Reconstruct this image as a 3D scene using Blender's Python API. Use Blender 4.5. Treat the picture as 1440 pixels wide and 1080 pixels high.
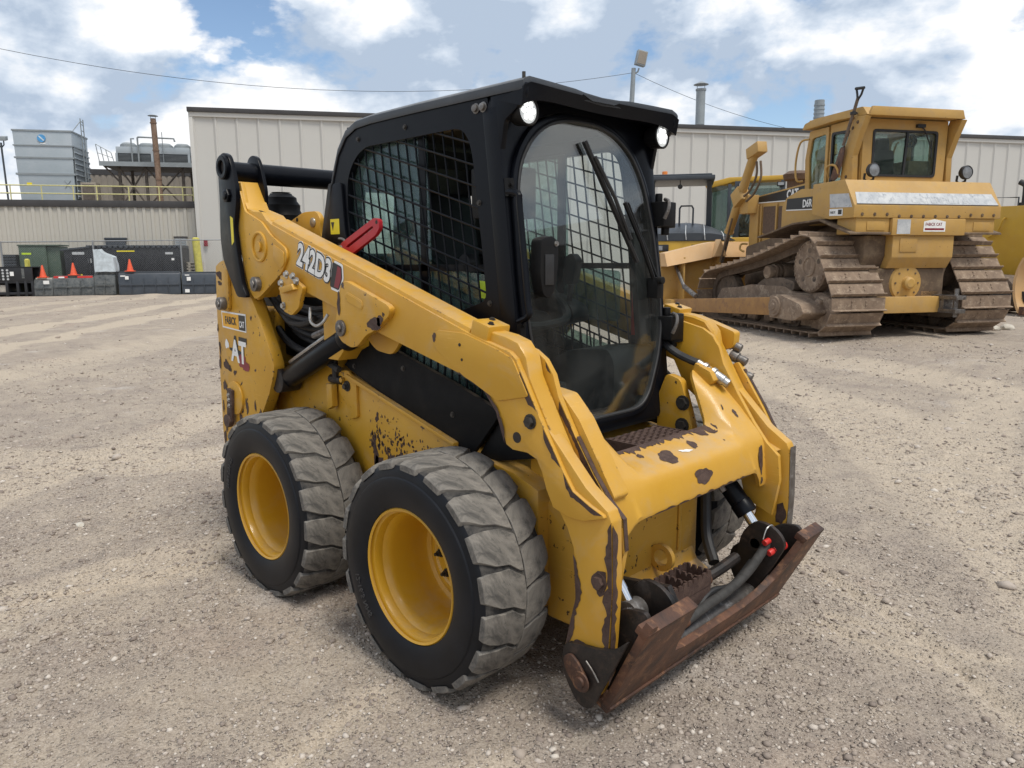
import bpy, bmesh, math, random
import numpy as np
from mathutils import Vector, Matrix
from mathutils import noise as mnoise

# ---------------------------------------------------------------- start clean
for o in list(bpy.data.objects):
    bpy.data.objects.remove(o, do_unlink=True)
S = bpy.context.scene
COL = S.collection
PI = math.pi
R = math.radians
rnd = random.Random(7)

# ---------------------------------------------------------------- camera
CAM = Vector((3.033, -2.280, 1.479))
cd = bpy.data.cameras.new('camera')
cam = bpy.data.objects.new('camera', cd)
COL.objects.link(cam)
_yaw, _pitch, _roll = R(135.077), R(-9.533), R(-0.298)
_F = Vector((math.cos(_yaw)*math.cos(_pitch), math.sin(_yaw)*math.cos(_pitch), math.sin(_pitch)))
_Rt = _F.cross(Vector((0, 0, 1))).normalized()
_U = _Rt.cross(_F)
_R2 = _Rt*math.cos(_roll) + _U*math.sin(_roll)
_U2 = -_Rt*math.sin(_roll) + _U*math.cos(_roll)
cam.matrix_world = Matrix(((_R2.x, _U2.x, -_F.x, CAM.x), (_R2.y, _U2.y, -_F.y, CAM.y),
                           (_R2.z, _U2.z, -_F.z, CAM.z), (0, 0, 0, 1)))
cd.sensor_fit = 'HORIZONTAL'
cd.sensor_width = 36.0
cd.lens = 36.0*1056.4/1440.0
cd.clip_start = 0.05
cd.clip_end = 3000
S.camera = cam

# ---------------------------------------------------------------- sky and sun
SUN_EL, SUN_AZ = R(64), R(-4)          # azimuth measured from +X towards +Y
w = bpy.data.worlds.new('World')
S.world = w
w.use_nodes = True
nt = w.node_tree
nt.nodes.clear()
def wn(t, **k):
    n = nt.nodes.new(t)
    for a, b in k.items():
        setattr(n, a, b)
    return n
wl = nt.links.new
out = wn('ShaderNodeOutputWorld')
bg = wn('ShaderNodeBackground')
bg.inputs[1].default_value = 0.10
sky = wn('ShaderNodeTexSky', sky_type='NISHITA')
sky.sun_disc = False
sky.sun_elevation = SUN_EL
sky.sun_rotation = PI/2 - SUN_AZ
sky.air_density = 1.0
sky.dust_density = 0.1
sky.ozone_density = 1.5
tc = wn('ShaderNodeTexCoord')
sx = wn('ShaderNodeSeparateXYZ')
wl(tc.outputs['Generated'], sx.inputs[0])
cx = wn('ShaderNodeVectorMath', operation='MULTIPLY'); wl(tc.outputs['Generated'], cx.inputs[0]); cx.inputs[1].default_value = (1.0, 1.0, 1.75)
def cloud_noise(scale, detail, rough, loc, dist=0.0):
    mp = wn('ShaderNodeMapping'); mp.inputs[1].default_value = loc
    wl(cx.outputs[0], mp.inputs[0])
    nz = wn('ShaderNodeTexNoise'); nz.noise_dimensions = '3D'
    nz.inputs['Scale'].default_value = scale; nz.inputs['Detail'].default_value = detail
    nz.inputs['Roughness'].default_value = rough; nz.inputs['Distortion'].default_value = dist
    wl(mp.outputs[0], nz.inputs[0])
    return nz
SKY_OFF = (1.3, 0.4, 0.7)
def off(d): return (SKY_OFF[0]+d[0], SKY_OFF[1]+d[1], SKY_OFF[2]+d[2])
n1 = cloud_noise(4.3, 12, 0.545, off((0, 0, 0)), 0.10)
n1b = cloud_noise(4.3, 12, 0.545, off((0.03, -0.02, 0.085)), 0.10)
cr = wn('ShaderNodeValToRGB')
cr.color_ramp.elements[0].position = 0.408; cr.color_ramp.elements[0].color = (0, 0, 0, 1)
cr.color_ramp.elements[1].position = 0.458; cr.color_ramp.elements[1].color = (1, 1, 1, 1)
wl(n1.outputs['Fac'], cr.inputs[0])
df_ = wn('ShaderNodeMath', operation='SUBTRACT'); wl(n1.outputs['Fac'], df_.inputs[0]); wl(n1b.outputs['Fac'], df_.inputs[1])
n2 = cloud_noise(1.5, 6, 0.55, off((4.0, 2.0, 4.0)), 0.3)
ad = wn('ShaderNodeMath', operation='MULTIPLY_ADD'); wl(df_.outputs[0], ad.inputs[0]); ad.inputs[1].default_value = 1.9; wl(n2.outputs['Fac'], ad.inputs[2])
cc = wn('ShaderNodeValToRGB')
e = cc.color_ramp.elements
e[0].position = 0.34; e[0].color = (3.4, 4.1, 5.1, 1)
e[1].position = 0.61; e[1].color = (7.5, 7.55, 7.65, 1)
m_ = e.new(0.47); m_.color = (5.0, 5.6, 6.4, 1)
wl(ad.outputs[0], cc.inputs[0])
mx = wn('ShaderNodeMix', data_type='RGBA')
wl(cr.outputs[0], mx.inputs['Factor']); wl(sky.outputs[0], mx.inputs['A']); wl(cc.outputs[0], mx.inputs['B'])
wl(mx.outputs['Result'], bg.inputs[0]); wl(bg.outputs[0], out.inputs[0])

sd = bpy.data.lights.new('sun', 'SUN')
sd.energy = 2.0
sd.angle = R(20)
sd.color = (1.0, 0.95, 0.86)
sun = bpy.data.objects.new('sun', sd)
COL.objects.link(sun)
sdir = Vector((math.cos(SUN_AZ)*math.cos(SUN_EL), math.sin(SUN_AZ)*math.cos(SUN_EL), math.sin(SUN_EL)))
sun.rotation_euler = sdir.to_track_quat('Z', 'Y').to_euler()
sun.location = (0, 0, 20)

vs = S.view_settings
vs.view_transform = 'Standard'
vs.look = 'None'
vs.exposure = 0.50
vs.gamma = 1.0
vs.use_curve_mapping = False
S.render.engine = 'CYCLES'
S.cycles.max_bounces = 6
S.cycles.transparent_max_bounces = 12

# ---------------------------------------------------------------- materials
def new_mat(name):
    m = bpy.data.materials.new(name)
    m.use_nodes = True
    t = m.node_tree
    b = t.nodes['Principled BSDF']
    return m, t, b
def nd(t, typ, **k):
    n = t.nodes.new(typ)
    for a, b in k.items():
        setattr(n, a, b)
    return n
def rgba(c):
    return (c[0], c[1], c[2], 1.0)
def noise_fac(t, scale, detail=4, rough=0.55, lo=0.4, hi=0.6, coord=None, dist=0.0):
    tcn = coord or nd(t, 'ShaderNodeTexCoord').outputs['Object']
    n = nd(t, 'ShaderNodeTexNoise')
    n.inputs['Scale'].default_value = scale; n.inputs['Detail'].default_value = detail
    n.inputs['Roughness'].default_value = rough; n.inputs['Distortion'].default_value = dist
    t.links.new(tcn, n.inputs['Vector'])
    mr = nd(t, 'ShaderNodeMapRange')
    mr.inputs[1].default_value = lo; mr.inputs[2].default_value = hi
    t.links.new(n.outputs['Fac'], mr.inputs[0])
    return mr.outputs[0], n.outputs['Fac']
def mix_col(t, fac, a, b):
    mxn = nd(t, 'ShaderNodeMix', data_type='RGBA')
    for s, v in (('Factor', fac), ('A', a), ('B', b)):
        if hasattr(v, 'is_linked') or hasattr(v, 'links'):
            t.links.new(v, mxn.inputs[s])
        elif s == 'Factor':
            mxn.inputs[s].default_value = v
        else:
            mxn.inputs[s].default_value = rgba(v)
    return mxn.outputs['Result']
def mul(t, a, b):
    m = nd(t, 'ShaderNodeMath', operation='MULTIPLY')
    for i, v in enumerate((a, b)):
        if isinstance(v, (int, float)):
            m.inputs[i].default_value = v
        else:
            t.links.new(v, m.inputs[i])
    return m.outputs[0]
def add_bump(t, b, height, strength=0.3, dist=0.01):
    bn = nd(t, 'ShaderNodeBump')
    bn.inputs['Strength'].default_value = strength
    bn.inputs['Distance'].default_value = dist
    t.links.new(height, bn.inputs['Height'])
    t.links.new(bn.outputs[0], b.inputs['Normal'])
def up_fac(t, lo=0.55, hi=0.95):
    g = nd(t, 'ShaderNodeNewGeometry')
    s = nd(t, 'ShaderNodeSeparateXYZ')
    t.links.new(g.outputs['Normal'], s.inputs[0])
    mr = nd(t, 'ShaderNodeMapRange')
    mr.inputs[1].default_value = lo; mr.inputs[2].default_value = hi
    t.links.new(s.outputs[2], mr.inputs[0])
    return mr.outputs[0]

def paint(name, col, col2=None, rough=0.42, dust=0.35, dustcol=(0.42, 0.34, 0.25), chips=0.0, chipcol=(0.045, 0.022, 0.014),
          metal=0.0, vs_=2.2, bump=0.05, bscale=90, coat=0.0, grime=0.25, spec=0.5, scratch=0.0, edge=0.0):
    m, t, b = new_mat(name)
    col2 = col2 or tuple(c*0.82 for c in col)
    f1, _ = noise_fac(t, vs_, 6, 0.6, 0.35, 0.68)
    c = mix_col(t, f1, col, col2)
    if scratch:                                          # sun-faded areas
        f0_, _ = noise_fac(t, 1.1, 5, 0.6, 0.45, 0.70, dist=0.5)
        c = mix_col(t, mul(t, f0_, 0.55), c, (min(1, col[0]*1.04), col[1]*1.10, col[2]+0.045))
    if grime:                                            # thin film of dried mud in streaks
        f2, _ = noise_fac(t, 7.0, 8, 0.7, 0.52, 0.80, dist=0.6)
        c = mix_col(t, mul(t, f2, grime), c, dustcol)
    if dust:
        f3, _ = noise_fac(t, 14.0, 6, 0.65, 0.35, 0.65)
        c = mix_col(t, mul(t, mul(t, up_fac(t), f3), dust), c, dustcol)
    rr, raw = noise_fac(t, 18, 4, 0.6, 0.3, 0.7)
    ro = nd(t, 'ShaderNodeMapRange'); ro.inputs[3].default_value = max(0.05, rough-0.1); ro.inputs[4].default_value = min(1, rough+0.16)
    t.links.new(raw, ro.inputs[0])
    if scratch:
        mp = nd(t, 'ShaderNodeMapping'); mp.inputs[3].default_value = (3.0, 3.0, 70.0); mp.inputs[2].default_value = (0.3, 0.5, 0.2)
        t.links.new(nd(t, 'ShaderNodeTexCoord').outputs['Object'], mp.inputs[0])
        f5, _ = noise_fac(t, 3.0, 6, 0.7, 0.58, 0.70, mp.outputs[0])
        f6, _ = noise_fac(t, 3.3, 5, 0.6, 0.46, 0.60)
        c = mix_col(t, mul(t, mul(t, f5, f6), scratch), c, tuple(min(1, x*1.1+0.10) for x in col))
    if chips:
        f4, _ = noise_fac(t, 26, 5, 0.62, 0.735-0.05*chips, 0.745-0.05*chips)
        c = mix_col(t, f4, c, chipcol)
    if edge:                                             # paint knocked off along plate edges
        bv = nd(t, 'ShaderNodeBevel'); bv.samples = 4; bv.inputs['Radius'].default_value = 0.011
        ge = nd(t, 'ShaderNodeNewGeometry')
        dt = nd(t, 'ShaderNodeVectorMath', operation='DOT_PRODUCT'); t.links.new(bv.outputs[0], dt.inputs[0]); t.links.new(ge.outputs['Normal'], dt.inputs[1])
        er = nd(t, 'ShaderNodeMapRange'); er.inputs[1].default_value = 0.995; er.inputs[2].default_value = 0.93; t.links.new(dt.outputs['Value'], er.inputs[0])
        f7, _ = noise_fac(t, 16, 7, 0.72, 0.56, 0.60, dist=0.4)
        f8, _ = noise_fac(t, 2.2, 4, 0.6, 0.42, 0.55)
        c = mix_col(t, mul(t, mul(t, mul(t, er.outputs[0], f7), f8), edge), c, chipcol)
    t.links.new(c, b.inputs['Base Color'])
    t.links.new(ro.outputs[0], b.inputs['Roughness'])
    b.inputs['Metallic'].default_value = metal
    b.inputs['Coat Weight'].default_value = coat
    b.inputs['Specular IOR Level'].default_value = spec
    if bump:
        _, h = noise_fac(t, bscale, 3, 0.6)
        add_bump(t, b, h, bump, 0.004)
    return m

def rusty(name, a, b_, c_=None, rough=0.75, scale=9, bump=0.35, metal=0.15):
    m, t, b = new_mat(name)
    f1, _ = noise_fac(t, scale, 8, 0.68, 0.36, 0.62, dist=0.4)
    c = mix_col(t, f1, a, b_)
    if c_:
        f2, _ = noise_fac(t, scale*2.3, 8, 0.7, 0.52, 0.66, dist=0.3)
        c = mix_col(t, f2, c, c_)
    t.links.new(c, b.inputs['Base Color'])
    b.inputs['Roughness'].default_value = rough
    b.inputs['Metallic'].default_value = metal
    _, h = noise_fac(t, scale*9, 6, 0.7)
    add_bump(t, b, h, bump, 0.006)
    return m

def plain(name, col, rough=0.5, metal=0.0, var=0.18, scale=12, bump=0.0, spec=None):
    m, t, b = new_mat(name)
    f, raw = noise_fac(t, scale, 6, 0.62, 0.3, 0.7)
    c = mix_col(t, f, tuple(x*(1-var) for x in col), tuple(min(1, x*(1+var)) for x in col))
    t.links.new(c, b.inputs['Base Color'])
    b.inputs['Roughness'].default_value = rough
    b.inputs['Metallic'].default_value = metal
    if spec is not None: b.inputs['Specular IOR Level'].default_value = spec
    if bump:
        add_bump(t, b, raw, bump, 0.005)
    return m

def glass(name, tint, ior=1.5, dirt=0.06, dirt_haze_col=(0.5, 0.5, 0.48), rough=0.02):
    m, t, b = new_mat(name)
    t.nodes.remove(b)
    o = [n for n in t.nodes if n.type == 'OUTPUT_MATERIAL'][0]
    tr = nd(t, 'ShaderNodeBsdfTransparent'); tr.inputs[0].default_value = rgba(tint)
    gl = nd(t, 'ShaderNodeBsdfGlossy'); gl.inputs['Roughness'].default_value = rough
    ge = nd(t, 'ShaderNodeNewGeometry')
    dt = nd(t, 'ShaderNodeVectorMath', operation='DOT_PRODUCT'); t.links.new(ge.outputs['Normal'], dt.inputs[0]); t.links.new(ge.outputs['Incoming'], dt.inputs[1])
    ab = nd(t, 'ShaderNodeMath', operation='ABSOLUTE'); t.links.new(dt.outputs['Value'], ab.inputs[0])
    om = nd(t, 'ShaderNodeMath', operation='SUBTRACT'); om.inputs[0].default_value = 1.0; t.links.new(ab.outputs[0], om.inputs[1])
    pw = nd(t, 'ShaderNodeMath', operation='POWER'); t.links.new(om.outputs[0], pw.inputs[0]); pw.inputs[1].default_value = 5.0
    f0 = ((ior-1)/(ior+1))**2
    fs = nd(t, 'ShaderNodeMath', operation='MULTIPLY_ADD'); t.links.new(pw.outputs[0], fs.inputs[0]); fs.inputs[1].default_value = 1-f0; fs.inputs[2].default_value = f0
    m1 = nd(t, 'ShaderNodeMixShader')
    t.links.new(fs.outputs[0], m1.inputs[0]); t.links.new(tr.outputs[0], m1.inputs[1]); t.links.new(gl.outputs[0], m1.inputs[2])
    df = nd(t, 'ShaderNodeBsdfDiffuse'); df.inputs[0].default_value = rgba(dirt_haze_col)
    f, _ = noise_fac(t, 5, 8, 0.72, 0.35, 0.8, dist=1.2)
    m2 = nd(t, 'ShaderNodeMixShader')
    t.links.new(mul(t, f, dirt), m2.inputs[0]); t.links.new(m1.outputs[0], m2.inputs[1]); t.links.new(df.outputs[0], m2.inputs[2])
    t.links.new(m2.outputs[0], o.inputs[0])
    return m

def emit(name, col, strength):
    m, t, b = new_mat(name)
    b.inputs['Base Color'].default_value = rgba(col)
    b.inputs['Emission Color'].default_value = rgba(col)
    b.inputs['Emission Strength'].default_value = strength
    b.inputs['Roughness'].default_value = 0.2
    return m

Y1 = (0.60, 0.326, 0.026)
MT = {}
MT['yellow'] = paint('loader_yellow_paint', Y1, (0.53, 0.272, 0.020), rough=0.42, dust=0.45, chips=0.0, grime=0.38, coat=0.08, scratch=0.45, edge=1.0)
MT['yellow_chip'] = paint('chipped_yellow_paint', Y1, (0.52, 0.265, 0.020), rough=0.42, dust=0.40, chips=1.7, grime=0.42, coat=0.05, scratch=0.5, edge=1.0)
MT['rim'] = paint('rim_yellow_paint', (0.62, 0.335, 0.018), (0.56, 0.295, 0.016), rough=0.33, dust=0.35, grime=0.2, coat=0.2)
MT['black'] = paint('cab_black_paint', (0.0032, 0.0040, 0.0066), (0.0045, 0.0056, 0.0085), rough=0.30, dust=0.05, dustcol=(0.10, 0.10, 0.098), grime=0.014, spec=0.17)
MT['blackdull'] = paint('dull_black_steel', (0.006, 0.006, 0.007), (0.010, 0.0098, 0.0095), rough=0.5, dust=0.15, dustcol=(0.14, 0.12, 0.105), grime=0.05, spec=0.22)
MT['panel'] = paint('charcoal_side_panel', (0.0085, 0.0085, 0.009), (0.010, 0.010, 0.0105), rough=0.6, dust=0.1, grime=0.02, bump=0.12, bscale=300, spec=0.14)
MT['roofgrey'] = paint('dusty_roof', (0.03, 0.034, 0.04), (0.05, 0.052, 0.056), rough=0.35, dust=0.75, dustcol=(0.17, 0.17, 0.165), grime=0.2)
MT['rust'] = rusty('coupler_rust', (0.150, 0.068, 0.038), (0.052, 0.030, 0.023), (0.25, 0.125, 0.065), scale=7, metal=0.2, rough=0.62)
MT['rustdark'] = rusty('bare_worn_steel', (0.060, 0.033, 0.026), (0.10, 0.062, 0.048), (0.045, 0.024, 0.02), scale=25, bump=0.4, rough=0.7)
MT['steelgrey'] = rusty('scuffed_grey_steel', (0.20, 0.19, 0.18), (0.11, 0.095, 0.085), (0.30, 0.29, 0.28), scale=12, bump=0.15, metal=0.6, rough=0.45)
MT['oily'] = rusty('oily_black_steel', (0.010, 0.009, 0.009), (0.03, 0.022, 0.018), (0.055, 0.036, 0.027), scale=10, bump=0.2, rough=0.5)
MT['chrome'] = plain('chromed_rod', (0.75, 0.76, 0.77), 0.12, 1.0, 0.05)
MT['bolt'] = plain('zinc_bolt', (0.45, 0.44, 0.42), 0.38, 0.9, 0.25, 60)
MT['boltdark'] = plain('dark_bolt', (0.06, 0.055, 0.05), 0.5, 0.6, 0.3, 60)
MT['rubber'] = plain('tyre_sidewall_rubber', (0.0062, 0.0074, 0.0105), 0.46, 0.0, 0.35, 8, bump=0.04, spec=0.25)
MT['letter'] = plain('raised_rubber_lettering', (0.030, 0.031, 0.034), 0.5, 0.0, 0.3, 20)
MT['hose'] = plain('rubber_hose', (0.02, 0.02, 0.021), 0.55, 0.0, 0.3, 20)
MT['hosedust'] = plain('dusty_hose_sleeve', (0.040, 0.038, 0.036), 0.8, 0.0, 0.4, 30, bump=0.2)
MT['red'] = plain('red_paint', (0.42, 0.018, 0.03), 0.4, 0, 0.12)
MT['redcap'] = plain('red_plastic', (0.55, 0.03, 0.025), 0.4, 0, 0.12)
MT['white'] = plain('white_vinyl', (0.80, 0.80, 0.78), 0.45, 0, 0.05)
MT['decalblack'] = plain('black_vinyl', (0.012, 0.012, 0.013), 0.4, 0, 0.1)
MT['decalorange'] = plain('amber_vinyl', (0.80, 0.40, 0.015), 0.4, 0, 0.05)
MT['decalyellow'] = plain('yellow_vinyl', (0.75, 0.62, 0.02), 0.4, 0, 0.06)
MT['lime'] = plain('lime_reflector', (0.50, 0.68, 0.03), 0.4, 0, 0.1)
MT['decalred'] = plain('dark_red_vinyl', (0.22, 0.02, 0.03), 0.45, 0, 0.2)
MT['seat'] = plain('seat_vinyl', (0.006, 0.006, 0.007), 0.6, 0, 0.3, 10, bump=0.1)
MT['interior'] = plain('cab_interior_plastic', (0.008, 0.0085, 0.009), 0.6, 0, 0.3, 10)
MT['glass'] = glass('windscreen_glass', (0.88, 0.92, 0.91), ior=1.95, dirt=0.045)
MT['teal'] = glass('tinted_side_glass', (0.66, 0.80, 0.77), ior=1.75, dirt=0.50, dirt_haze_col=(0.24, 0.36, 0.35))  # strong diffuse film: dirt plus reflection and haze painted into the panes
MT['lamp'] = emit('lit_led_lens', (0.62, 0.64, 0.64), 0.30)
MT['led'] = emit('lit_led', (1.0, 1.0, 0.97), 1.2)

# lug rubber: pale dust on the worn faces, black where wiped
m, t, b = new_mat('dusty_tread_rubber')
f1, _ = noise_fac(t, 7, 9, 0.74, 0.38, 0.58, dist=0.8)
c = mix_col(t, f1, (0.082, 0.077, 0.070), (0.235, 0.215, 0.188))
f2, _ = noise_fac(t, 42, 8, 0.75, 0.58, 0.68, dist=0.3)
c = mix_col(t, mul(t, f2, 0.75), c, (0.038, 0.037, 0.036))
f3, _ = noise_fac(t, 11, 8, 0.7, 0.58, 0.64, dist=1.5)
c = mix_col(t, mul(t, f3, 0.55), c, (0.05, 0.048, 0.046))
t.links.new(c, b.inputs['Base Color']); b.inputs['Roughness'].default_value = 0.9
_, h = noise_fac(t, 38, 8, 0.78, dist=0.6); add_bump(t, b, h, 0.45, 0.006)
MT['lug'] = m
m, t, b = new_mat('tread_groove_rubber')
f1, _ = noise_fac(t, 14, 8, 0.7, 0.40, 0.66, dist=0.5)
c = mix_col(t, f1, (0.016, 0.016, 0.017), (0.11, 0.10, 0.088))
t.links.new(c, b.inputs['Base Color']); b.inputs['Roughness'].default_value = 0.85
_, h = noise_fac(t, 60, 5, 0.7); add_bump(t, b, h, 0.3, 0.006)
MT['groove'] = m

# ---------------------------------------------------------------- mesh helpers
def nb():
    return bmesh.new()
def sharpen(bm, ang=0.55):
    for f in bm.faces:
        f.smooth = True
    for e_ in bm.edges:
        if len(e_.link_faces) == 2:
            e_.smooth = e_.calc_face_angle(0.0) < ang
        else:
            e_.smooth = False
def to_mesh(bm, name, mats, bev=0.0, seg=2, flat=False):
    bmesh.ops.recalc_face_normals(bm, faces=bm.faces[:])
    if bev > 0:
        es = [e_ for e_ in bm.edges if len(e_.link_faces) == 2 and e_.calc_face_angle(0.0) > 0.35]
        if es:
            bmesh.ops.bevel(bm, geom=es, offset=bev, segments=seg, profile=0.6, affect='EDGES', clamp_overlap=True)
    if not flat:
        sharpen(bm)
    me = bpy.data.meshes.new(name)
    bm.to_mesh(me)
    bm.free()
    for m_ in (mats if isinstance(mats, (list, tuple)) else [mats]):
        me.materials.append(MT[m_] if isinstance(m_, str) else m_)
    return me
def pieces_of(bm):
    # sets of loose islands that lie apart from each other
    bm.verts.ensure_lookup_table(); bm.verts.index_update()
    seen = [False]*len(bm.verts); isl = []
    for v in bm.verts:
        if seen[v.index]: continue
        st = [v]; seen[v.index] = True; got = []
        while st:
            q = st.pop(); got.append(q)
            for e_ in q.link_edges:
                o_ = e_.other_vert(q)
                if not seen[o_.index]: seen[o_.index] = True; st.append(o_)
        lo = [min(p.co[i] for p in got) for i in range(3)]; hi = [max(p.co[i] for p in got) for i in range(3)]
        isl.append((lo, hi, [p.index for p in got]))
    n = len(isl)
    if n < 2 or n > 90: return [None]
    par = list(range(n))
    def find(i):
        while par[i] != i: i = par[i]
        return i
    for i in range(n):
        for j in range(i):
            gap = math.sqrt(sum(max(0, isl[i][0][k]-isl[j][1][k], isl[j][0][k]-isl[i][1][k])**2 for k in range(3)))
            szs = [math.dist(isl[q][0], isl[q][1]) for q in (i, j)]
            if gap < 0.22*max(szs): par[find(i)] = find(j)
    gr = {}
    for i in range(n): gr.setdefault(find(i), []).extend(isl[i][2])
    return list(gr.values())
def ob(name, bm, mats, parent=None, bev=0.0, seg=2, flat=False, label=None, kind=None):
    if parent is not None and kind is None:
        ps = pieces_of(bm)
        if len(ps) > 1:
            first = None
            for k_ in ps:
                b2 = bm.copy(); b2.verts.ensure_lookup_table(); ks = set(k_)
                bmesh.ops.delete(b2, geom=[v for v in b2.verts if v.index not in ks], context='VERTS')
                o_ = ob_one(name, b2, mats, parent, bev, seg, flat, label, kind)
                first = first or o_
            bm.free()
            return first
    return ob_one(name, bm, mats, parent, bev, seg, flat, label, kind)
def ob_one(name, bm, mats, parent=None, bev=0.0, seg=2, flat=False, label=None, kind=None):
    me = to_mesh(bm, name, mats, bev, seg, flat)
    o = bpy.data.objects.new(name, me)
    COL.objects.link(o)
    if parent is not None:
        o.parent = parent
    if label: o['label'] = label
    if kind: o['kind'] = kind
    return o
def inst(name, me, parent=None, loc=(0, 0, 0), rot=(0, 0, 0), sc=(1, 1, 1)):
    o = bpy.data.objects.new(name, me)
    COL.objects.link(o)
    o.location = loc; o.rotation_euler = rot; o.scale = sc
    if parent is not None:
        o.parent = parent
    return o
def thing(name, label, cat, loc=(0, 0, 0), rz=0.0, group=None):
    o = bpy.data.objects.new(name, None)
    COL.objects.link(o)
    o.location = loc
    o.rotation_euler = (0, 0, rz)
    o['label'] = label; o['category'] = cat
    if group: o['group'] = group
    o.empty_display_size = 0.2
    return o
def tag(o, label, cat, group=None):
    o['label'] = label; o['category'] = cat
    if group: o['group'] = group
    return o
def copy_tree(o, parent=None):
    c_ = o.copy(); COL.objects.link(c_); c_.parent = parent
    for ch in list(o.children):
        copy_tree(ch, c_)
    return c_

def box(bm, x0, x1, y0, y1, z0, z1):
    v = [bm.verts.new(p) for p in ((x0, y0, z0), (x1, y0, z0), (x1, y1, z0), (x0, y1, z0),
                                   (x0, y0, z1), (x1, y0, z1), (x1, y1, z1), (x0, y1, z1))]
    for f in ((3, 2, 1, 0), (4, 5, 6, 7), (0, 1, 5, 4), (1, 2, 6, 5), (2, 3, 7, 6), (3, 0, 4, 7)):
        bm.faces.new([v[i] for i in f])
    return v
def obox(bm, c, sx_, sy_, sz_, M=None):
    v = box(bm, -sx_/2, sx_/2, -sy_/2, sy_/2, -sz_/2, sz_/2)
    for q in v:
        p = q.co
        if M is not None: p = M @ p
        q.co = Vector(p) + Vector(c)
    return v
def hexa(bm, p8):
    v = [bm.verts.new(p) for p in p8]
    for f in ((3, 2, 1, 0), (4, 5, 6, 7), (0, 1, 5, 4), (1, 2, 6, 5), (2, 3, 7, 6), (3, 0, 4, 7)):
        bm.faces.new([v[i] for i in f])
def prism(bm, pts, ax, a, b_):
    """extrude the 2-D polygon pts along axis ax from a to b_"""
    def P(p, h):
        q = [0, 0, 0]; k = [i for i in range(3) if i != ax]
        q[k[0]], q[k[1]], q[ax] = p[0], p[1], h
        return q
    va = [bm.verts.new(P(p, a)) for p in pts]
    vb = [bm.verts.new(P(p, b_)) for p in pts]
    n = len(pts)
    bm.faces.new(va); bm.faces.new(vb[::-1])
    for i in range(n):
        j = (i+1) % n
        bm.faces.new((va[i], vb[i], vb[j], va[j]))
def frame_of(d):
    d = Vector(d).normalized()
    a = Vector((0, 0, 1)) if abs(d.z) < 0.9 else Vector((1, 0, 0))
    u = d.cross(a).normalized()
    return u, d.cross(u).normalized()
def cyl(bm, p0, p1, r0, r1=None, seg=16, caps=True):
    r1 = r0 if r1 is None else r1
    p0, p1 = Vector(p0), Vector(p1)
    u, v = frame_of(p1-p0)
    A, B = [], []
    for i in range(seg):
        a = 2*PI*i/seg
        d = u*math.cos(a) + v*math.sin(a)
        A.append(bm.verts.new(p0+d*r0)); B.append(bm.verts.new(p1+d*r1))
    for i in range(seg):
        j = (i+1) % seg
        bm.faces.new((A[i], A[j], B[j], B[i]))
    if caps:
        bm.faces.new(A[::-1]); bm.faces.new(B)
def smooth_path(pts, n=6):
    pts = [Vector(p) for p in pts]
    o_ = []
    for i in range(len(pts)-1):
        p0 = pts[max(i-1, 0)]; p1 = pts[i]; p2 = pts[i+1]; p3 = pts[min(i+2, len(pts)-1)]
        for k in range(n):
            t_ = k/n
            o_.append(0.5*((2*p1)+(p2-p0)*t_+(2*p0-5*p1+4*p2-p3)*t_*t_+(3*p1-p0-3*p2+p3)*t_**3))
    o_.append(pts[-1])
    return o_
def tube(bm, pts, r, seg=8, smooth=0, caps=True):
    pts = smooth_path(pts, smooth) if smooth else [Vector(p) for p in pts]
    n = len(pts)
    d0 = (pts[1]-pts[0]).normalized()
    u, v = frame_of(d0)
    rings = []
    for i in range(n):
        if i == 0: d = pts[1]-pts[0]
        elif i == n-1: d = pts[-1]-pts[-2]
        else: d = (pts[i+1]-pts[i]).normalized()+(pts[i]-pts[i-1]).normalized()
        d.normalize()
        u = (u-d*u.dot(d)).normalized(); v = d.cross(u)
        rr = r(i/(n-1)) if callable(r) else r
        rings.append([bm.verts.new(pts[i]+(u*math.cos(2*PI*k/seg)+v*math.sin(2*PI*k/seg))*rr) for k in range(seg)])
    for i in range(n-1):
        for k in range(seg):
            j = (k+1) % seg
            bm.faces.new((rings[i][k], rings[i][j], rings[i+1][j], rings[i+1][k]))
    if caps:
        bm.faces.new(rings[0][::-1]); bm.faces.new(rings[-1])
def lathe(bm, prof, c=(0, 0, 0), ax=1, seg=48, sgn=1, closed=False, caps=True):
    """prof: (radius, offset along axis)"""
    c = Vector(c); rings = []
    for r_, h_ in prof:
        ring = []
        for i in range(seg):
            a = 2*PI*i/seg
            p = [0, 0, 0]; k = [q for q in range(3) if q != ax]
            p[k[0]] = r_*math.cos(a); p[k[1]] = r_*math.sin(a); p[ax] = h_*sgn
            ring.append(bm.verts.new(c+Vector(p)))
        rings.append(ring)
    m_ = len(rings)
    for a in range(m_ if closed else m_-1):
        A, B = rings[a], rings[(a+1) % m_]
        for i in range(seg):
            j = (i+1) % seg
            bm.faces.new((A[i], A[j], B[j], B[i]))
    if not closed and caps:
        if prof[0][0] > 1e-4: bm.faces.new(rings[0])
        if prof[-1][0] > 1e-4: bm.faces.new(rings[-1][::-1])
def bolt(bm, p, n, r=0.012, h=0.01, seg=6, washer=True):
    p = Vector(p); n = Vector(n).normalized()
    if washer:
        cyl(bm, p, p+n*h*0.3, r*1.45, seg=14)
    cyl(bm, p+n*h*0.3, p+n*h*1.1, r, seg=seg)
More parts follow.
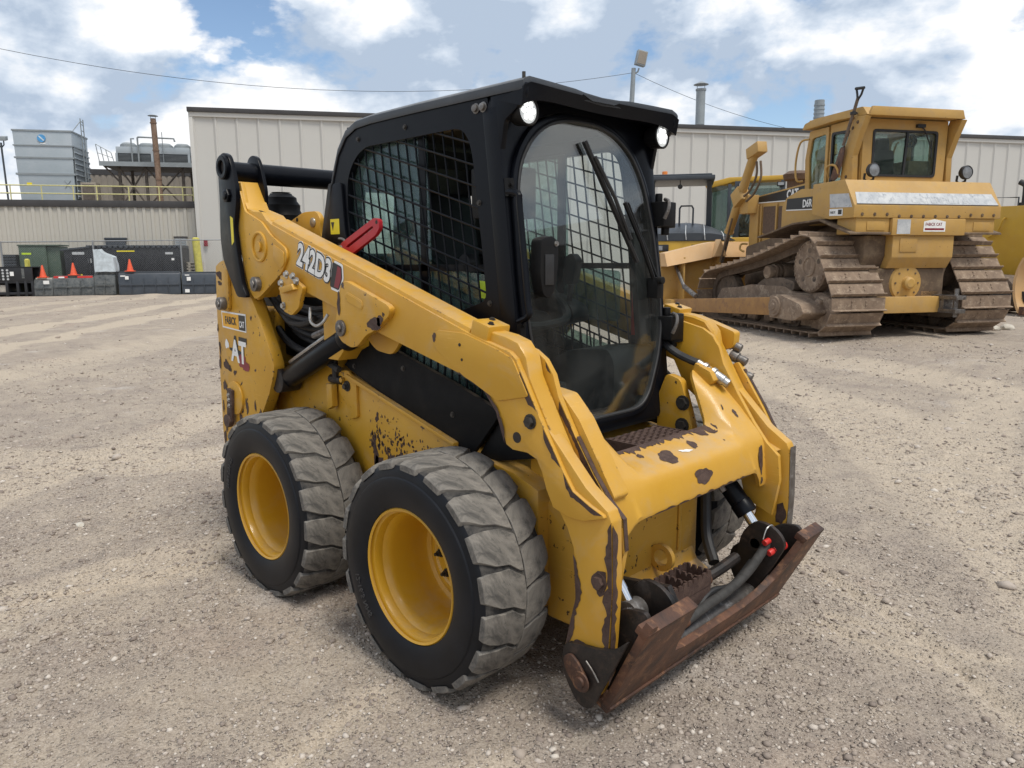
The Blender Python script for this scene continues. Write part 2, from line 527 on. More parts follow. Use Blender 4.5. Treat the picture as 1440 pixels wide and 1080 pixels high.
def ray_poly(c, a, poly):
    dx_, dy_ = math.cos(a), math.sin(a); best = None
    n = len(poly)
    for i in range(n):
        x1, y1 = poly[i]; x2, y2 = poly[(i+1) % n]
        ex, ey = x2-x1, y2-y1
        den = dx_*ey-dy_*ex
        if abs(den) < 1e-12: continue
        t_ = ((x1-c[0])*ey-(y1-c[1])*ex)/den
        s_ = ((x1-c[0])*dy_-(y1-c[1])*dx_)/den
        if t_ > 0 and -1e-9 <= s_ <= 1+1e-9:
            if best is None or t_ > best: best = t_
    return (c[0]+dx_*best, c[1]+dy_*best)
def ring_plate(bm, outer, inner, fa, fb, extra=24):
    """plate with an opening; fa/fb map (u, v) to the two faces"""
    cx_ = sum(p[0] for p in inner)/len(inner); cy_ = sum(p[1] for p in inner)/len(inner)
    angs = sorted(set([round(math.atan2(p[1]-cy_, p[0]-cx_), 5) for p in outer+inner] + [round(-PI+2*PI*i/extra, 5) for i in range(extra)]))
    rows = []
    for a in angs:
        po = ray_poly((cx_, cy_), a, outer); pi_ = ray_poly((cx_, cy_), a, inner)
        rows.append([bm.verts.new(f(*p)) for f, p in ((fa, po), (fa, pi_), (fb, pi_), (fb, po))])
    n = len(rows)
    for i in range(n):
        A, B = rows[i], rows[(i+1) % n]
        for k in range(4):
            l = (k+1) % 4
            bm.faces.new((A[k], B[k], B[l], A[l]))
def poly_round(pts, r, n=4):
    """round the corners of a 2-D polygon"""
    o_ = []
    m_ = len(pts)
    for i in range(m_):
        p = Vector(pts[i]); a = Vector(pts[i-1])-p; b_ = Vector(pts[(i+1) % m_])-p
        rr = r[i] if isinstance(r, (list, tuple)) else r
        d = min(rr, a.length*0.45, b_.length*0.45)
        if d < 1e-5:
            o_.append(tuple(p)); continue
        p1 = p+a.normalized()*d; p2 = p+b_.normalized()*d
        for k in range(n+1):
            t_ = k/n
            q = p1*(1-t_)**2+p*2*t_*(1-t_)+p2*t_**2
            o_.append((q.x, q.y))
    return o_
def blob(cx_, cy_, rx, ry, n=18, seed=0, rough=0.28, rot=0.0):
    g = random.Random(seed)
    ph = [g.uniform(0, 6.28) for _ in range(5)]
    o_ = []
    for i in range(n):
        a = 2*PI*i/n
        k = 1+rough*(0.5*math.sin(2*a+ph[0])+0.4*math.sin(3*a+ph[1])+0.3*math.sin(5*a+ph[2])+0.25*math.sin(7*a+ph[3]))
        x, y = rx*k*math.cos(a), ry*k*math.sin(a)
        o_.append((cx_+x*math.cos(rot)-y*math.sin(rot), cy_+x*math.sin(rot)+y*math.cos(rot)))
    return o_
def edge_strip(bm, path, inward, w0, w1, off, seed=0, step=0.012):
    """ragged bare-metal strip along a 3-D edge; inward: unit vector(s) on the face, off: lift along the normal"""
    g = random.Random(seed)
    path = [Vector(p) for p in path]
    pts = []
    for i in range(len(path)-1):
        L = (path[i+1]-path[i]).length
        k = max(1, int(L/step))
        for j in range(k):
            pts.append((path[i].lerp(path[i+1], j/k)))
    pts.append(path[-1])
    n = len(pts)
    a0 = None; off = Vector(off)
    A, B = [], []
    for i, p in enumerate(pts):
        e_ = min(1.0, i/2.5, (n-1-i)/2.5)
        f = 0.5+0.5*mnoise.noise((i*0.23+seed*7.1, seed*3.3, 0)) + 0.35*mnoise.noise((i*0.9, seed*1.7, 4))
        wd = (w0+(w1-w0)*max(0, min(1, f)))*e_ + 0.0006
        A.append(bm.verts.new(p+off)); B.append(bm.verts.new(p+off+Vector(inward)*wd))
    for i in range(n-1):
        bm.faces.new((A[i], A[i+1], B[i+1], B[i]))
def flat_poly(bm, pts3):
    return bm.faces.new([bm.verts.new(p) for p in pts3])
def text_mesh(name, s, size, mat, off=0.0, ext=0.0006, sx_=1.0, shear=0.0):
    cu = bpy.data.curves.new(name, 'FONT')
    cu.body = s; cu.size = size; cu.offset = off; cu.extrude = ext; cu.shear = shear
    cu.resolution_u = 3
    o = bpy.data.objects.new(name, cu)
    COL.objects.link(o)
    bpy.context.view_layer.update()
    dg = bpy.context.evaluated_depsgraph_get()
    me = bpy.data.meshes.new_from_object(o.evaluated_get(dg))
    bpy.data.objects.remove(o, do_unlink=True)
    bpy.data.curves.remove(cu)
    for v in me.vertices:
        v.co.x *= sx_
    me.materials.clear(); me.materials.append(MT[mat])
    return me
def place_text(name, me, origin, xdir, ydir, parent):
    """text lies with its x along xdir, y along ydir at origin"""
    x = Vector(xdir).normalized(); y = Vector(ydir); y = (y-x*y.dot(x)).normalized(); z = x.cross(y)
    M4 = Matrix(((x.x, y.x, z.x, origin[0]), (x.y, y.y, z.y, origin[1]), (x.z, y.z, z.z, origin[2]), (0, 0, 0, 1)))
    me = me.copy(); me.transform(M4)
    o = bpy.data.objects.new(name, me); COL.objects.link(o); o.parent = parent
    return o
# ================================================================ ground
_rs = np.random.RandomState(3)
_H = _rs.rand(256, 256)
def vn(x, y):
    xi = np.floor(x).astype(int); yi = np.floor(y).astype(int)
    fx = x-xi; fy = y-yi
    fx = fx*fx*(3-2*fx); fy = fy*fy*(3-2*fy)
    a = _H[xi & 255, yi & 255]; b_ = _H[(xi+1) & 255, yi & 255]
    c_ = _H[xi & 255, (yi+1) & 255]; d_ = _H[(xi+1) & 255, (yi+1) & 255]
    return (a*(1-fx)+b_*fx)*(1-fy)+(c_*(1-fx)+d_*fx)*fy-0.5
def fbm(x, y, o_=4):
    s_ = 0; a = 1.0
    for i in range(o_):
        s_ = s_+a*vn(x*2**i+17.3*i, y*2**i-9.1*i); a *= 0.55
    return s_
def seg_dist(x, y, pl):
    best = np.full(x.shape, 1e9); along = np.zeros(x.shape); acc = 0.0; side = np.zeros(x.shape)
    for (x0, y0), (x1, y1) in zip(pl[:-1], pl[1:]):
        ex, ey = x1-x0, y1-y0; L2 = ex*ex+ey*ey; L = math.sqrt(L2)
        t_ = np.clip(((x-x0)*ex+(y-y0)*ey)/L2, 0, 1)
        d = np.hypot(x-x0-t_*ex, y-y0-t_*ey)
        sd_ = ((x-x0)*ey-(y-y0)*ex)/L
        m_ = d < best
        best = np.where(m_, d, best); along = np.where(m_, acc+t_*L, along); side = np.where(m_, sd_, side)
        acc += L
    return best, along, side
def sstep(a, b_, v):
    t_ = np.clip((v-a)/(b_-a), 0, 1)
    return t_*t_*(3-2*t_)
TRACKS = [
    ([(-5.2, -3.5), (-7.5, -1.0), (-10.2, 1.5), (-13.5, 5.0), (-15.0, 8.5)], 0.40),
    ([(-1.6, -3.4), (-2.3, -1.9), (-3.3, -0.2), (-4.6, 1.5)], 0.26),
    ([(2.7, 3.4), (0.4, 5.2), (-2.2, 6.3), (-5.5, 7.0)], 0.36),
    ([(3.4, 5.0), (0.8, 7.2), (-3.0, 8.2)], 0.40),  # (polyline, half width)  packed tracks left by machines
    ([(-6, -3.6), (-4.2, -1.6), (-2.6, -0.4), (-2.2, 0.6)], 0.3),
    ([(-0.2, -3.2), (-0.62, -1.7), (-0.66, -1.35), (-0.62, -0.8), (-0.9, .5)], 0.22),
    ([(1.2, 6.2), (1.7, 3.6), (2.4, 1.8), (3.2, 0.3)], 0.28),
    ([(-1.5, 6.8), (0.5, 4.6), (2.0, 2.4), (3.3, 1.2)], 0.3)]
RUTS = [([(1.45, 1.25), (1.65, 1.15), (1.99, .94), (2.16, .86), (2.4, .65), (2.63, .44), (3.0, .1)], 0.028, 0.016),
        ([(1.9, .62), (2.13, .62), (2.28, .64), (2.42, .64)], 0.022, 0.012),
        ([(1.9, .74), (2.2, .74), (2.5, .80)], 0.02, 0.009),
        ([(-0.4, -2.4), (-0.67, -1.7), (-0.61, -1.35), (-0.55, -1.0), (-0.56, -.76)], 0.03, 0.012),
        ([(1.25, -1.6), (1.1, -1.2), (1.02, -0.95)], 0.03, 0.010),
        ([(1.62, -0.9), (1.35, -1.5)], 0.03, 0.008)]
def gheight(x, y):
    x = np.asarray(x, float); y = np.asarray(y, float)
    near = 1-sstep(9, 22, np.hypot(x-1, y))
    h_ = 0.022*fbm(x*0.55, y*0.55, 3) + 0.014*near*fbm(x*2.6+5, y*2.6, 4) + 0.020*near*np.maximum(0, fbm(x*9+2, y*9-7, 3)+0.02) + 0.010*near*fbm(x*19, y*19+3, 2)
    h_ += 0.28*np.exp(-(((x+2.0)/5.5)**2+((y-12.0)/4.6)**2)**1.6)
    h_ += 0.10*np.exp(-(((x+6)/9.0)**2+((y-24.0)/6)**2))
    kk = (x+34.56)*-0.84365+(y-13.47)*0.53689; ss = (x+34.56)*0.53689+(y-13.47)*0.84365   # dirt berm in front of the bucket row
    h_ += np.exp(-((kk+6.9)/0.7)**2)*sstep(-14, -9, ss)*(1-sstep(0, 4, ss))*(0.07+0.10*fbm(x*0.9, y*0.9, 3))
    for pl, wd in TRACKS:
        d, al, sd_ = seg_dist(x, y, pl)
        h_ -= 0.012*np.exp(-(d/wd)**4)
        h_ += 0.010*np.exp(-((d-wd*1.25)/(wd*0.25))**2)*(0.6+vn(al*3, al*0+2))
        ph = al/0.11+np.abs(sd_)*7
        h_ += 0.004*near*np.exp(-(d/wd)**4)*np.sign(np.sin(ph*PI))
    for pl, wd, dp in RUTS:
        d, al, sd_ = seg_dist(x, y, pl)
        h_ -= dp*np.exp(-(d/wd)**2)
        h_ += 0.5*dp*np.exp(-((d-wd*2)/wd)**2)
    # scraped and pushed-up gravel in front of the coupler plate
    d, al, sd_ = seg_dist(x, y, [(1.86, -0.5), (1.9, 0.5)])
    h_ += 0.018*np.exp(-(d/0.14)**2)*(0.7+1.2*vn(x*11, y*11))
    return h_
def gz(x, y):
    return float(gheight(np.array([x]), np.array([y]))[0])
def axis_pts(a, b_, st, lo, hi, gr=1.16):
    core = list(np.arange(a, b_, st)); l, r_ = [], []
    p, s_ = a, st
    while p > lo: s_ *= gr; p -= s_; l.append(p)
    p, s_ = core[-1], st
    while p < hi: s_ *= gr; p += s_; r_.append(p)
    return np.array(l[::-1]+core+r_)
gx = axis_pts(-3.2, 3.3, 0.02, -900, 700, 1.06)
gy = axis_pts(-2.5, 4.2, 0.02, -600, 1100, 1.06)
GX, GY = np.meshgrid(gx, gy, indexing='ij')
GZ = gheight(GX, GY)
nx, ny = GX.shape
co = np.stack([GX.ravel(), GY.ravel(), GZ.ravel()], 1)
idx = np.arange(nx*ny).reshape(nx, ny)
fc = np.stack([idx[:-1, :-1].ravel(), idx[1:, :-1].ravel(), idx[1:, 1:].ravel(), idx[:-1, 1:].ravel()], 1)
me = bpy.data.meshes.new('ground')
me.vertices.add(len(co)); me.vertices.foreach_set('co', co.ravel())
me.loops.add(fc.size); me.loops.foreach_set('vertex_index', fc.ravel())
me.polygons.add(len(fc)); me.polygons.foreach_set('loop_start', np.arange(0, fc.size, 4)); me.polygons.foreach_set('loop_total', np.full(len(fc), 4))
me.polygons.foreach_set('use_smooth', np.ones(len(fc), bool))
sand = np.zeros(GX.shape)
for pl, wd in TRACKS:
    d, al, sd_ = seg_dist(GX, GY, pl)
    sand = np.maximum(sand, np.exp(-((d+0.10*vn(GX*4, GY*4))/(wd*1.1))**8)*(0.72+0.6*vn(al*1.3, sd_*6))*(0.86+0.14*np.sign(np.sin((al/0.11+np.abs(sd_)*7)*PI))))
for pl, wd, dp in RUTS:
    d, al, sd_ = seg_dist(GX, GY, pl)
    sand = np.maximum(sand, 0.8*np.exp(-(d/(wd*3))**2))
at = me.attributes.new('sand', 'FLOAT', 'POINT'); at.data.foreach_set('value', np.clip(sand, 0, 1).ravel())
me.update(); me.validate()
ground = bpy.data.objects.new('ground', me); COL.objects.link(ground); ground['kind'] = 'structure'

m, t, b = new_mat('gravel_yard')
pos = nd(t, 'ShaderNodeTexCoord').outputs['Object']
fA, _ = noise_fac(t, 0.33, 6, 0.62, 0.38, 0.62, pos, 0.7)
fB, _ = noise_fac(t, 1.5, 8, 0.68, 0.36, 0.58, pos, 0.9)
fC, _ = noise_fac(t, 8.0, 8, 0.72, 0.35, 0.66, pos)
at_ = nd(t, 'ShaderNodeAttribute'); at_.attribute_name = 'sand'
sxy = nd(t, 'ShaderNodeSeparateXYZ'); t.links.new(pos, sxy.inputs[0])
def M2(op, a, b_):
    n = nd(t, 'ShaderNodeMath', operation=op)
    for i, v in enumerate((a, b_)):
        if isinstance(v, (int, float)): n.inputs[i].default_value = v
        else: t.links.new(v, n.inputs[i])
    return n.outputs[0]
_, wob = noise_fac(t, 0.5, 3, 0.5, coord=pos)
_, rag = noise_fac(t, 3.5, 6, 0.7, coord=pos)
def smr(v, a, b_):
    n = nd(t, 'ShaderNodeMapRange'); n.inputs[1].default_value = a; n.inputs[2].default_value = b_; t.links.new(v, n.inputs[0]); return n.outputs[0]
sandf = at_.outputs['Fac']
across = M2('ADD', M2('MULTIPLY', sxy.outputs[0], 0.653), M2('MULTIPLY', sxy.outputs[1], 0.757))
along = M2('ADD', M2('MULTIPLY', sxy.outputs[0], -0.757), M2('MULTIPLY', sxy.outputs[1], 0.653))
across = M2('ADD', across, M2('MULTIPLY', M2('SUBTRACT', wob, 0.5), 1.6))
lim = mul(t, smr(along, 4.0, 9.0), smr(along, 44.0, 34.0))
for cc_, hw_, st_ in ((-7.5, 0.34, 0.85), (-9.2, 0.42, 0.95), (-11.9, 0.32, 0.6), (-5.0, 0.28, 0.5), (-13.6, 0.4, 0.55)):
    d_ = M2('ABSOLUTE', M2('SUBTRACT', across, cc_), 0.0)
    d_ = M2('ADD', d_, M2('MULTIPLY', M2('SUBTRACT', rag, 0.5), 0.35))
    sandf = M2('MAXIMUM', sandf, mul(t, mul(t, smr(d_, hw_+0.09, hw_-0.05), lim), st_))
inv = nd(t, 'ShaderNodeMath', operation='SUBTRACT'); inv.inputs[0].default_value = 1.0; t.links.new(sandf, inv.inputs[1])
edg, _ = noise_fac(t, 5.0, 6, 0.7, 0.30, 0.60, pos)
GV = mul(t, mul(t, fB, inv.outputs[0]), edg)                                  # where loose gravel lies on the packed sand
c = mix_col(t, fA, (0.335, 0.275, 0.214), (0.415, 0.342, 0.258))
c = mix_col(t, mul(t, fC, 0.40), c, (0.50, 0.435, 0.350))
c = mix_col(t, mul(t, GV, 0.80), c, (0.225, 0.183, 0.157))
fW, _ = noise_fac(t, 0.95, 7, 0.66, 0.59, 0.70, pos, 0.5)       # chalky patches
c = mix_col(t, mul(t, fW, 0.60), c, (0.56, 0.51, 0.465))
fR, _ = noise_fac(t, 0.62, 6, 0.6, 0.58, 0.70, pos, 0.3)       # reddish clay
c = mix_col(t, mul(t, fR, 0.40), c, (0.34, 0.235, 0.18))
fD, _ = noise_fac(t, 2.3, 8, 0.72, 0.60, 0.68, pos, 0.6)       # damp dark crumbs
c = mix_col(t, mul(t, fD, 0.60), c, (0.135, 0.113, 0.100))
c = mix_col(t, mul(t, sandf, 0.80), c, (0.555, 0.462, 0.345))
vo = nd(t, 'ShaderNodeTexVoronoi'); vo.inputs['Scale'].default_value = 68; vo.inputs['Randomness'].default_value = 1.0
t.links.new(pos, vo.inputs['Vector'])
sp = nd(t, 'ShaderNodeSeparateColor'); t.links.new(vo.outputs['Color'], sp.inputs[0])
def mrange(v, a, b_, c_=0.0, d_=1.0):
    n = nd(t, 'ShaderNodeMapRange'); n.inputs[1].default_value = a; n.inputs[2].default_value = b_
    n.inputs[3].default_value = c_; n.inputs[4].default_value = d_
    t.links.new(v, n.inputs[0]); return n.outputs[0]
peb = mrange(sp.outputs[0], 0.52, 0.56)
dome = mrange(vo.outputs['Distance'], 0.42, 0.18)
pf = mul(t, peb, dome)
tone = mix_col(t, sp.outputs[1], (0.185, 0.15, 0.132), (0.52, 0.47, 0.41))
pa = nd(t, 'ShaderNodeMapRange'); pa.inputs[3].default_value = 0.30; pa.inputs[4].default_value = 0.85
t.links.new(GV, pa.inputs[0])
pf = mul(t, pf, pa.outputs[0])
c = mix_col(t, mul(t, pf, 0.8), c, tone)
vo2 = nd(t, 'ShaderNodeTexVoronoi'); vo2.inputs['Scale'].default_value = 190
t.links.new(pos, vo2.inputs['Vector'])
sp2 = nd(t, 'ShaderNodeSeparateColor'); t.links.new(vo2.outputs['Color'], sp2.inputs[0])
g2 = mix_col(t, sp2.outputs[0], (0.15, 0.122, 0.105), (0.62, 0.545, 0.465))
c = mix_col(t, 0.34, c, g2)
t.links.new(c, b.inputs['Base Color']); b.inputs['Roughness'].default_value = 0.95
b.inputs['Specular IOR Level'].default_value = 0.15
hs = nd(t, 'ShaderNodeMath', operation='MULTIPLY_ADD')
t.links.new(pf, hs.inputs[0]); hs.inputs[1].default_value = 1.2
_, hn = noise_fac(t, 46, 8, 0.72, coord=pos)
t.links.new(hn, hs.inputs[2])
hs2 = nd(t, 'ShaderNodeMath', operation='MULTIPLY_ADD')
t.links.new(dome, hs2.inputs[0]); hs2.inputs[1].default_value = 0.3; t.links.new(hs.outputs[0], hs2.inputs[2])
add_bump(t, b, hs2.outputs[0], 0.9, 0.010)
ground.data.materials.append(m)

# loose stones
m, t, b = new_mat('loose_stone')
ta = nd(t, 'ShaderNodeAttribute'); ta.attribute_name = 'tone'
rp = nd(t, 'ShaderNodeValToRGB')
e = rp.color_ramp.elements
e[0].color = (0.20, 0.16, 0.136, 1); e[1].color = (0.62, 0.56, 0.49, 1)
q = e.new(0.5); q.color = (0.37, 0.31, 0.258, 1)
q = e.new(0.75); q.color = (0.45, 0.388, 0.332, 1)
t.links.new(ta.outputs['Fac'], rp.inputs[0])
f1, raw = noise_fac(t, 120, 4, 0.6, 0.3, 0.7)
c = mix_col(t, mul(t, f1, 0.3), rp.outputs[0], (0.29, 0.245, 0.205))
t.links.new(c, b.inputs['Base Color']); b.inputs['Roughness'].default_value = 0.9
add_bump(t, b, raw, 0.3, 0.003)
MT['stone'] = m
ico = bmesh.new(); bmesh.ops.create_icosphere(ico, subdivisions=1, radius=1.0)
IV = np.array([v.co[:] for v in ico.verts]); IFc = np.array([[v.index for v in f.verts] for f in ico.faces]); ico.free()
OV = np.array([(1, 0, 0), (-1, 0, 0), (0, 1, 0), (0, -1, 0), (0, 0, 1), (0, 0, -1)], float)
OF = np.array([(0, 2, 4), (2, 1, 4), (1, 3, 4), (3, 0, 4), (2, 0, 5), (1, 2, 5), (3, 1, 5), (0, 3, 5)])
def stones(n, sampler, smin, smax, seed, thr=0.12, octa=False):
    g = np.random.RandomState(seed)
    BV, BF = (OV, OF) if octa else (IV, IFc)
    NV = len(BV)
    X, Y = sampler(g, n)
    keep = np.hypot(X-CAM.x, Y-CAM.y) > 0.7
    clump = fbm(X*1.6+3, Y*1.6, 3) + 0.6*g.rand(len(X))
    keep &= clump > thr
    X, Y = X[keep], Y[keep]; n = len(X)
    sz = smin*(smax/smin)**(g.rand(n)**2.6)
    Z = gheight(X, Y)+sz*0.12
    V = BV[None]*(1+0.34*(g.rand(n, NV, 1)-0.5)*2)
    V = V*np.stack([sz*(0.8+0.6*g.rand(n)), sz*(0.7+0.4*g.rand(n)), sz*(0.4+0.35*g.rand(n))], 1)[:, None]
    a = g.rand(n)*6.28; ca, sa = np.cos(a)[:, None], np.sin(a)[:, None]
    V = np.stack([V[..., 0]*ca-V[..., 1]*sa+X[:, None], V[..., 0]*sa+V[..., 1]*ca+Y[:, None], V[..., 2]+Z[:, None]], 2)
    F_ = BF[None]+np.arange(n)[:, None, None]*NV
    return V.reshape(-1, 3), F_.reshape(-1, 3), np.repeat(g.rand(n), NV)
def uni(x0, x1, y0, y1):
    return lambda g, n: (x0+(x1-x0)*g.rand(n), y0+(y1-y0)*g.rand(n))
sets = [stones(60000, uni(-1.6, 3.2, -2.4, 2.2), 0.0025, 0.008, 11, 0.02, True), stones(45000, uni(-4.0, 3.2, -2.6, 5.0), 0.004, 0.010, 12, 0.05, True), stones(26000, uni(-10, 4, -3.5, 10), 0.007, 0.018, 13, 0.05, True),
        stones(15000, uni(-1.6, 3.2, -2.4, 2.2), 0.003, 0.013, 1), stones(12000, uni(-3.5, 3.2, -2.6, 4.5), 0.004, 0.016, 2),
        stones(7000, uni(-9, 4, -3, 10), 0.007, 0.024, 3), stones(3000, uni(-30, 3, -6, 24), 0.015, 0.045, 4)]
off = 0; VV, FF, TT = [], [], []
for V, F_, T_ in sets:
    VV.append(V); FF.append(F_+off); TT.append(T_); off += len(V)
VV = np.concatenate(VV); FF = np.concatenate(FF); TT = np.concatenate(TT)
me = bpy.data.meshes.new('gravel')
me.vertices.add(len(VV)); me.vertices.foreach_set('co', VV.ravel())
me.loops.add(FF.size); me.loops.foreach_set('vertex_index', FF.ravel())
me.polygons.add(len(FF)); me.polygons.foreach_set('loop_start', np.arange(0, FF.size, 3)); me.polygons.foreach_set('loop_total', np.full(len(FF), 3))
at = me.attributes.new('tone', 'FLOAT', 'POINT'); at.data.foreach_set('value', TT)
me.update()
me.materials.append(MT['stone'])
gr = bpy.data.objects.new('gravel', me); COL.objects.link(gr)
gr['kind'] = 'stuff'; gr['label'] = 'loose pale gravel scattered over the dirt yard'; gr['category'] = 'gravel'

def lone_stone(px_, py_, sx_, sy_, sz_, seed, label):
    bm = nb(); bmesh.ops.create_icosphere(bm, subdivisions=2, radius=1.0)
    for v in bm.verts:
        k = 1+0.35*mnoise.noise(v.co*1.3+Vector((seed*5, 0, 0)))
        v.co = Vector((v.co.x*sx_*k, v.co.y*sy_*k, v.co.z*sz_*k))
    o = ob('stone', bm, 'palestone')
    o.location = (px_, py_, gz(px_, py_)+sz_*0.35)
    tag(o, label, 'stone')
MT['palestone'] = plain('pale_limestone', (0.52, 0.48, 0.41), 0.9, 0, 0.2, 25, bump=0.3)
lone_stone(-1.55, -1.15, 0.035, 0.022, 0.012, 1, 'flat whitish stone lying alone left of the rear tyre')
lone_stone(-0.15, 13.0-0.9, 0.13, 0.09, 0.07, 2, 'white stone on the gravel just behind the far bulldozer track')
lone_stone(0.02, 12.35, 0.11, 0.09, 0.07, 3, 'rounded white stone right of another behind the far bulldozer track')
lone_stone(0.62, 2.05, 0.07, 0.05, 0.03, 4, 'flat tan stone on the gravel right of the loader cab')
# ================================================================ skid steer loader
SK = thing('skid_steer_loader', 'yellow wheeled skid steer loader with black cab and empty rusty coupler, in the foreground', 'loader')
def part(name, bm, mat, parent=None, bev=0.0, **k):
    return ob(name, bm, mat, SK if parent is None else parent, bev, **k)

# ---- wheels
YO, YI, ZC = -0.830, -0.522, 0.402
RS = 0.398       # tread base radius
LUG = 0.0125
WY = (YO+YI)/2
def build_wheel():
    # tyre casing, origin at the wheel centre, outer side towards -Y
    hw = (YI-YO)/2
    prof = [(0.2385, -hw+0.030), (0.2405, -hw+0.012), (0.262, -hw+0.001), (0.300, -hw-0.004), (0.335, -hw-0.004), (0.346, -hw-0.001), (0.350, -hw+0.004),
            (0.374, -hw+0.008), (0.388, -hw+0.016), (0.395, -hw+0.028)]
    tread = [(0.3985, -hw+0.05), (0.401, 0.0), (0.3985, hw-0.05)]
    inner = [(0.395, hw-0.028), (0.38, hw-0.012), (0.335, hw), (0.262, hw-0.004), (0.2405, hw-0.03), (0.2405, 0)]
    bm = nb()
    lathe(bm, prof+tread+inner, (0, 0, 0), 1, 96, closed=True)
    for f in bm.faces:
        c_ = f.calc_center_median()
        if math.hypot(c_.x, c_.z) > 0.3905: f.material_index = 1
    tyre = ob('wheel', bm, ['rubber', 'groove'])
    # rim
    bm = nb()
    rp_ = [(0.228, -hw+0.014), (0.236, -hw+0.010), (0.240, -hw+0.016), (0.236, -hw+0.024), (0.221, -hw+0.030), (0.216, -hw+0.046), (0.2155, -hw+0.060), (0.203, -hw+0.078),
           (0.199, -hw+0.10), (0.198, -hw+0.20), (0.200, -hw+0.235), (0.194, -hw+0.250), (0.178, -hw+0.258), (0.160, -hw+0.250), (0.146, -hw+0.238), (0.128, -hw+0.236), (0.120, -hw+0.242), (0.070, -hw+0.242), (0.066, -hw+0.236), (0.064, -hw+0.27), (0.0, -hw+0.27)]
    lathe(bm, rp_[::-1], (0, 0, 0), 1, 72, caps=False)
    ob('rim', bm, 'rim', tyre)
    bm = nb()
    for k in range(8):
        a = 2*PI*k/8+0.2
        p = (0.100*math.cos(a), -hw+0.242, 0.100*math.sin(a))
        bolt(bm, p, (0, -1, 0), 0.0115, 0.016)
        cyl(bm, p, (p[0], p[1]-0.03, p[2]), 0.0065, seg=8)
    lathe(bm, [(0.0, -hw+0.215), (0.045, -hw+0.215), (0.052, -hw+0.222), (0.054, -hw+0.245)][::-1], (0, 0, 0), 1, 24)
    ob('wheel_nuts', bm, 'boltdark', tyre)
    bm = nb()
    tube(bm, [(0.130, -hw+0.225, -0.143), (0.124, -hw+0.19, -0.137)], 0.006, 8); obox(bm, (0.134, -hw+0.215, -0.147), 0.02, 0.04, 0.024, Matrix.Rotation(R(45), 3, 'Y'))
    ob('valve', bm, 'rim', tyre)
    # raised lettering on the sidewall
    me = text_mesh('tyre_lettering', '12-16.5 NHS', 0.034, 'letter', 0.0006, 0.0018, 0.95)
    for v in me.vertices:
        a = R(200)+v.co.x/0.30; rr = 0.287+v.co.y
        zz_ = v.co.z
        v.co = Vector((rr*math.cos(a)*1.0, -hw-0.0035-zz_, rr*math.sin(a)))
    o = bpy.data.objects.new('tyre_lettering', me); COL.objects.link(o); o.parent = tyre
    # lugs: two kinds (outer half, inner half)
    n = 19
    def lug_mesh(side, seed):
        g = random.Random(seed)
        bm = nb()
        pitch = 2*PI/n
        jit = lambda a: g.uniform(-a, a)
        if side < 0:   ys = [-hw+0.005, -hw+0.028, -0.085+jit(.004), -0.035+jit(.004), 0.004+jit(.003), 0.022+jit(.001)]
        else:          ys = [hw-0.005, hw-0.028, 0.098+jit(.004), 0.075+jit(.004), 0.042+jit(.003), 0.0265+jit(.001)]
        # angular centre of the bar along its length (slanting, with a kink) and half width
        cen = [-0.060, -0.048, -0.020, 0.000, 0.062, 0.082] if side < 0 else [-0.045, -0.03, 0.0, 0.012, 0.040, 0.055]
        wid = [q*pitch*(1+jit(.03)) for q in (0.305, 0.365, 0.420, 0.445, 0.450, 0.440)]
        base = [0.376, 0.388, 0.394, 0.394, 0.394, 0.394]
        rows = []
        for i in range(6):
            r_top = [0.3905, 0.3985, 0.4000, 0.4005, 0.4008, 0.4005][i]+[0.007, 0.0090, 0.0095, 0.0095, 0.0095, 0.0090][i]
            row = []
            for sgn_, rr, kk in ((-1, base[i], 1.06), (-1, r_top-0.001, 1.0), (-0.33, r_top, 1.0), (0.33, r_top, 1.0), (1, r_top-0.001, 1.0), (1, base[i], 1.06)):
                a = cen[i]+sgn_*wid[i]*kk+jit(0.004)
                rr2 = rr+(g.uniform(-0.0016, 0.0008) if rr > 0.397 else 0)
                row.append(bm.verts.new((rr2*math.sin(a), ys[i]+jit(.0015), rr2*math.cos(a))))
            rows.append(row)
        for i in range(5):
            for k in range(5):
                bm.faces.new((rows[i][k], rows[i][k+1], rows[i+1][k+1], rows[i+1][k]))
            bm.faces.new((rows[i][0], rows[i+1][0], rows[i+1][5], rows[i][5]))
        bm.faces.new(rows[0]); bm.faces.new(rows[5][::-1])
        return to_mesh(bm, 'tread_lug', 'lug', bev=0.0012, seg=1)
    vars_ = {s_: [lug_mesh(s_, 10*k+s_) for k in range(7)] for s_ in (-1, 1)}
    for k in range(n):
        for s_ in (-1, 1):
            a = 2*PI*(k+(0.0 if s_ < 0 else 0.5))/n
            inst('tread_lug', vars_[s_][rnd.randrange(7)], tyre, rot=(0, a, 0))
    return tyre
wh = build_wheel()
wh.parent = SK
wh.location = (1.056, WY, ZC); wh.rotation_euler = (0, 0.12, 0)
w2 = copy_tree(wh, SK); w2.location = (0, WY, ZC); w2.rotation_euler = (0, 1.0, 0)
for x_, a in ((1.056, 0.5), (0, 2.0)):
    w3 = copy_tree(wh, SK); w3.location = (x_, -WY, ZC); w3.rotation_euler = (0, a, PI)

# ---- chassis
bm = nb()
prism(bm, [(-0.70, 0.30), (-0.62, 0.235), (1.30, 0.225), (1.36, 0.28), (1.36, 0.70), (1.24, 0.74), (1.00, 0.775), (0.18, 0.995), (0.05, 1.02), (-0.15, 0.99), (-0.45, 0.95), (-0.70, 0.90)], 1, -0.49, 0.49)
ch = part('chassis', bm, 'yellow_chip', bev=0.012)
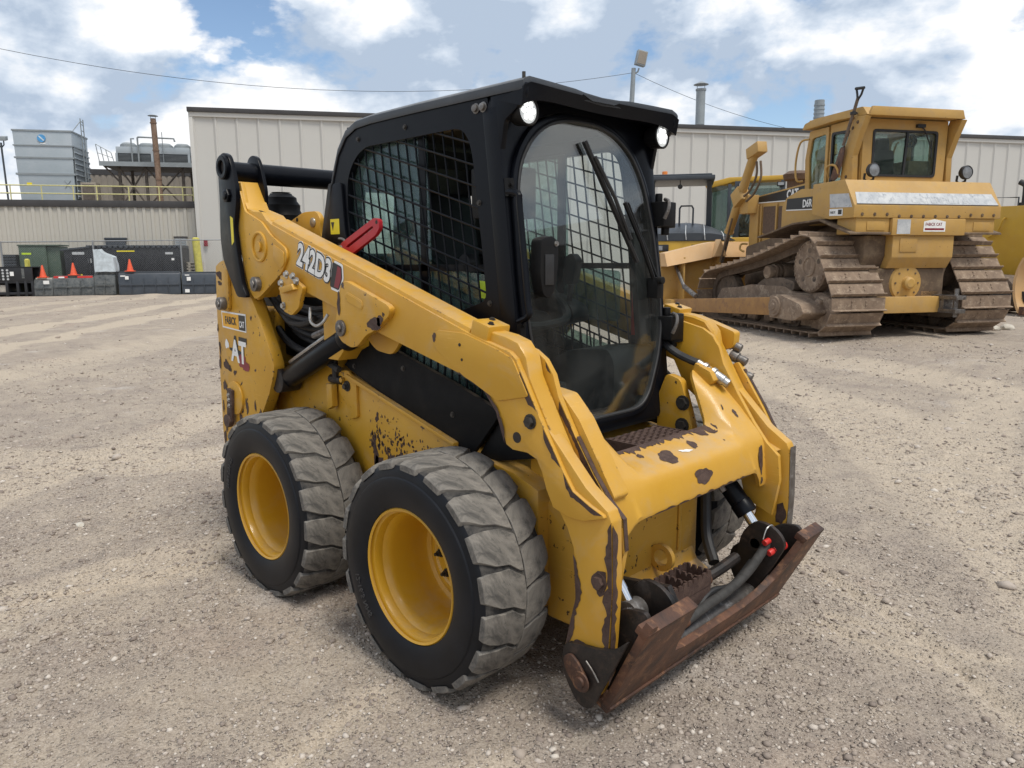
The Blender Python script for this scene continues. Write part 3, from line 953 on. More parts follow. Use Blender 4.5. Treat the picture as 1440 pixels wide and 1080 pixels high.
# raised chain-case cover with the curved edge behind the front wheel, flange and lifting eye
for s_ in (-1, 1):
    bm = nb()
    cov = [(0.30, 0.55), (0.33, 0.66), (0.40, 0.80), (0.47, 0.885), (0.56, 0.895), (1.02, 0.765), (1.16, 0.70), (1.2, 0.5), (0.9, 0.4), (0.5, 0.4)]
    prism(bm, poly_round(cov, 0.03), 1, s_*0.488, s_*0.496)
    part('chaincase_cover', bm, 'yellow_chip', ch, 0.003)
    bm = nb()
    prism(bm, [(0.235, 0.985), (0.95, 0.800), (0.95, 0.785), (0.235, 0.965)], 1, s_*0.47, s_*0.512)
    part('side_flange', bm, 'yellow', ch, 0.003)
    bm = nb()
    prism(bm, poly_round([(0.165, 0.99), (0.235, 1.00), (0.30, 0.955), (0.30, 0.80), (0.24, 0.785), (0.215, 0.85), (0.16, 0.90)], 0.01), 1, s_*0.49, s_*0.503)
    cyl(bm, (0.205, s_*0.503, 0.955), (0.205, s_*0.52, 0.955), 0.012, seg=12)
    part('pin_boss', bm, 'yellow_chip', ch, 0.003)
    bm = nb(); cyl(bm, (0.232, s_*0.500, 0.93), (0.232, s_*0.5065, 0.93), 0.024, seg=20); part('access_hole', bm, 'oily', ch)
    bm = nb(); bolt(bm, (0.226, s_*0.5065, 0.928), (0, s_, 0), 0.012, 0.012); part('bolt', bm, 'boltdark', ch)
    # small bracket plate above the rear tyre
    bm = nb(); prism(bm, [(0.10, 0.93), (0.145, 0.93), (0.145, 0.83), (0.10, 0.81)], 1, s_*0.50, s_*0.53); part('bracket', bm, 'yellow', ch, 0.004)
    bm = nb(); cyl(bm, (0.15, s_*0.51, 0.955), (0.15, s_*0.51, 1.09), 0.014, seg=10); cyl(bm, (0.10, s_*0.5, 0.95), (0.19, s_*0.5, 0.95), 0.02, seg=10); part('latch_rod', bm, 'oily', ch)
    # slanting inner tower wall between the tail and the lift cylinder
    bm = nb(); prism(bm, [(-0.30, 0.70), (0.16, 0.90), (0.14, 1.05), (-0.02, 1.10), (-0.25, 0.98)], 1, s_*0.44, s_*0.485); part('tower_wall', bm, 'yellow_chip', ch, 0.005)

# black panel beside the cab
for s_ in (-1, 1):
    bm = nb()
    prism(bm, poly_round([(0.19, 1.02), (0.285, 1.075), (0.45, 1.145), (0.94, 1.018), (1.15, 0.955), (1.165, 0.925), (1.02, 0.755), (0.58, 0.884), (0.28, 0.985)], 0.006), 1, s_*0.488, s_*0.470)
    p_ = part('side_panel', bm, 'panel', bev=0.004)
    bm = nb()
    for x_, z_ in ((0.27, 1.02), (0.62, 1.045), (0.92, 0.90)):
        bolt(bm, (x_, s_*0.488, z_), (0, s_, 0), 0.008, 0.006)
    part('panel_bolt', bm, 'boltdark', p_)
    # dark triangular gap piece in front of the panel
    bm = nb(); prism(bm, [(1.03, 0.75), (1.17, 0.93), (1.23, 1.00), (1.30, 0.95), (1.32, 0.80), (1.15, 0.76)], 1, s_*0.44, s_*0.468); part('front_shield', bm, 'blackdull', bev=0.004)

# ---- rear tail uprights, counterweight and engine hood
TAIL = [(-0.754, 1.446), (-0.700, 1.468), (-0.611, 1.482), (-0.542, 1.468), (-0.487, 1.427), (-0.343, 1.242), (-0.215, 1.03), (-0.198, 0.984), (-0.212, 0.939), (-0.266, 0.841), (-0.342, 0.744), (-0.40, 0.50), (-0.45, 0.34), (-0.66, 0.34), (-0.79, 0.46), (-0.80, 0.60), (-0.79, 0.85), (-0.775, 1.234)]
for s_ in (-1, 1):
    bm = nb(); prism(bm, poly_round(TAIL, 0.012, 3), 1, s_*0.62, s_*0.565)
    tl = part('rear_upright', bm, 'yellow_chip', bev=0.004)
    bm = nb(); prism(bm, poly_round([(-0.72, 1.35), (-0.60, 1.38), (-0.50, 1.30), (-0.36, 1.10), (-0.33, 0.98), (-0.40, 0.80), (-0.6, 0.5), (-0.72, 0.55)], 0.02), 1, s_*0.565, s_*0.50)
    part('upright_web', bm, 'yellow_chip', tl, 0.004)
    # slotted pin keeper at the top, disc with strap lower down
    bm = nb(); prism(bm, poly_round([(-0.655, 1.425), (-0.60, 1.435), (-0.585, 1.41), (-0.60, 1.23), (-0.655, 1.22), (-0.67, 1.25)], 0.018), 1, s_*0.62, s_*0.636)
    part('pin_keeper', bm, 'yellow_chip', tl, 0.003)
    bm = nb(); cyl(bm, (-0.645, s_*0.63, 1.262), (-0.645, s_*0.668, 1.262), 0.032, seg=20); cyl(bm, (-0.645, s_*0.668, 1.262), (-0.645, s_*0.676, 1.262), 0.019, seg=6); part('pivot_pin', bm, 'steelgrey', tl, 0.003)
    bm = nb(); cyl(bm, (-0.615, s_*0.62, 0.785), (-0.615, s_*0.632, 0.785), 0.085, seg=36); part('boss_plate', bm, 'yellow_chip', tl, 0.004)
    bm = nb()
    Mx = Matrix.Rotation(R(8), 3, 'Y')
    obox(bm, (-0.645, s_*0.640, 0.745), 0.055, 0.016, 0.17, Mx)
    cyl(bm, (-0.668, s_*0.632, 0.662), (-0.668, s_*0.658, 0.662), 0.034, seg=20)
    part('strap', bm, 'rustdark', tl, 0.004)
    bm = nb()
    for z_ in (0.80, 0.775, 0.745): bolt(bm, (-0.642, s_*0.648, z_), (0, s_, 0), 0.008, 0.007)
    part('bolt', bm, 'bolt', tl)
    bm = nb(); cyl(bm, (-0.84, s_*0.59, 0.455), (-0.78, s_*0.59, 0.455), 0.012, seg=10); part('tie_down', bm, 'rustdark', tl)
bm = nb(); prism(bm, poly_round([(-0.83, 0.36), (-0.70, 0.28), (-0.45, 0.28), (-0.45, 1.24), (-0.76, 1.24), (-0.83, 1.1)], 0.04), 1, -0.50, 0.50); part('counterweight', bm, 'yellow_chip', bev=0.01)
bm = nb(); prism(bm, poly_round([(-0.76, 1.24), (-0.72, 1.40), (-0.10, 1.50), (-0.02, 1.50), (-0.02, 1.0), (-0.45, 1.0)], 0.03), 1, -0.42, 0.42)
hd = part('engine_hood', bm, 'blackdull', bev=0.012)
bm = nb()
for k in range(9): box(bm, -0.66+k*0.058, -0.635+k*0.058, -0.30, 0.30, 1.41+k*0.0095, 1.428+k*0.0095)
part('hood_louvre', bm, 'panel', hd)
# black ribbed intake dome showing over the arm
bm = nb()
pr = [(0.0, 0.19), (0.05, 0.188)]
for k in range(9):
    a = k/8*PI*0.5
    r_ = 0.105*math.sin(0.35+a*0.72)+0.004*((k % 2)*2-1); pr.append((r_, 0.185-0.17*(1-math.cos(a*0.9))))
pr += [(0.112, -0.02), (0.108, -0.20)]
lathe(bm, pr[::-1], (-0.64, -0.30, 1.63), 2, 32)
part('air_cleaner', bm, 'blackdull')
bm = nb(); prism(bm, poly_round([(-0.42, 1.40), (-0.41, 1.63), (-0.20, 1.695), (-0.085, 1.695), (-0.050, 1.66), (-0.058, 1.60), (-0.03, 1.53), (0.05, 1.45), (0.05, 1.3), (-0.4, 1.3)], 0.03), 1, -0.43, -0.405)
br = part('cab_mount_plate', bm, 'yellow', bev=0.004)
bm = nb(); cyl(bm, (-0.112, -0.436, 1.644), (-0.112, -0.42, 1.644), 0.022, seg=18); part('mount_pin', bm, 'bolt', br, 0.003)
bm = nb(); cyl(bm, (-0.255, -0.4315, 1.662), (-0.255, -0.43, 1.662), 0.010, seg=12); part('hole', bm, 'oily', br)

# ---- hoses and steel box behind the arm
bm = nb(); prism(bm, [(0.185, 1.33), (0.335, 1.33), (0.335, 1.10), (0.29, 1.055), (0.185, 1.055)], 1, -0.58, -0.45)
bx_ = part('valve_box', bm, 'yellow', bev=0.005)
bm = nb()
for k, (z_, y_) in enumerate(((1.27, -.47), (1.22, -.50), (1.18, -.48), (1.24, -.43), (1.14, -.45), (1.06, -.47), (1.10, -.42))):
    tube(bm, [(-0.42, y_, z_+0.08), (-0.25, y_-0.02, z_+0.01), (-0.05, y_, z_-0.02), (0.14, y_+0.02, z_+0.02), (0.3, y_+.03, z_+0.06)], 0.014+0.004*(k % 2), 8, 5)
part('hose_bundle', bm, 'hose')
bm = nb(); tube(bm, [(-0.30, -.515, 1.235), (-0.20, -.53, 1.19), (-0.08, -.53, 1.185), (0.02, -.52, 1.215)], 0.013, 8, 5); tube(bm, [(-0.1, -.50, 1.03), (0.0, -.53, 1.02), (0.1, -.53, 1.03), (0.2, -.52, 1.0)], 0.015, 8, 5)
part('dusty_hose', bm, 'hosedust')
bm = nb(); prism(bm, [(-0.40, 0.9), (0.40, 0.95), (0.42, 1.4), (-0.40, 1.4)], 1, -0.40, -0.385); part('inner_bulkhead', bm, 'oily')

# ---- lift cylinders
for s_ in (-1, 1):
    a, b_ = Vector((-0.215, s_*0.552, 0.915)), Vector((0.43, s_*0.552, 1.195))
    d = (b_-a).normalized()
    bm = nb(); cyl(bm, a+d*0.02, a+d*0.60, 0.049, seg=28); cyl(bm, a+d*0.58, a+d*0.625, 0.054, seg=28)
    lc = part('lift_cylinder', bm, 'black', bev=0.003)
    bm = nb(); cyl(bm, a+Vector((0, -0.05, 0)), a+Vector((0, 0.05, 0)), 0.058, seg=24); part('cylinder_eye', bm, 'oily', lc, 0.004)
    bm = nb(); cyl(bm, a+d*0.60, b_, 0.028, seg=20); part('rod', bm, 'chrome', lc)
    bm = nb(); up = Vector((-d.z, 0, d.x))
    tube(bm, [a+d*0.08+up*0.062, a+d*0.3+up*0.064, a+d*0.50+up*0.064, a+d*0.56+up*0.075, a+d*0.61+up*0.10], 0.010, 8); part('cylinder_pipe', bm, 'bolt', lc)
    bm = nb(); tube(bm, [a+d*0.34+up*0.10, a+d*0.50+up*0.085, a+d*0.60+up*0.11, a+d*0.66+up*0.16], 0.015, 8, 4)
    cyl(bm, a+d*0.49+up*0.087, a+d*0.57+up*0.098, 0.019, seg=10); part('cylinder_hose', bm, 'steelgrey', lc)

# ---- loader arms
YOUT = 0.615
OUT = [(-0.468, 1.835), (-0.452, 1.771), (-0.495, 1.622), (-0.455, 1.474), (-0.404, 1.331), (-0.366, 1.296), (-0.330, 1.290), (-0.298, 1.303), (-0.084, 1.411), (0.059, 1.352), (0.219, 1.312), (0.364, 1.277), (0.647, 1.197),
       (1.126, 1.086), (1.235, 1.045), (1.295, 0.981), (1.335, 0.880), (1.365, 0.868), (1.430, 0.869), (1.470, 0.855), (1.492, 0.82), (1.512, 0.765), (1.540, 0.715), (1.600, 0.70), (1.66, 0.70), (1.74, 0.728),
       (1.735, 0.736), (1.687, 0.753), (1.621, 0.784), (1.583, 0.836), (1.501, 0.960), (1.380, 1.165), (1.352, 1.185), (1.169, 1.229), (0.946, 1.297), (0.604, 1.403), (0.086, 1.557), (-0.165, 1.635), (-0.205, 1.655), (-0.243, 1.690), (-0.392, 1.702), (-0.432, 1.835)]
LEG = [(1.40, 0.90), (1.470, 0.865), (1.500, 0.80), (1.520, 0.74), (1.555, 0.70), (1.585, 0.66), (1.612, 0.60), (1.620, 0.52), (1.625, 0.44), (1.600, 0.34), (1.575, 0.25), (1.59, 0.16), (1.645, 0.115), (1.71, 0.14), (1.745, 0.22), (1.755, 0.34), (1.764, 0.50), (1.757, 0.715), (1.742, 0.745), (1.66, 0.80), (1.60, 0.86), (1.5, 0.96)]
INN = [(-0.50, 1.845), (-0.394, 1.705), (-0.25, 1.66), (0.225, 1.515), (0.88, 1.319), (1.146, 1.240), (1.330, 1.196), (1.375, 1.185), (1.420, 1.158), (1.455, 1.112), (1.478, 1.045), (1.550, 0.925), (1.622, 0.820), (1.683, 0.745), (1.735, 0.700), (1.745, 0.60), (1.72, 0.45), (1.6, 0.5), (1.55, 0.68), (1.48, 0.80), (1.30, 0.93), (1.24, 1.04), (0.647, 1.197), (0.06, 1.352), (-0.30, 1.31), (-0.45, 1.474), (-0.495, 1.622)]
WEB = [(-0.46, 1.80), (-0.48, 1.62), (-0.445, 1.474), (-0.38, 1.32), (-0.33, 1.30), (-0.084, 1.421), (0.065, 1.360), (0.65, 1.205), (1.23, 1.055), (1.29, 1.0), (1.34, 0.89), (1.47, 0.865), (1.53, 0.75), (1.66, 0.72), (1.72, 0.715), (1.66, 0.74), (1.60, 0.765), (1.545, 0.83), (1.47, 0.945), (1.35, 1.15), (1.16, 1.215), (0.6, 1.395), (0.08, 1.548), (-0.17, 1.625), (-0.25, 1.675), (-0.385, 1.69)]
def sweep_cover(bm, path, y0, y1, hgt, ch_=0.02, end_drop=False):
    """rounded cap running along a path given as (x, z)"""
    n = len(path); rings = []
    for i, (x_, z_) in enumerate(path):
        a = Vector(path[max(i-1, 0)]); b_ = Vector(path[min(i+1, n-1)])
        d = (b_-a).normalized(); nn = Vector((-d.y, d.x))
        hh = hgt[i] if isinstance(hgt, list) else hgt
        prof = [(y0, -0.03), (y0, hh-ch_*1.2), (y0+ch_*0.25*(1 if y1 > y0 else -1), hh-ch_*0.45), (y0+ch_*(1 if y1 > y0 else -1), hh), (y1-ch_*(1 if y1 > y0 else -1), hh), (y1, hh-ch_), (y1, -0.03)]
        rings.append([bm.verts.new((x_+nn.x*h_, y_, z_+nn.y*h_)) for y_, h_ in prof])
    for i in range(n-1):
        for k in range(7):
            j = (k+1) % 7
            bm.faces.new((rings[i][k], rings[i][j], rings[i+1][j], rings[i+1][k]))
    bm.faces.new(rings[0]); bm.faces.new(rings[-1][::-1])
for s_ in (-1, 1):
    y_ = lambda v: s_*v
    bm = nb()
    prism(bm, OUT, 1, y_(YOUT), y_(YOUT-0.022))
    arm = part('loader_arm', bm, 'yellow', bev=0.004)
    bm = nb(); prism(bm, LEG, 1, y_(YOUT-0.014), y_(YOUT-0.064)); part('arm_leg', bm, 'yellow', arm, 0.005)
    bm = nb(); prism(bm, INN, 1, y_(0.522), y_(0.50)); part('inner_plate', bm, 'yellow', arm, 0.004)
    bm = nb(); prism(bm, WEB, 1, y_(YOUT-0.020), y_(0.520)); part('arm_box', bm, 'yellow', arm)
    bm = nb()
    sweep_cover(bm, [(-0.165, 1.628), (0.086, 1.551), (0.604, 1.397), (0.946, 1.291), (1.155, 1.228)], y_(YOUT-0.004), y_(0.506), 0.030, 0.026)
    part('pipe_cover', bm, 'yellow', arm)
    bm = nb()
    sweep_cover(bm, [(1.235, 1.203), (1.300, 1.186), (1.345, 1.17), (1.372, 1.145), (1.40, 1.095), (1.50, 0.932), (1.553, 0.846)], y_(YOUT-0.018), y_(0.526), [0.040, 0.048, 0.052, 0.045, 0.028, 0.022, 0.020], 0.008)
    part('pipe_cover', bm, 'yellow', arm)
    bm = nb()
    Mx = Matrix.Rotation(R(15), 3, 'Y')
    obox(bm, (1.205, s_*0.562, 1.228), 0.085, 0.10, 0.085, Mx)
    blk = part('clamp_block', bm, 'yellow', arm, 0.008)
    bm = nb()
    nrm = Mx @ Vector((0, 0, 1))
    for k in (-1, 1):
        bolt(bm, Vector((1.205+k*0.02, s_*0.562+s_*0.0, 1.228))+nrm*0.0425 + Vector((0, k*-0.022, -k*0.005)), nrm, 0.008, 0.007)
    part('bolt', bm, 'boltdark', blk)
    # lift-cylinder lug plate with its slot and pin
    bm = nb()
    prism(bm, poly_round([(0.442, 1.392), (0.475, 1.392), (0.735, 1.312), (0.757, 1.297), (0.745, 1.268), (0.64, 1.203), (0.596, 1.190), (0.534, 1.141), (0.489, 1.130), (0.418, 1.150), (0.384, 1.187), (0.383, 1.235), (0.410, 1.322), (0.424, 1.37)], 0.02, 3), 1, y_(YOUT), y_(YOUT+0.026))
    lug_ = part('cylinder_lug', bm, 'yellow_chip', arm, 0.004)
    bm = nb(); prism(bm, poly_round([(0.455, 1.335), (0.475, 1.352), (0.578, 1.320), (0.585, 1.295), (0.568, 1.283), (0.468, 1.313)], 0.014), 1, y_(YOUT+0.0262), y_(YOUT+0.0285)); part('slot_edge', bm, 'yellow', lug_, 0.001)
    bm = nb(); prism(bm, poly_round([(0.463, 1.333), (0.478, 1.344), (0.572, 1.315), (0.578, 1.297), (0.566, 1.289), (0.474, 1.317)], 0.010), 1, y_(YOUT+0.0286), y_(YOUT+0.0292)); part('slot', bm, 'yellow_chip', lug_)
    bm = nb(); cyl(bm, (0.425, y_(YOUT+0.024), 1.205), (0.425, y_(YOUT+0.036), 1.205), 0.033, seg=28); cyl(bm, (0.425, y_(YOUT+0.036), 1.205), (0.425, y_(YOUT+0.046), 1.205), 0.017, seg=6); part('pivot_pin', bm, 'steelgrey', lug_, 0.002)
    bm = nb(); prism(bm, poly_round([(0.38, 1.19), (0.60, 1.22), (0.66, 1.16), (0.60, 1.10), (0.49, 1.11)], 0.03), 1, y_(0.525), y_(0.505)); part('inner_lug', bm, 'yellow', lug_, 0.004)
    # doubler plates
    bm = nb(); prism(bm, poly_round([(0.985, 1.222), (1.005, 1.233), (1.139, 1.231), (1.30, 1.190), (1.37, 1.165), (1.44, 1.052), (1.30, 1.02), (1.18, 1.07), (1.14, 1.082), (0.98, 1.172), (0.974, 1.199)], 0.012), 1, y_(YOUT), y_(YOUT+0.006)); part('doubler_plate', bm, 'yellow', arm, 0.002)
    bm = nb(); prism(bm, poly_round([(-0.425, 1.805), (-0.380, 1.698), (-0.228, 1.646), (-0.150, 1.585), (-0.02, 1.525), (-0.008, 1.486), (-0.065, 1.418), (-0.285, 1.305), (-0.335, 1.292), (-0.385, 1.335), (-0.432, 1.465), (-0.475, 1.594), (-0.468, 1.65)], 0.02, 3), 1, y_(YOUT), y_(YOUT+0.012))
    ear = part('pivot_ear', bm, 'yellow_chip', arm, 0.004)
    bm = nb()
    lathe(bm, [(0.058, 0), (0.070, 0.0), (0.070, 0.006), (0.064, 0.009), (0.058, 0.006)], (-0.255, y_(YOUT+0.012), 1.535), 1, 40, sgn=s_, closed=True)
    cyl(bm, (-0.255, y_(YOUT+0.012), 1.535), (-0.255, y_(YOUT+0.024), 1.535), 0.024, seg=20)
    part('boss_ring', bm, 'yellow', ear)
    bm = nb(); prism(bm, poly_round([(-0.12, 1.545), (-0.03, 1.51), (-0.03, 1.46), (-0.065, 1.435), (-0.13, 1.48)], 0.016), 1, y_(YOUT+0.012), y_(YOUT+0.016)); part('slot_edge', bm, 'yellow', ear, 0.002)
    bm = nb(); cyl(bm, (-0.290, y_(YOUT+0.010), 1.365), (-0.290, y_(YOUT+0.038), 1.365), 0.034, seg=24); cyl(bm, (-0.290, y_(YOUT+0.038), 1.365), (-0.290, y_(YOUT+0.046), 1.365), 0.019, seg=6); part('pivot_pin', bm, 'steelgrey', ear, 0.003)
    # top of the rear tower
    bm = nb(); prism(bm, [(-0.495, 1.842), (-0.47, 1.842), (-0.385, 1.712), (-0.25, 1.678), (-0.21, 1.652), (-0.22, 1.64), (-0.40, 1.69), (-0.47, 1.80)], 1, y_(YOUT-0.003), y_(0.503)); part('tower_cap', bm, 'yellow', arm, 0.003)
    bm = nb(); prism(bm, poly_round([(-0.295, 1.685), (-0.34, 1.697), (-0.34, 1.7035), (-0.295, 1.6925)], 0.001), 1, y_(0.578), y_(0.566)); part('tower_notch', bm, 'oily', arm)
    # arm bracket with small bolts over the lift-lock
    bm = nb(); prism(bm, poly_round([(-0.06, 1.41), (0.05, 1.395), (0.13, 1.36), (0.085, 1.27), (0.02, 1.235), (-0.045, 1.25), (-0.075, 1.34)], 0.012), 1, y_(YOUT+0.002), y_(YOUT+0.022)); lb = part('lock_bracket', bm, 'yellow_chip', arm, 0.003)
    bm = nb(); hexa(bm, [(-0.02, y_(0.62), 1.33), (0.09, y_(0.62), 1.35), (0.09, y_(0.66), 1.35), (-0.02, y_(0.66), 1.33), (-0.04, y_(0.62), 1.355), (0.075, y_(0.62), 1.375), (0.075, y_(0.66), 1.375), (-0.04, y_(0.66), 1.355)]); part('bracket_tab', bm, 'yellow', lb, 0.003)
    bm = nb()
    for x_, z_ in ((0.0, 1.413), (0.055, 1.405), (0.085, 1.385), (-0.05, 1.375), (-0.04, 1.275)): bolt(bm, (x_, y_(YOUT+0.022), z_), (0, s_, 0), 0.012, 0.012)
    part('bolt', bm, 'bolt', lb)
    bm = nb(); tube(bm, [(0.12, y_(0.60), 1.27), (0.15, y_(0.62), 1.22), (0.20, y_(0.625), 1.20), (0.24, y_(0.615), 1.215), (0.26, y_(0.60), 1.25)], 0.007, 8, 5); part('hook_wire', bm, 'bolt', lb)
    # bolts and hole low on the outer face
    bm = nb(); bolt(bm, (1.445, y_(YOUT), 0.973), (0, s_, 0), 0.017, 0.015); part('bolt', bm, 'boltdark', arm)
    bm = nb(); cyl(bm, (1.385, y_(YOUT), 0.912), (1.385, y_(YOUT+0.0012), 0.912), 0.018, seg=18); part('hole', bm, 'oily', arm)
    bm = nb(); cyl(bm, (1.12, y_(YOUT), 1.19), (1.12, y_(YOUT+0.0075), 1.19), 0.006, seg=10); cyl(bm, (1.13, y_(YOUT), 1.14), (1.13, y_(YOUT+0.0075), 1.14), 0.005, seg=10); part('hole', bm, 'oily', arm)
    bm = nb(); bolt(bm, (1.715, y_(YOUT-0.014), 0.52), (0, s_, 0), 0.02, 0.014); part('bolt', bm, 'rustdark', arm)
    # black link plates at the rear and the cross tube
    for yy, t_ in ((0.632, 0.022), (0.492, 0.018)):
        bm = nb()
        bp = [(-0.578, 1.925), (-0.555, 1.962), (-0.51, 1.975), (-0.462, 1.958), (-0.438, 1.915), (-0.402, 1.80), (-0.408, 1.74), (-0.448, 1.627), (-0.43, 1.50), (-0.40, 1.36), (-0.36, 1.30), (-0.46, 1.30), (-0.56, 1.44), (-0.585, 1.48), (-0.60, 1.58), (-0.582, 1.75)]
        prism(bm, poly_round(bp, 0.02, 3), 1, y_(yy), y_(yy+t_)); lk = part('rear_link', bm, 'black', bev=0.004)
        if yy > 0.6:
            bm = nb(); lathe(bm, [(0.030, 0), (0.056, 0), (0.056, 0.014), (0.050, 0.018), (0.034, 0.018), (0.030, 0.012)], (-0.507, y_(yy+t_), 1.905), 1, 28, sgn=s_, closed=True); part('boss_ring', bm, 'black', lk)
            bm = nb(); cyl(bm, (-0.507, y_(yy+t_-0.004), 1.905), (-0.507, y_(yy+t_+0.003), 1.905), 0.031, seg=20); part('bore', bm, 'oily', lk)
            bm = nb(); cyl(bm, (-0.490, y_(yy+t_), 1.775), (-0.490, y_(yy+t_+0.014), 1.775), 0.034, seg=6); cyl(bm, (-0.490, y_(yy+t_), 1.775), (-0.490, y_(yy+t_+0.022), 1.775), 0.02, seg=14); part('bolt', bm, 'black', lk, 0.003)
            bm = nb(); prism(bm, [(-0.478, 1.68), (-0.452, 1.67), (-0.455, 1.56), (-0.478, 1.545)], 1, y_(yy+t_), y_(yy+t_+0.0012)); part('warning_sticker', bm, 'decalyellow', lk)
bm = nb(); cyl(bm, (-0.507, -0.63, 1.885), (-0.507, 0.63, 1.885), 0.050, seg=32); part('cross_tube', bm, 'black')

# ---- chipped paint and bare metal on the right arm and body (photographed wear)
LF = YOUT+0.0009
bm = nb()
def wear_path(pts, y, inw, w0, w1, seed):
    edge_strip(bm, [(x_, y, z_) for x_, z_ in pts], (inw[0], 0, inw[1]), w0, w1, (0, -0.0008, 0), seed)
wear_path([(1.10, 1.092), (1.126, 1.086), (1.235, 1.047), (1.293, 0.983), (1.332, 0.885)], -YOUT-0.004, (0.55, 0.83), 0.004, 0.026, 1)
wear_path([(1.40, 1.128), (1.44, 1.062), (1.47, 1.012)], -YOUT-0.002, (-0.85, -0.5), 0.006, 0.040, 2)
wear_path([(1.500, 0.960), (1.545, 0.892), (1.572, 0.850)], -YOUT-0.002, (-0.85, -0.5), 0.008, 0.024, 3)
wear_path([(1.583, 0.836), (1.602, 0.805), (1.621, 0.784), (1.687, 0.753), (1.735, 0.736)], -YOUT-0.002, (-0.4, -0.9), 0.010, 0.020, 4)
part('worn_edge', bm, 'rustdark')
bm = nb()
wear_path([(1.757, 0.715), (1.762, 0.60), (1.764, 0.50), (1.757, 0.36), (1.75, 0.25), (1.72, 0.15)], -YOUT+0.013, (-1, 0), 0.004, 0.034, 5)
wear_path([(1.612, 0.58), (1.620, 0.52), (1.625, 0.44), (1.60, 0.34), (1.58, 0.25)], -YOUT+0.013, (1, 0), 0.001, 0.030, 6)
flat_poly(bm, [(x_, -YOUT+0.0122, z_) for x_, z_ in blob(1.648, 0.285, 0.040, 0.02, 20, 5)])
flat_poly(bm, [(x_, -YOUT+0.0122, z_) for x_, z_ in blob(1.718, 0.52, 0.028, 0.036, 20, 6)])
part('worn_edge', bm, 'rustdark')
# front lip of the leg and of the inner plate rubbed bare
bm = nb()
pa = [(1.5525, -0.5, .925), (1.6245, -0.5, .82), (1.6855, -0.5, .745), (1.7375, -0.5, .70), (1.7475, -0.5, .60)]
for i in range(len(pa)-1):
    a, b_ = Vector(pa[i]), Vector(pa[i+1])
    n_ = Vector((0.0015, 0, 0.0012))
    flat_poly(bm, [a+n_+Vector((0, -0.002, 0)), b_+n_+Vector((0, -0.002, 0)), b_+n_+Vector((0, -0.020, 0)), a+n_+Vector((0, -0.020, 0))])
edge_strip(bm, [(1.7655-abs(z_-0.52)*0.03, -0.600, z_) for z_ in np.linspace(0.71, 0.20, 30)], (0, 1, 0), 0.010, 0.040, (0.0004, 0, 0), 31, 0.016)
part('bare_lip', bm, 'rustdark')
bm = nb()
wear_path([(1.483, 1.03), (1.552, 0.922), (1.624, 0.818), (1.684, 0.744)], -0.5235, (-0.85, -0.5), 0.008, 0.026, 8)
wear_path([(1.425, 1.152), (1.447, 1.115)], -0.5235, (-0.8, -0.5), 0.012, 0.03, 9)
part('worn_edge', bm, 'rustdark')
bm = nb()
for k, (x_, z_, rx, rz_) in enumerate(((0.413, 1.302, 0.012, 0.045), (0.655, 1.235, 0.040, 0.028), (0.69, 1.25, 0.02, 0.02), (0.985, 1.207, 0.010, 0.016))):
    flat_poly(bm, [(a, -YOUT-0.0275 if x_ < 0.9 else -YOUT-0.0068, c_) for a, c_ in blob(x_, z_, rx, rz_, 16, 20+k)])
part('paint_chip', bm, 'rustdark', lug_)
bm = nb()
for k, (x_, z_, rx, rz_) in enumerate(((-0.71, 1.40, 0.035, 0.022), (-0.715, 1.36, 0.022, 0.012), (-0.765, 1.03, 0.012, 0.03), (-0.775, 0.95, 0.012, 0.035), (-0.70, 0.945, 0.032, 0.028), (-0.735, 0.835, 0.02, 0.03), (-0.77, 0.72, 0.01, 0.03),
                                     (-0.66, 0.93, 0.01, 0.02), (-0.50, 0.755, 0.015, 0.035), (-0.72, 0.70, 0.012, 0.012), (-0.555, 0.735, 0.012, 0.022), (-0.575, 0.69, 0.014, 0.028), (-0.61, 0.915, 0.018, 0.012), (-0.46, 0.60, 0.03, 0.025), (-0.75, 0.60, 0.012, 0.012),
                                     (-0.40, 1.20, 0.008, 0.012), (-0.775, 1.13, 0.008, 0.02), (-0.36, 0.74, 0.012, 0.02), (-0.71, 0.52, 0.03, 0.03), (-0.775, 0.55, 0.012, 0.05), (-0.41, 0.77, 0.008, 0.03))):
    flat_poly(bm, [(a, -0.6212, c_) for a, c_ in blob(x_, z_, rx, rz_, 16, 40+k, 0.4)])
part('paint_chip', bm, 'rustdark')
# pitted paint on the chain-case cover
bm = nb(); g_ = random.Random(5)
for k in range(240):
    u_ = g_.random()**0.85; v_ = g_.random()**0.75
    x_ = 0.378+0.46*u_; z_ = 0.862-0.055*u_-0.20*v_
    if z_ < 0.655 or (u_ > 0.6 and v_ < 0.25): continue
    r_ = g_.uniform(0.0018, 0.0050)*(0.8+1.3*v_*(1-0.4*u_))
    flat_poly(bm, [(a, -0.4968, c_) for a, c_ in blob(x_, z_, r_, r_*g_.uniform(0.8, 2.0), 9, k+100, 0.45)])
for k, (x_, z_, rx, rz_) in enumerate(((0.42, 0.66, 0.02, 0.06), (0.45, 0.61, 0.03, 0.05), (0.44, 0.82, 0.012, 0.02), (0.62, 0.60, 0.02, 0.02), (0.53, 0.66, 0.02, 0.018), (0.60, 0.68, 0.016, 0.02))):
    flat_poly(bm, [(a, -0.4966, c_) for a, c_ in blob(x_, z_, rx, rz_, 16, 300+k, 0.5)])
part('paint_chip', bm, 'rustdark', kind='stuff')

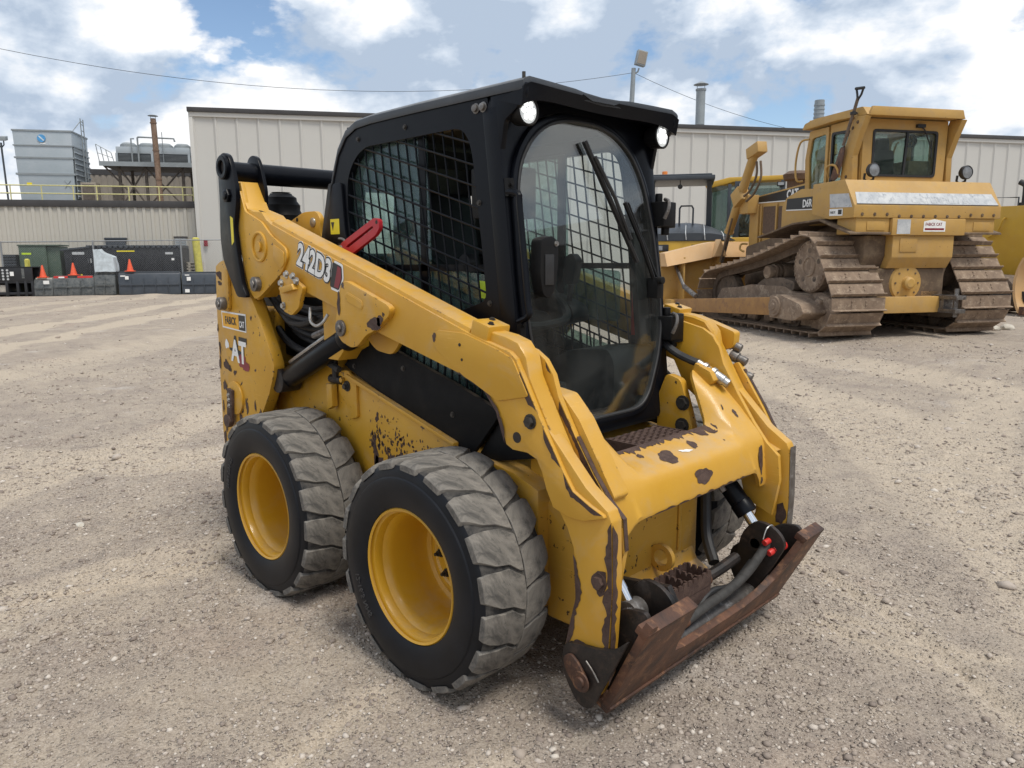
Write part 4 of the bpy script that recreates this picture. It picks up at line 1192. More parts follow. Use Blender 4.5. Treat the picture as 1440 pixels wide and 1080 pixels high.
# ---- writing and stickers on the right side
ux = Vector((1, 0, -0.305)).normalized()       # along the arm
uz = Vector((0.305, 0, 1)).normalized()
org = Vector((0.065, -YOUT-0.0016, 1.452))
bm = nb()
def on_arm(u_, v_, lift=0.0): 
    p = org+ux*u_+uz*v_; return (p.x, p.y-lift, p.z)
flat_poly(bm, [on_arm(u_, v_) for u_, v_ in poly_round([(0.27, -0.018), (0.335, -0.012), (0.352, 0.05), (0.335, 0.105), (0.27, 0.105)], 0.01)])
part('model_decal', bm, 'white', arm if False else None)
bm = nb(); flat_poly(bm, [on_arm(u_, v_, 0.0006) for u_, v_ in poly_round([(0.26, -0.008), (0.328, -0.004), (0.342, 0.05), (0.328, 0.095), (0.26, 0.095)], 0.01)]); part('model_decal', bm, 'decalblack')
bm = nb(); flat_poly(bm, [on_arm(u_, v_, 0.0012) for u_, v_ in [(0.292, 0.0), (0.324, 0.002), (0.336, 0.048), (0.324, 0.088), (0.30, 0.09)]]); part('model_decal', bm, 'decalred')
tm = text_mesh('model_lettering', '242D3', 0.130, 'white', 0.0130, 0.0003, 0.76); place_text('model_decal', tm, on_arm(-0.012, 0.006, 0.0004), ux, uz, SK)
tm = text_mesh('model_lettering', '242D3', 0.130, 'decalblack', 0.0105, 0.0003, 0.76); place_text('model_decal', tm, on_arm(-0.012, 0.006, 0.0016), ux, uz, SK)
tm = text_mesh('model_lettering', '242D3', 0.130, 'white', 0.0046, 0.0003, 0.76); place_text('model_decal', tm, on_arm(-0.012, 0.006, 0.0028), ux, uz, SK)
# dealer sticker
YT = -0.6216
def quad_xz(bm, x0, x1, z0, z1, y): flat_poly(bm, [(x0, y, z0), (x1, y, z0), (x1, y, z1), (x0, y, z1)])
bm = nb(); flat_poly(bm, [(-0.72, YT, 1.222), (-0.452, YT, 1.216), (-0.455, YT, 1.126), (-0.716, YT, 1.138)]); part('dealer_sticker', bm, 'white')
bm = nb(); flat_poly(bm, [(-0.712, YT-0.0006, 1.214), (-0.53, YT-0.0006, 1.209), (-0.53, YT-0.0006, 1.136), (-0.708, YT-0.0006, 1.146)]); part('dealer_sticker', bm, 'decalorange')
bm = nb(); flat_poly(bm, [(-0.53, YT-0.0007, 1.209), (-0.460, YT-0.0007, 1.208), (-0.462, YT-0.0007, 1.133), (-0.53, YT-0.0007, 1.136)]); part('dealer_sticker', bm, 'decalblack')
tm = text_mesh('dealer_lettering', 'FABICK', 0.052, 'decalblack', 0.0016, 0.0002, 0.72); place_text('dealer_sticker', tm, (-0.682, YT-0.0012, 1.160), (1, 0, -0.02), (0, 0, 1), SK)
tm = text_mesh('dealer_lettering', 'CAT', 0.042, 'white', 0.0012, 0.0002, 0.66); place_text('dealer_sticker', tm, (-0.526, YT-0.0012, 1.150), (1, 0, -0.02), (0, 0, 1), SK)
# peeling logo
tm = text_mesh('peeled_lettering', 'AT', 0.165, 'decalblack', 0.008, 0.0002, 0.78); place_text('peeled_logo', tm, (-0.632, YT, 0.985), (1, 0, -0.05), (0, 0, 1), SK)
tm = text_mesh('peeled_lettering', 'AT', 0.150, 'white', 0.005, 0.0002, 0.84); place_text('peeled_logo', tm, (-0.635, YT-0.0006, 0.978), (1, 0, -0.05), (0, 0, 1), SK)
bm = nb(); flat_poly(bm, [(a, YT, c_) for a, c_ in blob(-0.680, 1.055, 0.018, 0.028, 12, 3, 0.4, 0.3)]); part('peeled_logo', bm, 'white')
bm = nb(); flat_poly(bm, [(a, YT-0.0003, c_) for a, c_ in blob(-0.506, 0.972, 0.055, 0.036, 20, 9, 0.35, -0.2)]); part('torn_sticker', bm, 'decalred')
bm = nb(); flat_poly(bm, [(a, YT-0.0002, c_) for a, c_ in blob(-0.57, 1.022, 0.075, 0.016, 16, 12, 0.35, -0.15)]); part('torn_sticker', bm, 'hosedust')
# ---- cab
def xf(z): return 1.262-0.118*(z-0.87)
YC = 0.445
SIDE = [(1.215, 0.90), (1.175, 1.20), (1.14, 1.53), (1.115, 1.73), (1.09, 1.92), (1.08, 2.035), (0.33, 2.035), (0.215, 2.000), (0.150, 1.93), (0.100, 1.83), (0.07, 1.75), (0.005, 1.57), (0.015, 1.45), (0.04, 1.20), (0.04, 1.05), (0.9, 0.90)]
WIN = [(0.208, 1.80), (0.235, 1.855), (0.29, 1.905), (0.355, 1.930), (0.915, 1.934), (0.955, 1.922), (0.985, 1.885), (1.003, 1.823), (1.050, 1.480), (1.066, 1.33), (0.969, 1.300), (0.70, 1.22), (0.40, 1.22), (0.30, 1.30), (0.225, 1.50), (0.200, 1.68)]
for s_ in (-1, 1):
    bm = nb()
    WN = WIN if s_ < 0 else WIN[:9]+[(1.07, 1.20), (1.06, 1.04), (0.95, 1.0), (0.55, 1.06), (0.36, 1.22), (0.30, 1.30)]+WIN[14:]
    ring_plate(bm, SIDE, poly_round(WN, 0.03, 3), lambda u_, v_: (u_, s_*YC, v_), lambda u_, v_: (u_, s_*(YC-0.03), v_), 40)
    cs = part('cab_side', bm, 'black', bev=0.004, seg=1)
    # wire guard
    bm = nb()
    wp = poly_round(WN, 0.03, 3)
    def clip(p, d):
        # span of the line p + t d inside the opening
        ts = []
        n = len(wp)
        for i in range(n):
            a, b_ = wp[i], wp[(i+1) % n]; ex, ey = b_[0]-a[0], b_[1]-a[1]
            den = d[0]*ey-d[1]*ex
            if abs(den) < 1e-9: continue
            t_ = ((a[0]-p[0])*ey-(a[1]-p[1])*ex)/den; q_ = ((a[0]-p[0])*d[1]-(a[1]-p[1])*d[0])/den
            if 0 <= q_ <= 1: ts.append(t_)
        return (min(ts), max(ts)) if len(ts) >= 2 else None
    for k in range(-6, 22):
        p0, d0_ = (0.22+k*0.0555, 1.90), (-0.14, 1.0)
        c_ = clip(p0, d0_)
        if c_: cyl(bm, (p0[0]+d0_[0]*c_[0], s_*(YC-0.013), p0[1]+c_[0]), (p0[0]+d0_[0]*c_[1], s_*(YC-0.013), p0[1]+c_[1]), 0.0041, seg=6)
        p0, d0_ = (0.22, 1.10+k*0.0715), (1.0, -0.29)
        c_ = clip(p0, d0_)
        if c_: cyl(bm, (p0[0]+c_[0], s_*(YC-0.006), p0[1]+d0_[1]*c_[0]), (p0[0]+c_[1], s_*(YC-0.006), p0[1]+d0_[1]*c_[1]), 0.0041, seg=6)
    part('wire_guard', bm, 'black', cs)
    # lower side light with upright bars (seen below the arm)
    bm = nb()
    for k in range(16):
        x_ = 0.50+k*0.042; zb = 1.150-(x_-0.45)*0.272
        cyl(bm, (x_, s_*0.452, zb-0.03), (x_, s_*0.452, zb+0.09), 0.0038, seg=6)
    part('lower_guard', bm, 'black', cs)
    bm = nb(); prism(bm, [(0.44, 1.12), (1.17, 0.92), (1.17, 1.02), (0.50, 1.20)], 1, s_*0.446, s_*0.449); part('lower_pane', bm, 'teal', cs)
    # two sliding panes, the front one pushed back on the right side
    bm = nb(); prism(bm, poly_round([(0.19, 1.24), (0.72, 1.24), (0.70, 1.945), (0.19, 1.945)], 0.02), 1, s_*(YC-0.036), s_*(YC-0.041)); part('sliding_pane', bm, 'teal', cs)
    bm = nb(); prism(bm, poly_round([(0.40, 1.20), (1.02, 1.20), (1.02, 1.42), (0.74, 1.44), (0.40, 1.44)], 0.02), 1, s_*(YC-0.043), s_*(YC-0.048)); part('lower_sliding_pane', bm, 'teal', cs)
    bm = nb(); box(bm, 0.655, 0.695, s_*(YC-0.05), s_*(YC-0.033), 1.2, 1.94); box(bm, 0.25, 1.06, s_*(YC-0.05), s_*(YC-0.033), 1.43, 1.455); part('pane_frame', bm, 'black', cs)
    bm = nb()
    for x_, z_ in ((0.30, 1.965), (0.62, 1.975), (1.035, 1.67), (1.085, 1.32), (0.155, 1.70)): bolt(bm, (x_, s_*YC, z_), (0, s_, 0), 0.0075, 0.007)
    part('side_bolt', bm, 'boltdark', cs)
    bm = nb()
    for x_ in (1.025, 1.062): bolt(bm, (x_, s_*YC, 1.988), (0, s_, 0), 0.0125, 0.012, seg=14)
    part('cap_bolt', bm, 'steelgrey', cs, 0.003)
    # rear corner post fairing
    bm = nb(); prism(bm, poly_round([(0.105, 1.80), (0.175, 1.80), (0.19, 1.60), (0.24, 1.42), (0.10, 1.40), (0.03, 1.45), (0.02, 1.57)], 0.02), 1, s_*YC, s_*(YC+0.012)); part('post_fairing', bm, 'black', cs, 0.004)
    bm = nb(); prism(bm, poly_round([(0.095, 1.805), (0.07, 1.80), (-0.005, 1.575), (0.0, 1.54), (0.035, 1.535), (0.045, 1.60)], 0.01), 1, s_*YC, s_*(YC+0.010)); part('rear_seal', bm, 'hose', cs, 0.003)
    if s_ < 0:
        bm = nb(); prism(bm, [(0.080, 1.650), (0.150, 1.650), (0.150, 1.585), (0.080, 1.585)], 1, s_*(YC+0.0125), s_*(YC+0.0135)); part('warning_sticker', bm, 'decalyellow', cs)
        bm = nb(); prism(bm, [(0.086, 1.637), (0.112, 1.637), (0.099, 1.60)], 1, s_*(YC+0.0137), s_*(YC+0.0141)); part('warning_sign', bm, 'decalblack', cs)
        bm = nb(); tube(bm, [(0.145, -YC-0.014, 1.565), (0.185, -YC-0.016, 1.56), (0.21, -YC-0.016, 1.53), (0.225, -YC-0.014, 1.50)], 0.006, 8, 4); part('side_cable', bm, 'steelgrey', cs)
        bm = nb(); prism(bm, [(0.995, 1.398), (1.050, 1.394), (1.056, 1.332), (1.001, 1.335)], 1, s_*(YC-0.030), s_*(YC-0.032)); part('reflector', bm, 'lime', cs)
# red lift-arm stop lever
bm = nb()
lev_o = poly_round([(0.185, 1.497), (0.225, 1.545), (0.47, 1.640), (0.505, 1.632), (0.505, 1.596), (0.475, 1.570), (0.275, 1.487)], 0.012, 3)
ring_plate(bm, lev_o, poly_round([(0.262, 1.527), (0.272, 1.536), (0.455, 1.608), (0.465, 1.604), (0.458, 1.597), (0.275, 1.524)], 0.003, 2), lambda u_, v_: (u_, -0.500, v_), lambda u_, v_: (u_, -0.482, v_), 30)
lv = part('arm_stop_lever', bm, 'red', bev=0.003, seg=1)
bm = nb(); bolt(bm, (0.218, -0.500, 1.520), (0, -1, 0), 0.012, 0.012, seg=12); part('pivot_bolt', bm, 'bolt', lv)
bm = nb(); cyl(bm, (0.488, -0.5005, 1.622), (0.488, -0.4995, 1.622), 0.008, seg=10); part('hole', bm, 'oily', lv)
bm = nb(); box(bm, 0.17, 0.24, -0.482, -0.44, 1.49, 1.545); part('lever_mount', bm, 'black', lv, 0.004)

# cab front wall and door
YF = YC+0.003
FRONT = [(-YF, 0.92), (-YF, 1.98), (-0.43, 2.040), (0.43, 2.040), (YF, 1.98), (YF, 0.92), (0.36, 0.815), (-0.36, 0.815)]
DOOR = [(-0.405, 1.40), (-0.398, 1.72), (-0.368, 1.815), (-0.295, 1.905), (-0.20, 1.958), (-0.09, 1.980), (0.06, 1.980), (0.18, 1.952), (0.28, 1.885), (0.348, 1.775), (0.39, 1.60), (0.41, 1.38), (0.405, 1.20), (0.36, 1.06), (0.285, 0.93), (0.235, 0.885), (0.17, 0.87), (-0.17, 0.87), (-0.235, 0.885), (-0.285, 0.93), (-0.36, 1.06), (-0.40, 1.2)]
def scale_poly(p, k, cx_=0.0, cz_=1.42): return [(cx_+(a-cx_)*k, cz_+(c_-cz_)*(1-(1-k)*0.75)) for a, c_ in p]
DOOR = poly_round(DOOR, 0.05, 3)
bm = nb(); ring_plate(bm, FRONT, scale_poly(DOOR, 1.055), lambda u_, v_: (xf(v_), u_, v_), lambda u_, v_: (xf(v_)-0.075, u_, v_), 40); cf = part('cab_front', bm, 'black', bev=0.006, seg=2)
bm = nb(); ring_plate(bm, scale_poly(DOOR, 1.052), scale_poly(DOOR, 1.004), lambda u_, v_: (xf(v_)+0.016, u_, v_), lambda u_, v_: (xf(v_)-0.02, u_, v_), 40); df = part('door_frame', bm, 'black', bev=0.006, seg=2)
bm = nb(); ring_plate(bm, scale_poly(DOOR, 1.005), scale_poly(DOOR, 0.978), lambda u_, v_: (xf(v_)+0.020, u_, v_), lambda u_, v_: (xf(v_)-0.004, u_, v_), 40); part('door_seal', bm, 'hose', df, bev=0.003, seg=1)
bm = nb()
gp = scale_poly(DOOR, 0.992)
va = [bm.verts.new((xf(c_)+0.010, a, c_)) for a, c_ in gp]; vb = [bm.verts.new((xf(c_)+0.004, a, c_)) for a, c_ in gp]
bm.faces.new(va); bm.faces.new(vb[::-1])
for i in range(len(gp)):
    j = (i+1) % len(gp); bm.faces.new((va[i], vb[i], vb[j], va[j]))
part('windscreen', bm, 'glass', df)
# wiper: arm, blade and motor pod inside the glass
bm = nb()
W0, W1, W2 = Vector((xf(1.40)+0.045, 0.330, 1.385)), Vector((xf(1.68)+0.045, 0.165, 1.69)), Vector((xf(1.90)+0.03, -0.030, 1.905))
tube(bm, [W0, W0.lerp(W1, 0.5)+Vector((0.01, -0.004, 0)), W1], 0.009, 6); tube(bm, [W0+Vector((0, 0.035, -0.01)), W1+Vector((0, 0.02, 0.0))], 0.006, 6)
wa = part('wiper_arm', bm, 'blackdull', df)
bm = nb(); Bb = Vector((xf(1.46)+0.030, 0.245, 1.46))
dd = (W2-Bb).normalized()
for k in range(1):
    tube(bm, [W2, Bb.lerp(W2, 0.5), Bb], 0.0085, 6)
    tube(bm, [W2+Vector((-0.012, 0, 0)), Bb.lerp(W2, 0.5)+Vector((-0.012, 0, 0)), Bb+Vector((-0.012, 0, 0))], 0.005, 6)
    tube(bm, [W2.lerp(Bb, 0.12)+Vector((0.014, 0, 0)), W2.lerp(Bb, 0.45)+Vector((0.024, 0, 0)), W2.lerp(Bb, 0.8)+Vector((0.014, 0, 0))], 0.0075, 6)
part('wiper_blade', bm, 'hose', wa)
bm = nb(); obox(bm, W0+Vector((0.0, 0.012, -0.03)), 0.05, 0.045, 0.085); cyl(bm, W0+Vector((0.02, 0, 0.0)), W0+Vector((0.045, 0, 0)), 0.016, seg=12); part('wiper_pivot', bm, 'blackdull', wa, 0.006)
bm = nb(); hexa(bm, [(xf(1.25)-0.04, 0.30, 1.12), (xf(1.25)-0.01, 0.30, 1.12), (xf(1.25)-0.01, 0.385, 1.12), (xf(1.25)-0.04, 0.385, 1.12), (xf(1.62)-0.04, 0.29, 1.60), (xf(1.62)-0.01, 0.29, 1.60), (xf(1.62)-0.01, 0.35, 1.60), (xf(1.62)-0.04, 0.35, 1.60)]); part('door_panel', bm, 'interior', df, 0.008)
# door latch pod and grab handle on the right, hinges on the left
bm = nb(); prism(bm, poly_round([(-0.362, 1.545), (-0.30, 1.555), (-0.272, 1.53), (-0.272, 1.47), (-0.287, 1.37), (-0.315, 1.335), (-0.352, 1.35), (-0.366, 1.42)], 0.02, 3), 0, xf(1.45)+0.012, xf(1.45)+0.062); dl = part('door_latch', bm, 'blackdull', df, 0.010)
bm = nb(); box(bm, xf(1.45)+0.062, xf(1.45)+0.066, -0.345, -0.300, 1.385, 1.49); part('latch_grip', bm, 'hose', dl, 0.002)
bm = nb(); bolt(bm, (xf(1.45)+0.062, -0.285, 1.527), (1, 0, 0), 0.007, 0.006); part('bolt', bm, 'bolt', dl)
bm = nb(); hx = lambda z_: xf(z_)+0.055
tube(bm, [(xf(1.70)+0.004, -0.437, 1.700), (hx(1.70), -0.437, 1.690), (hx(1.66), -0.436, 1.655), (hx(1.5), -0.436, 1.5), (hx(1.33), -0.436, 1.33), (hx(1.28), -0.437, 1.285), (xf(1.27)+0.004, -0.437, 1.262)], 0.0115, 10, 3); gh = part('grab_handle', bm, 'black')
bm = nb()
for z_ in (1.715, 1.24): 
    obox(bm, (xf(z_)+0.008, -0.432, z_), 0.02, 0.026, 0.06); bolt(bm, (xf(z_)+0.018, -0.432, z_+0.012), (1, 0, 0), 0.009, 0.008)
part('handle_foot', bm, 'blackdull', gh)
for z_, k in ((1.655, 1), (1.185, 1.15)):
    bm = nb(); Xh = xf(z_)
    obox(bm, (Xh+0.032, 0.438, z_), 0.07, 0.075*k, 0.10); cyl(bm, (Xh+0.028, 0.478, z_-0.055*k), (Xh+0.028, 0.478, z_+0.05*k), 0.038, seg=18)
    cyl(bm, (Xh+0.02, 0.43, z_+0.05), (Xh+0.02, 0.43, z_+0.085), 0.016, seg=10)
    cyl(bm, (Xh+0.028, 0.47, z_-0.085), (Xh+0.028, 0.47, z_-0.05), 0.018, seg=10)
    hg = part('door_hinge', bm, 'blackdull', cf, 0.008)
    bm = nb(); tube(bm, [(Xh+0.07, 0.40, z_-0.02), (Xh+0.085, 0.405, z_+0.02), (Xh+0.075, 0.42, z_+0.05), (Xh+0.05, 0.43, z_+0.06)], 0.008, 8, 4); part('hinge_spring', bm, 'steelgrey', hg)
# lower corner hose by the left hinge
# roof with front visor
bm = nb()
def roof_z(y, x): return 2.060-0.012*(abs(y)/0.43)**4
rows = []
XS = [0.086, 0.106, 0.150, 0.214, 0.290, 0.40, 0.7, 1.0, 1.14, 1.20, 1.245]
YS = [-0.452, -0.440, -0.415, -0.30, -0.16, -0.10, 0, 0.10, 0.16, 0.30, 0.415, 0.440, 0.452]
topz = []
for i, x_ in enumerate(XS):
    rw = []
    for j, y in enumerate(YS):
        z_ = 2.066-0.020*max(0, (abs(y)-0.40)/0.052)**2
        z_ -= (0.245, 0.195, 0.105, 0.038, 0.010, 0.003)[i] if i < 6 else 0
        xx = x_
        if i == len(XS)-1: xx = 1.258-0.030*(1-(abs(y)/0.452)**2)
        if i >= 8 and abs(y) < 0.17: z_ -= 0.010*(i-7)/3*(1-(abs(y)/0.17)**2)
        rw.append((xx, y, z_))
    topz.append(rw)
th = 0.030
VT = [[bm.verts.new(p) for p in rw] for rw in topz]
VB = [[bm.verts.new((p[0], p[1], p[2]-th)) for p in rw] for rw in topz]
nxs, nys = len(XS), len(YS)
for i in range(nxs-1):
    for j in range(nys-1):
        bm.faces.new((VT[i][j], VT[i+1][j], VT[i+1][j+1], VT[i][j+1])); bm.faces.new((VB[i][j], VB[i][j+1], VB[i+1][j+1], VB[i+1][j]))
for i in range(nxs-1):
    bm.faces.new((VT[i][0], VB[i][0], VB[i+1][0], VT[i+1][0])); bm.faces.new((VT[i][-1], VT[i+1][-1], VB[i+1][-1], VB[i][-1]))
for j in range(nys-1):
    bm.faces.new((VT[0][j], VT[0][j+1], VB[0][j+1], VB[0][j])); bm.faces.new((VT[-1][j], VB[-1][j], VB[-1][j+1], VT[-1][j+1]))
rf = part('cab_roof', bm, 'roofgrey', bev=0.005)
# visor brow: shell between roof edge and door arch
bm = nb()
N = 24; A, B, Cc = [], [], []
for i in range(N+1):
    y = -0.452+0.904*i/N
    k = abs(y)/0.452
    A.append(bm.verts.new((1.262-0.030*(1-k*k), y, 2.046-0.018*max(0, (abs(y)-0.40)/0.052)**2)))
    zb = 2.012-0.045*(k**6)-0.012*(1-k*k)
    B.append(bm.verts.new((1.250-0.034*(1-k*k), y, zb)))
    Cc.append(bm.verts.new((xf(2.0)+0.002, y*0.99, 2.030-0.03*k**2)))
for i in range(N):
    bm.faces.new((A[i], A[i+1], B[i+1], B[i])); bm.faces.new((B[i], B[i+1], Cc[i+1], Cc[i]))
bm.faces.new((A[0], B[0], Cc[0])); bm.faces.new((A[-1], Cc[-1], B[-1]))
part('visor', bm, 'black', rf)
# cheeks of the visor running down the posts
for s_ in (-1, 1):
    bm = nb()
    prism(bm, poly_round([(1.10, 2.04), (1.258, 2.046), (1.255, 2.000), (1.225, 1.965), (1.165, 1.93), (1.145, 1.83), (1.10, 1.83)], 0.012, 3), 1, s_*0.4475, s_*0.425); part('visor_cheek', bm, 'black', rf, 0.006)
    # lamp
    yl = s_*0.392; zl = 1.962; xl = 1.185
    bm = nb(); lathe(bm, [(0.0, -0.035), (0.030, -0.033), (0.044, -0.012), (0.048, 0.02), (0.050, 0.040), (0.045, 0.043), (0.042, 0.036), (0.0, 0.036)], (xl, yl, zl), 0, 32)
    lm = part('work_lamp', bm, 'blackdull', None)
    bm = nb(); lathe(bm, [(0.0, 0.0395), (0.030, 0.0395), (0.041, 0.0372)], (xl, yl, zl), 0, 28); part('lamp_lens', bm, 'lamp', lm)
    for q in range(7):
        a = 2*PI*q/6; rr = 0.0 if q == 6 else 0.023
        bm = nb(); cyl(bm, (xl+0.0385, yl+rr*math.cos(a), zl+rr*math.sin(a)), (xl+0.0408, yl+rr*math.cos(a), zl+rr*math.sin(a)), 0.0095, seg=12); part('led', bm, 'led', lm)
    bm = nb(); tube(bm, [(xl+0.01, yl-0.028, zl+0.035), (xl+0.012, yl-0.022, zl+0.075)], 0.006, 6); tube(bm, [(xl+0.01, yl+0.028, zl+0.035), (xl+0.012, yl+0.022, zl+0.075)], 0.006, 6); box(bm, xl-0.012, xl+0.025, yl-0.03, yl+0.03, zl+0.068, zl+0.08); part('lamp_bracket', bm, 'blackdull', lm)
bm = nb(); prism(bm, [(-0.12, 2.050), (0.10, 2.050), (0.06, 2.036), (-0.07, 2.034)], 0, 1.228, 1.2345); part('visor_notch', bm, 'roofgrey', rf)
bm = nb(); cyl(bm, (1.24, -0.43, 2.05), (1.24, -0.43, 2.076), 0.006, seg=8); part('roof_stud', bm, 'boltdark', rf)
# rear wall with window, floor, bulkhead
bm = nb(); ring_plate(bm, [(-YC+0.03, 0.95), (YC-0.03, 0.95), (YC-0.03, 2.03), (-YC+0.03, 2.03)], [(-0.33, 1.45), (0.33, 1.45), (0.33, 1.9), (-0.33, 1.9)], lambda u_, v_: (0.09+0.12*(v_-1.5)+0.02, u_, v_), lambda u_, v_: (0.09+0.12*(v_-1.5)+0.05, u_, v_)); part('cab_rear', bm, 'interior')
bm = nb(); prism(bm, [(0.12, 0.86), (0.55, 0.80), (1.25, 0.80), (1.25, 0.835), (0.6, 0.84), (0.15, 0.95)], 1, -0.41, 0.41); part('cab_floor', bm, 'interior')
# headliner
bm = nb(); box(bm, 0.25, 1.10, -0.41, 0.41, 2.0, 2.03); part('headliner', bm, 'interior')

# operator's seat, consoles, joysticks, lap bar
bm = nb(); prism(bm, poly_round([(0.30, 1.10), (0.74, 1.13), (0.80, 1.17), (0.78, 1.24), (0.62, 1.25), (0.34, 1.21)], 0.04, 3), 1, -0.21, 0.21); se = part('seat', bm, 'seat', bev=0.025)
bm = nb(); prism(bm, poly_round([(0.25, 1.18), (0.38, 1.20), (0.33, 1.50), (0.27, 1.78), (0.20, 1.78), (0.18, 1.55)], 0.04, 3), 1, -0.20, 0.20); part('backrest', bm, 'seat', se, 0.025)
bm = nb(); prism(bm, [(0.3, 0.86), (0.72, 0.83), (0.70, 1.10), (0.32, 1.10)], 1, -0.2, 0.2); part('seat_base', bm, 'interior', se, 0.01)
for s_ in (-1, 1):
    bm = nb(); prism(bm, poly_round([(0.35, 1.30), (0.70, 1.32), (0.86, 1.27), (0.88, 1.20), (0.70, 1.16), (0.35, 1.2)], 0.03), 1, s_*0.26, s_*0.37); cn = part('armrest_console', bm, 'interior', bev=0.012)
    bm = nb(); cyl(bm, (0.80, s_*0.315, 1.28), (0.815, s_*0.31, 1.36), 0.012, 0.014, 10); prism(bm, poly_round([(0.79, 1.36), (0.84, 1.36), (0.86, 1.47), (0.83, 1.50), (0.79, 1.48)], 0.015), 1, s_*0.29, s_*0.335); part('joystick', bm, 'seat', cn, 0.008)
    bm = nb(); tube(bm, [(0.30, s_*0.24, 1.50), (0.55, s_*0.25, 1.47), (0.80, s_*0.24, 1.30), (0.90, s_*0.18, 1.22), (0.92, 0, 1.20)], 0.018, 8, 4); part('lap_bar', bm, 'interior', cn)
bm = nb(); box(bm, 0.93, 1.10, -0.39, -0.22, 1.62, 1.80); part('display_pod', bm, 'interior', bev=0.01)
bm = nb(); box(bm, 1.115, 1.14, 0.355, 0.375, 1.15, 1.36); part('red_strap', bm, 'redcap', bev=0.004)
bm = nb(); prism(bm, poly_round([(0.80, 0.84), (1.22, 0.84), (1.225, 1.06), (1.19, 1.12), (0.98, 1.10), (0.82, 1.0)], 0.05, 3), 1, 0.10, 0.40); part('foot_well_cover', bm, 'interior', bev=0.02)
bm = nb(); prism(bm, [(0.85, 0.84), (1.2, 0.84), (1.21, 1.02), (1.05, 1.02)], 1, -0.40, -0.16); part('foot_well_cover', bm, 'interior', bev=0.02)

# ---- front of the chassis and cross member
bm = nb()
prism(bm, poly_round([(-0.44, 0.225), (0.325, 0.225), (0.325, 0.66), (-0.44, 0.66)], 0.02), 0, 1.36, 1.485); fp = part('front_plate', bm, 'yellow_chip', bev=0.006)
bm = nb(); prism(bm, [(0.18, 0.33), (0.20, 0.33), (0.20, 0.655), (0.18, 0.655)], 0, 1.486, 1.494); part('plate_rib', bm, 'yellow_chip', fp, 0.004)
# lip at the bottom sweeping forward
bm = nb(); prism(bm, [(1.485, 0.222), (1.485, 0.32), (1.51, 0.27), (1.56, 0.245), (1.56, 0.222)], 1, -0.40, 0.30); part('belly_lip', bm, 'yellow_chip', fp, 0.005)
bm = nb()
lathe(bm, [(0.030, -0.010), (0.052, -0.010), (0.052, 0.010), (0.030, 0.010)], (1.525, 0.02, 0.36), 1, 28, closed=True); part('tie_down_ring', bm, 'yellow_chip', fp)
# dark circular opening (final-drive recess) on the left front
bm = nb(); prism(bm, poly_round([(0.33, 0.24), (0.49, 0.24), (0.49, 0.74), (0.33, 0.74)], 0.02), 0, 1.30, 1.37); part('dark_recess', bm, 'oily', fp)
# chassis front towers either side of the step
for s_ in (-1, 1):
    bm = nb(); prism(bm, poly_round([(1.25, 0.50), (1.42, 0.50), (1.46, 0.62), (1.42, 0.80), (1.36, 0.98), (1.29, 1.00), (1.25, 0.9)], 0.02), 1, s_*0.37, s_*0.41); tw = part('front_tower', bm, 'yellow_chip', bev=0.005)
    bm = nb()
    for z_ in (0.885, 0.79): bolt(bm, (1.375, s_*0.37, z_), (0, -s_, 0), 0.022, 0.016)
    part('bolt', bm, 'boltdark', tw)

# cross member between the arms: profile swept in y with the step cut-out
def cm_prof(h=0.0):
    return
bm = nb()
# wings (each side) and centre, as thick folded plate
top = [(1.395, 1.020), (1.47, 0.965), (1.56, 0.880), (1.646, 0.788), (1.664, 0.764), (1.674, 0.736), (1.690, 0.600), (1.686, 0.575)]
mid = [(1.520, 0.822), (1.585, 0.801), (1.650, 0.778), (1.664, 0.769), (1.673, 0.757), (1.680, 0.738), (1.702, 0.664), (1.699, 0.650)]
def cm_row(y):
    k = abs(y)
    if k > 0.40: f = 1.0
    elif k < 0.30: f = 0.0
    else: f = (k-0.30)/0.10; f = f*f*(3-2*f)
    g2 = 1.0 if k > 0.455 else (0.0 if k < 0.37 else ((k-0.37)/0.085)**2)
    o_ = []
    for i, (a, b_) in enumerate(zip(mid, top)):
        ff = f if i < 4 else (g2 if i > 5 else f)
        o_.append((a[0]+(b_[0]-a[0])*ff, a[1]+(b_[1]-a[1])*ff))
    return o_
ys_ = [-0.50, -0.48, -0.455, -0.43, -0.40, -0.38, -0.36, -0.34, -0.32, -0.30, -0.15, 0.0, 0.15, 0.30, 0.32, 0.34, 0.36, 0.38, 0.40, 0.43, 0.455, 0.48, 0.50]
OR_, IR_ = [], []
for y in ys_:
    pr = cm_row(y)
    OR_.append([bm.verts.new((a, y, c_)) for a, c_ in pr])
    n = len(pr); inn = []
    for i in range(n):
        a = Vector(pr[max(i-1, 0)]); b_ = Vector(pr[min(i+1, n-1)]); d = (b_-a).normalized(); nn = Vector((d.y, -d.x))
        if nn.x > 0 or nn.y > 0: nn = -nn if (nn.x+nn.y) > 0 else nn
        inn.append(bm.verts.new((pr[i][0]+nn.x*0.016, y, pr[i][1]+nn.y*0.016)))
    IR_.append(inn)
for j in range(len(ys_)-1):
    for i in range(len(top)-1):
        bm.faces.new((OR_[j][i], OR_[j][i+1], OR_[j+1][i+1], OR_[j+1][i])); bm.faces.new((IR_[j][i], IR_[j+1][i], IR_[j+1][i+1], IR_[j][i+1]))
    bm.faces.new((OR_[j][0], OR_[j+1][0], IR_[j+1][0], IR_[j][0])); bm.faces.new((OR_[j][-1], IR_[j][-1], IR_[j+1][-1], OR_[j+1][-1]))
for j in (0, -1):
    for i in range(len(top)-1): bm.faces.new((OR_[j][i], OR_[j][i+1], IR_[j][i+1], IR_[j][i]))
cmb = part('cross_member', bm, 'yellow')
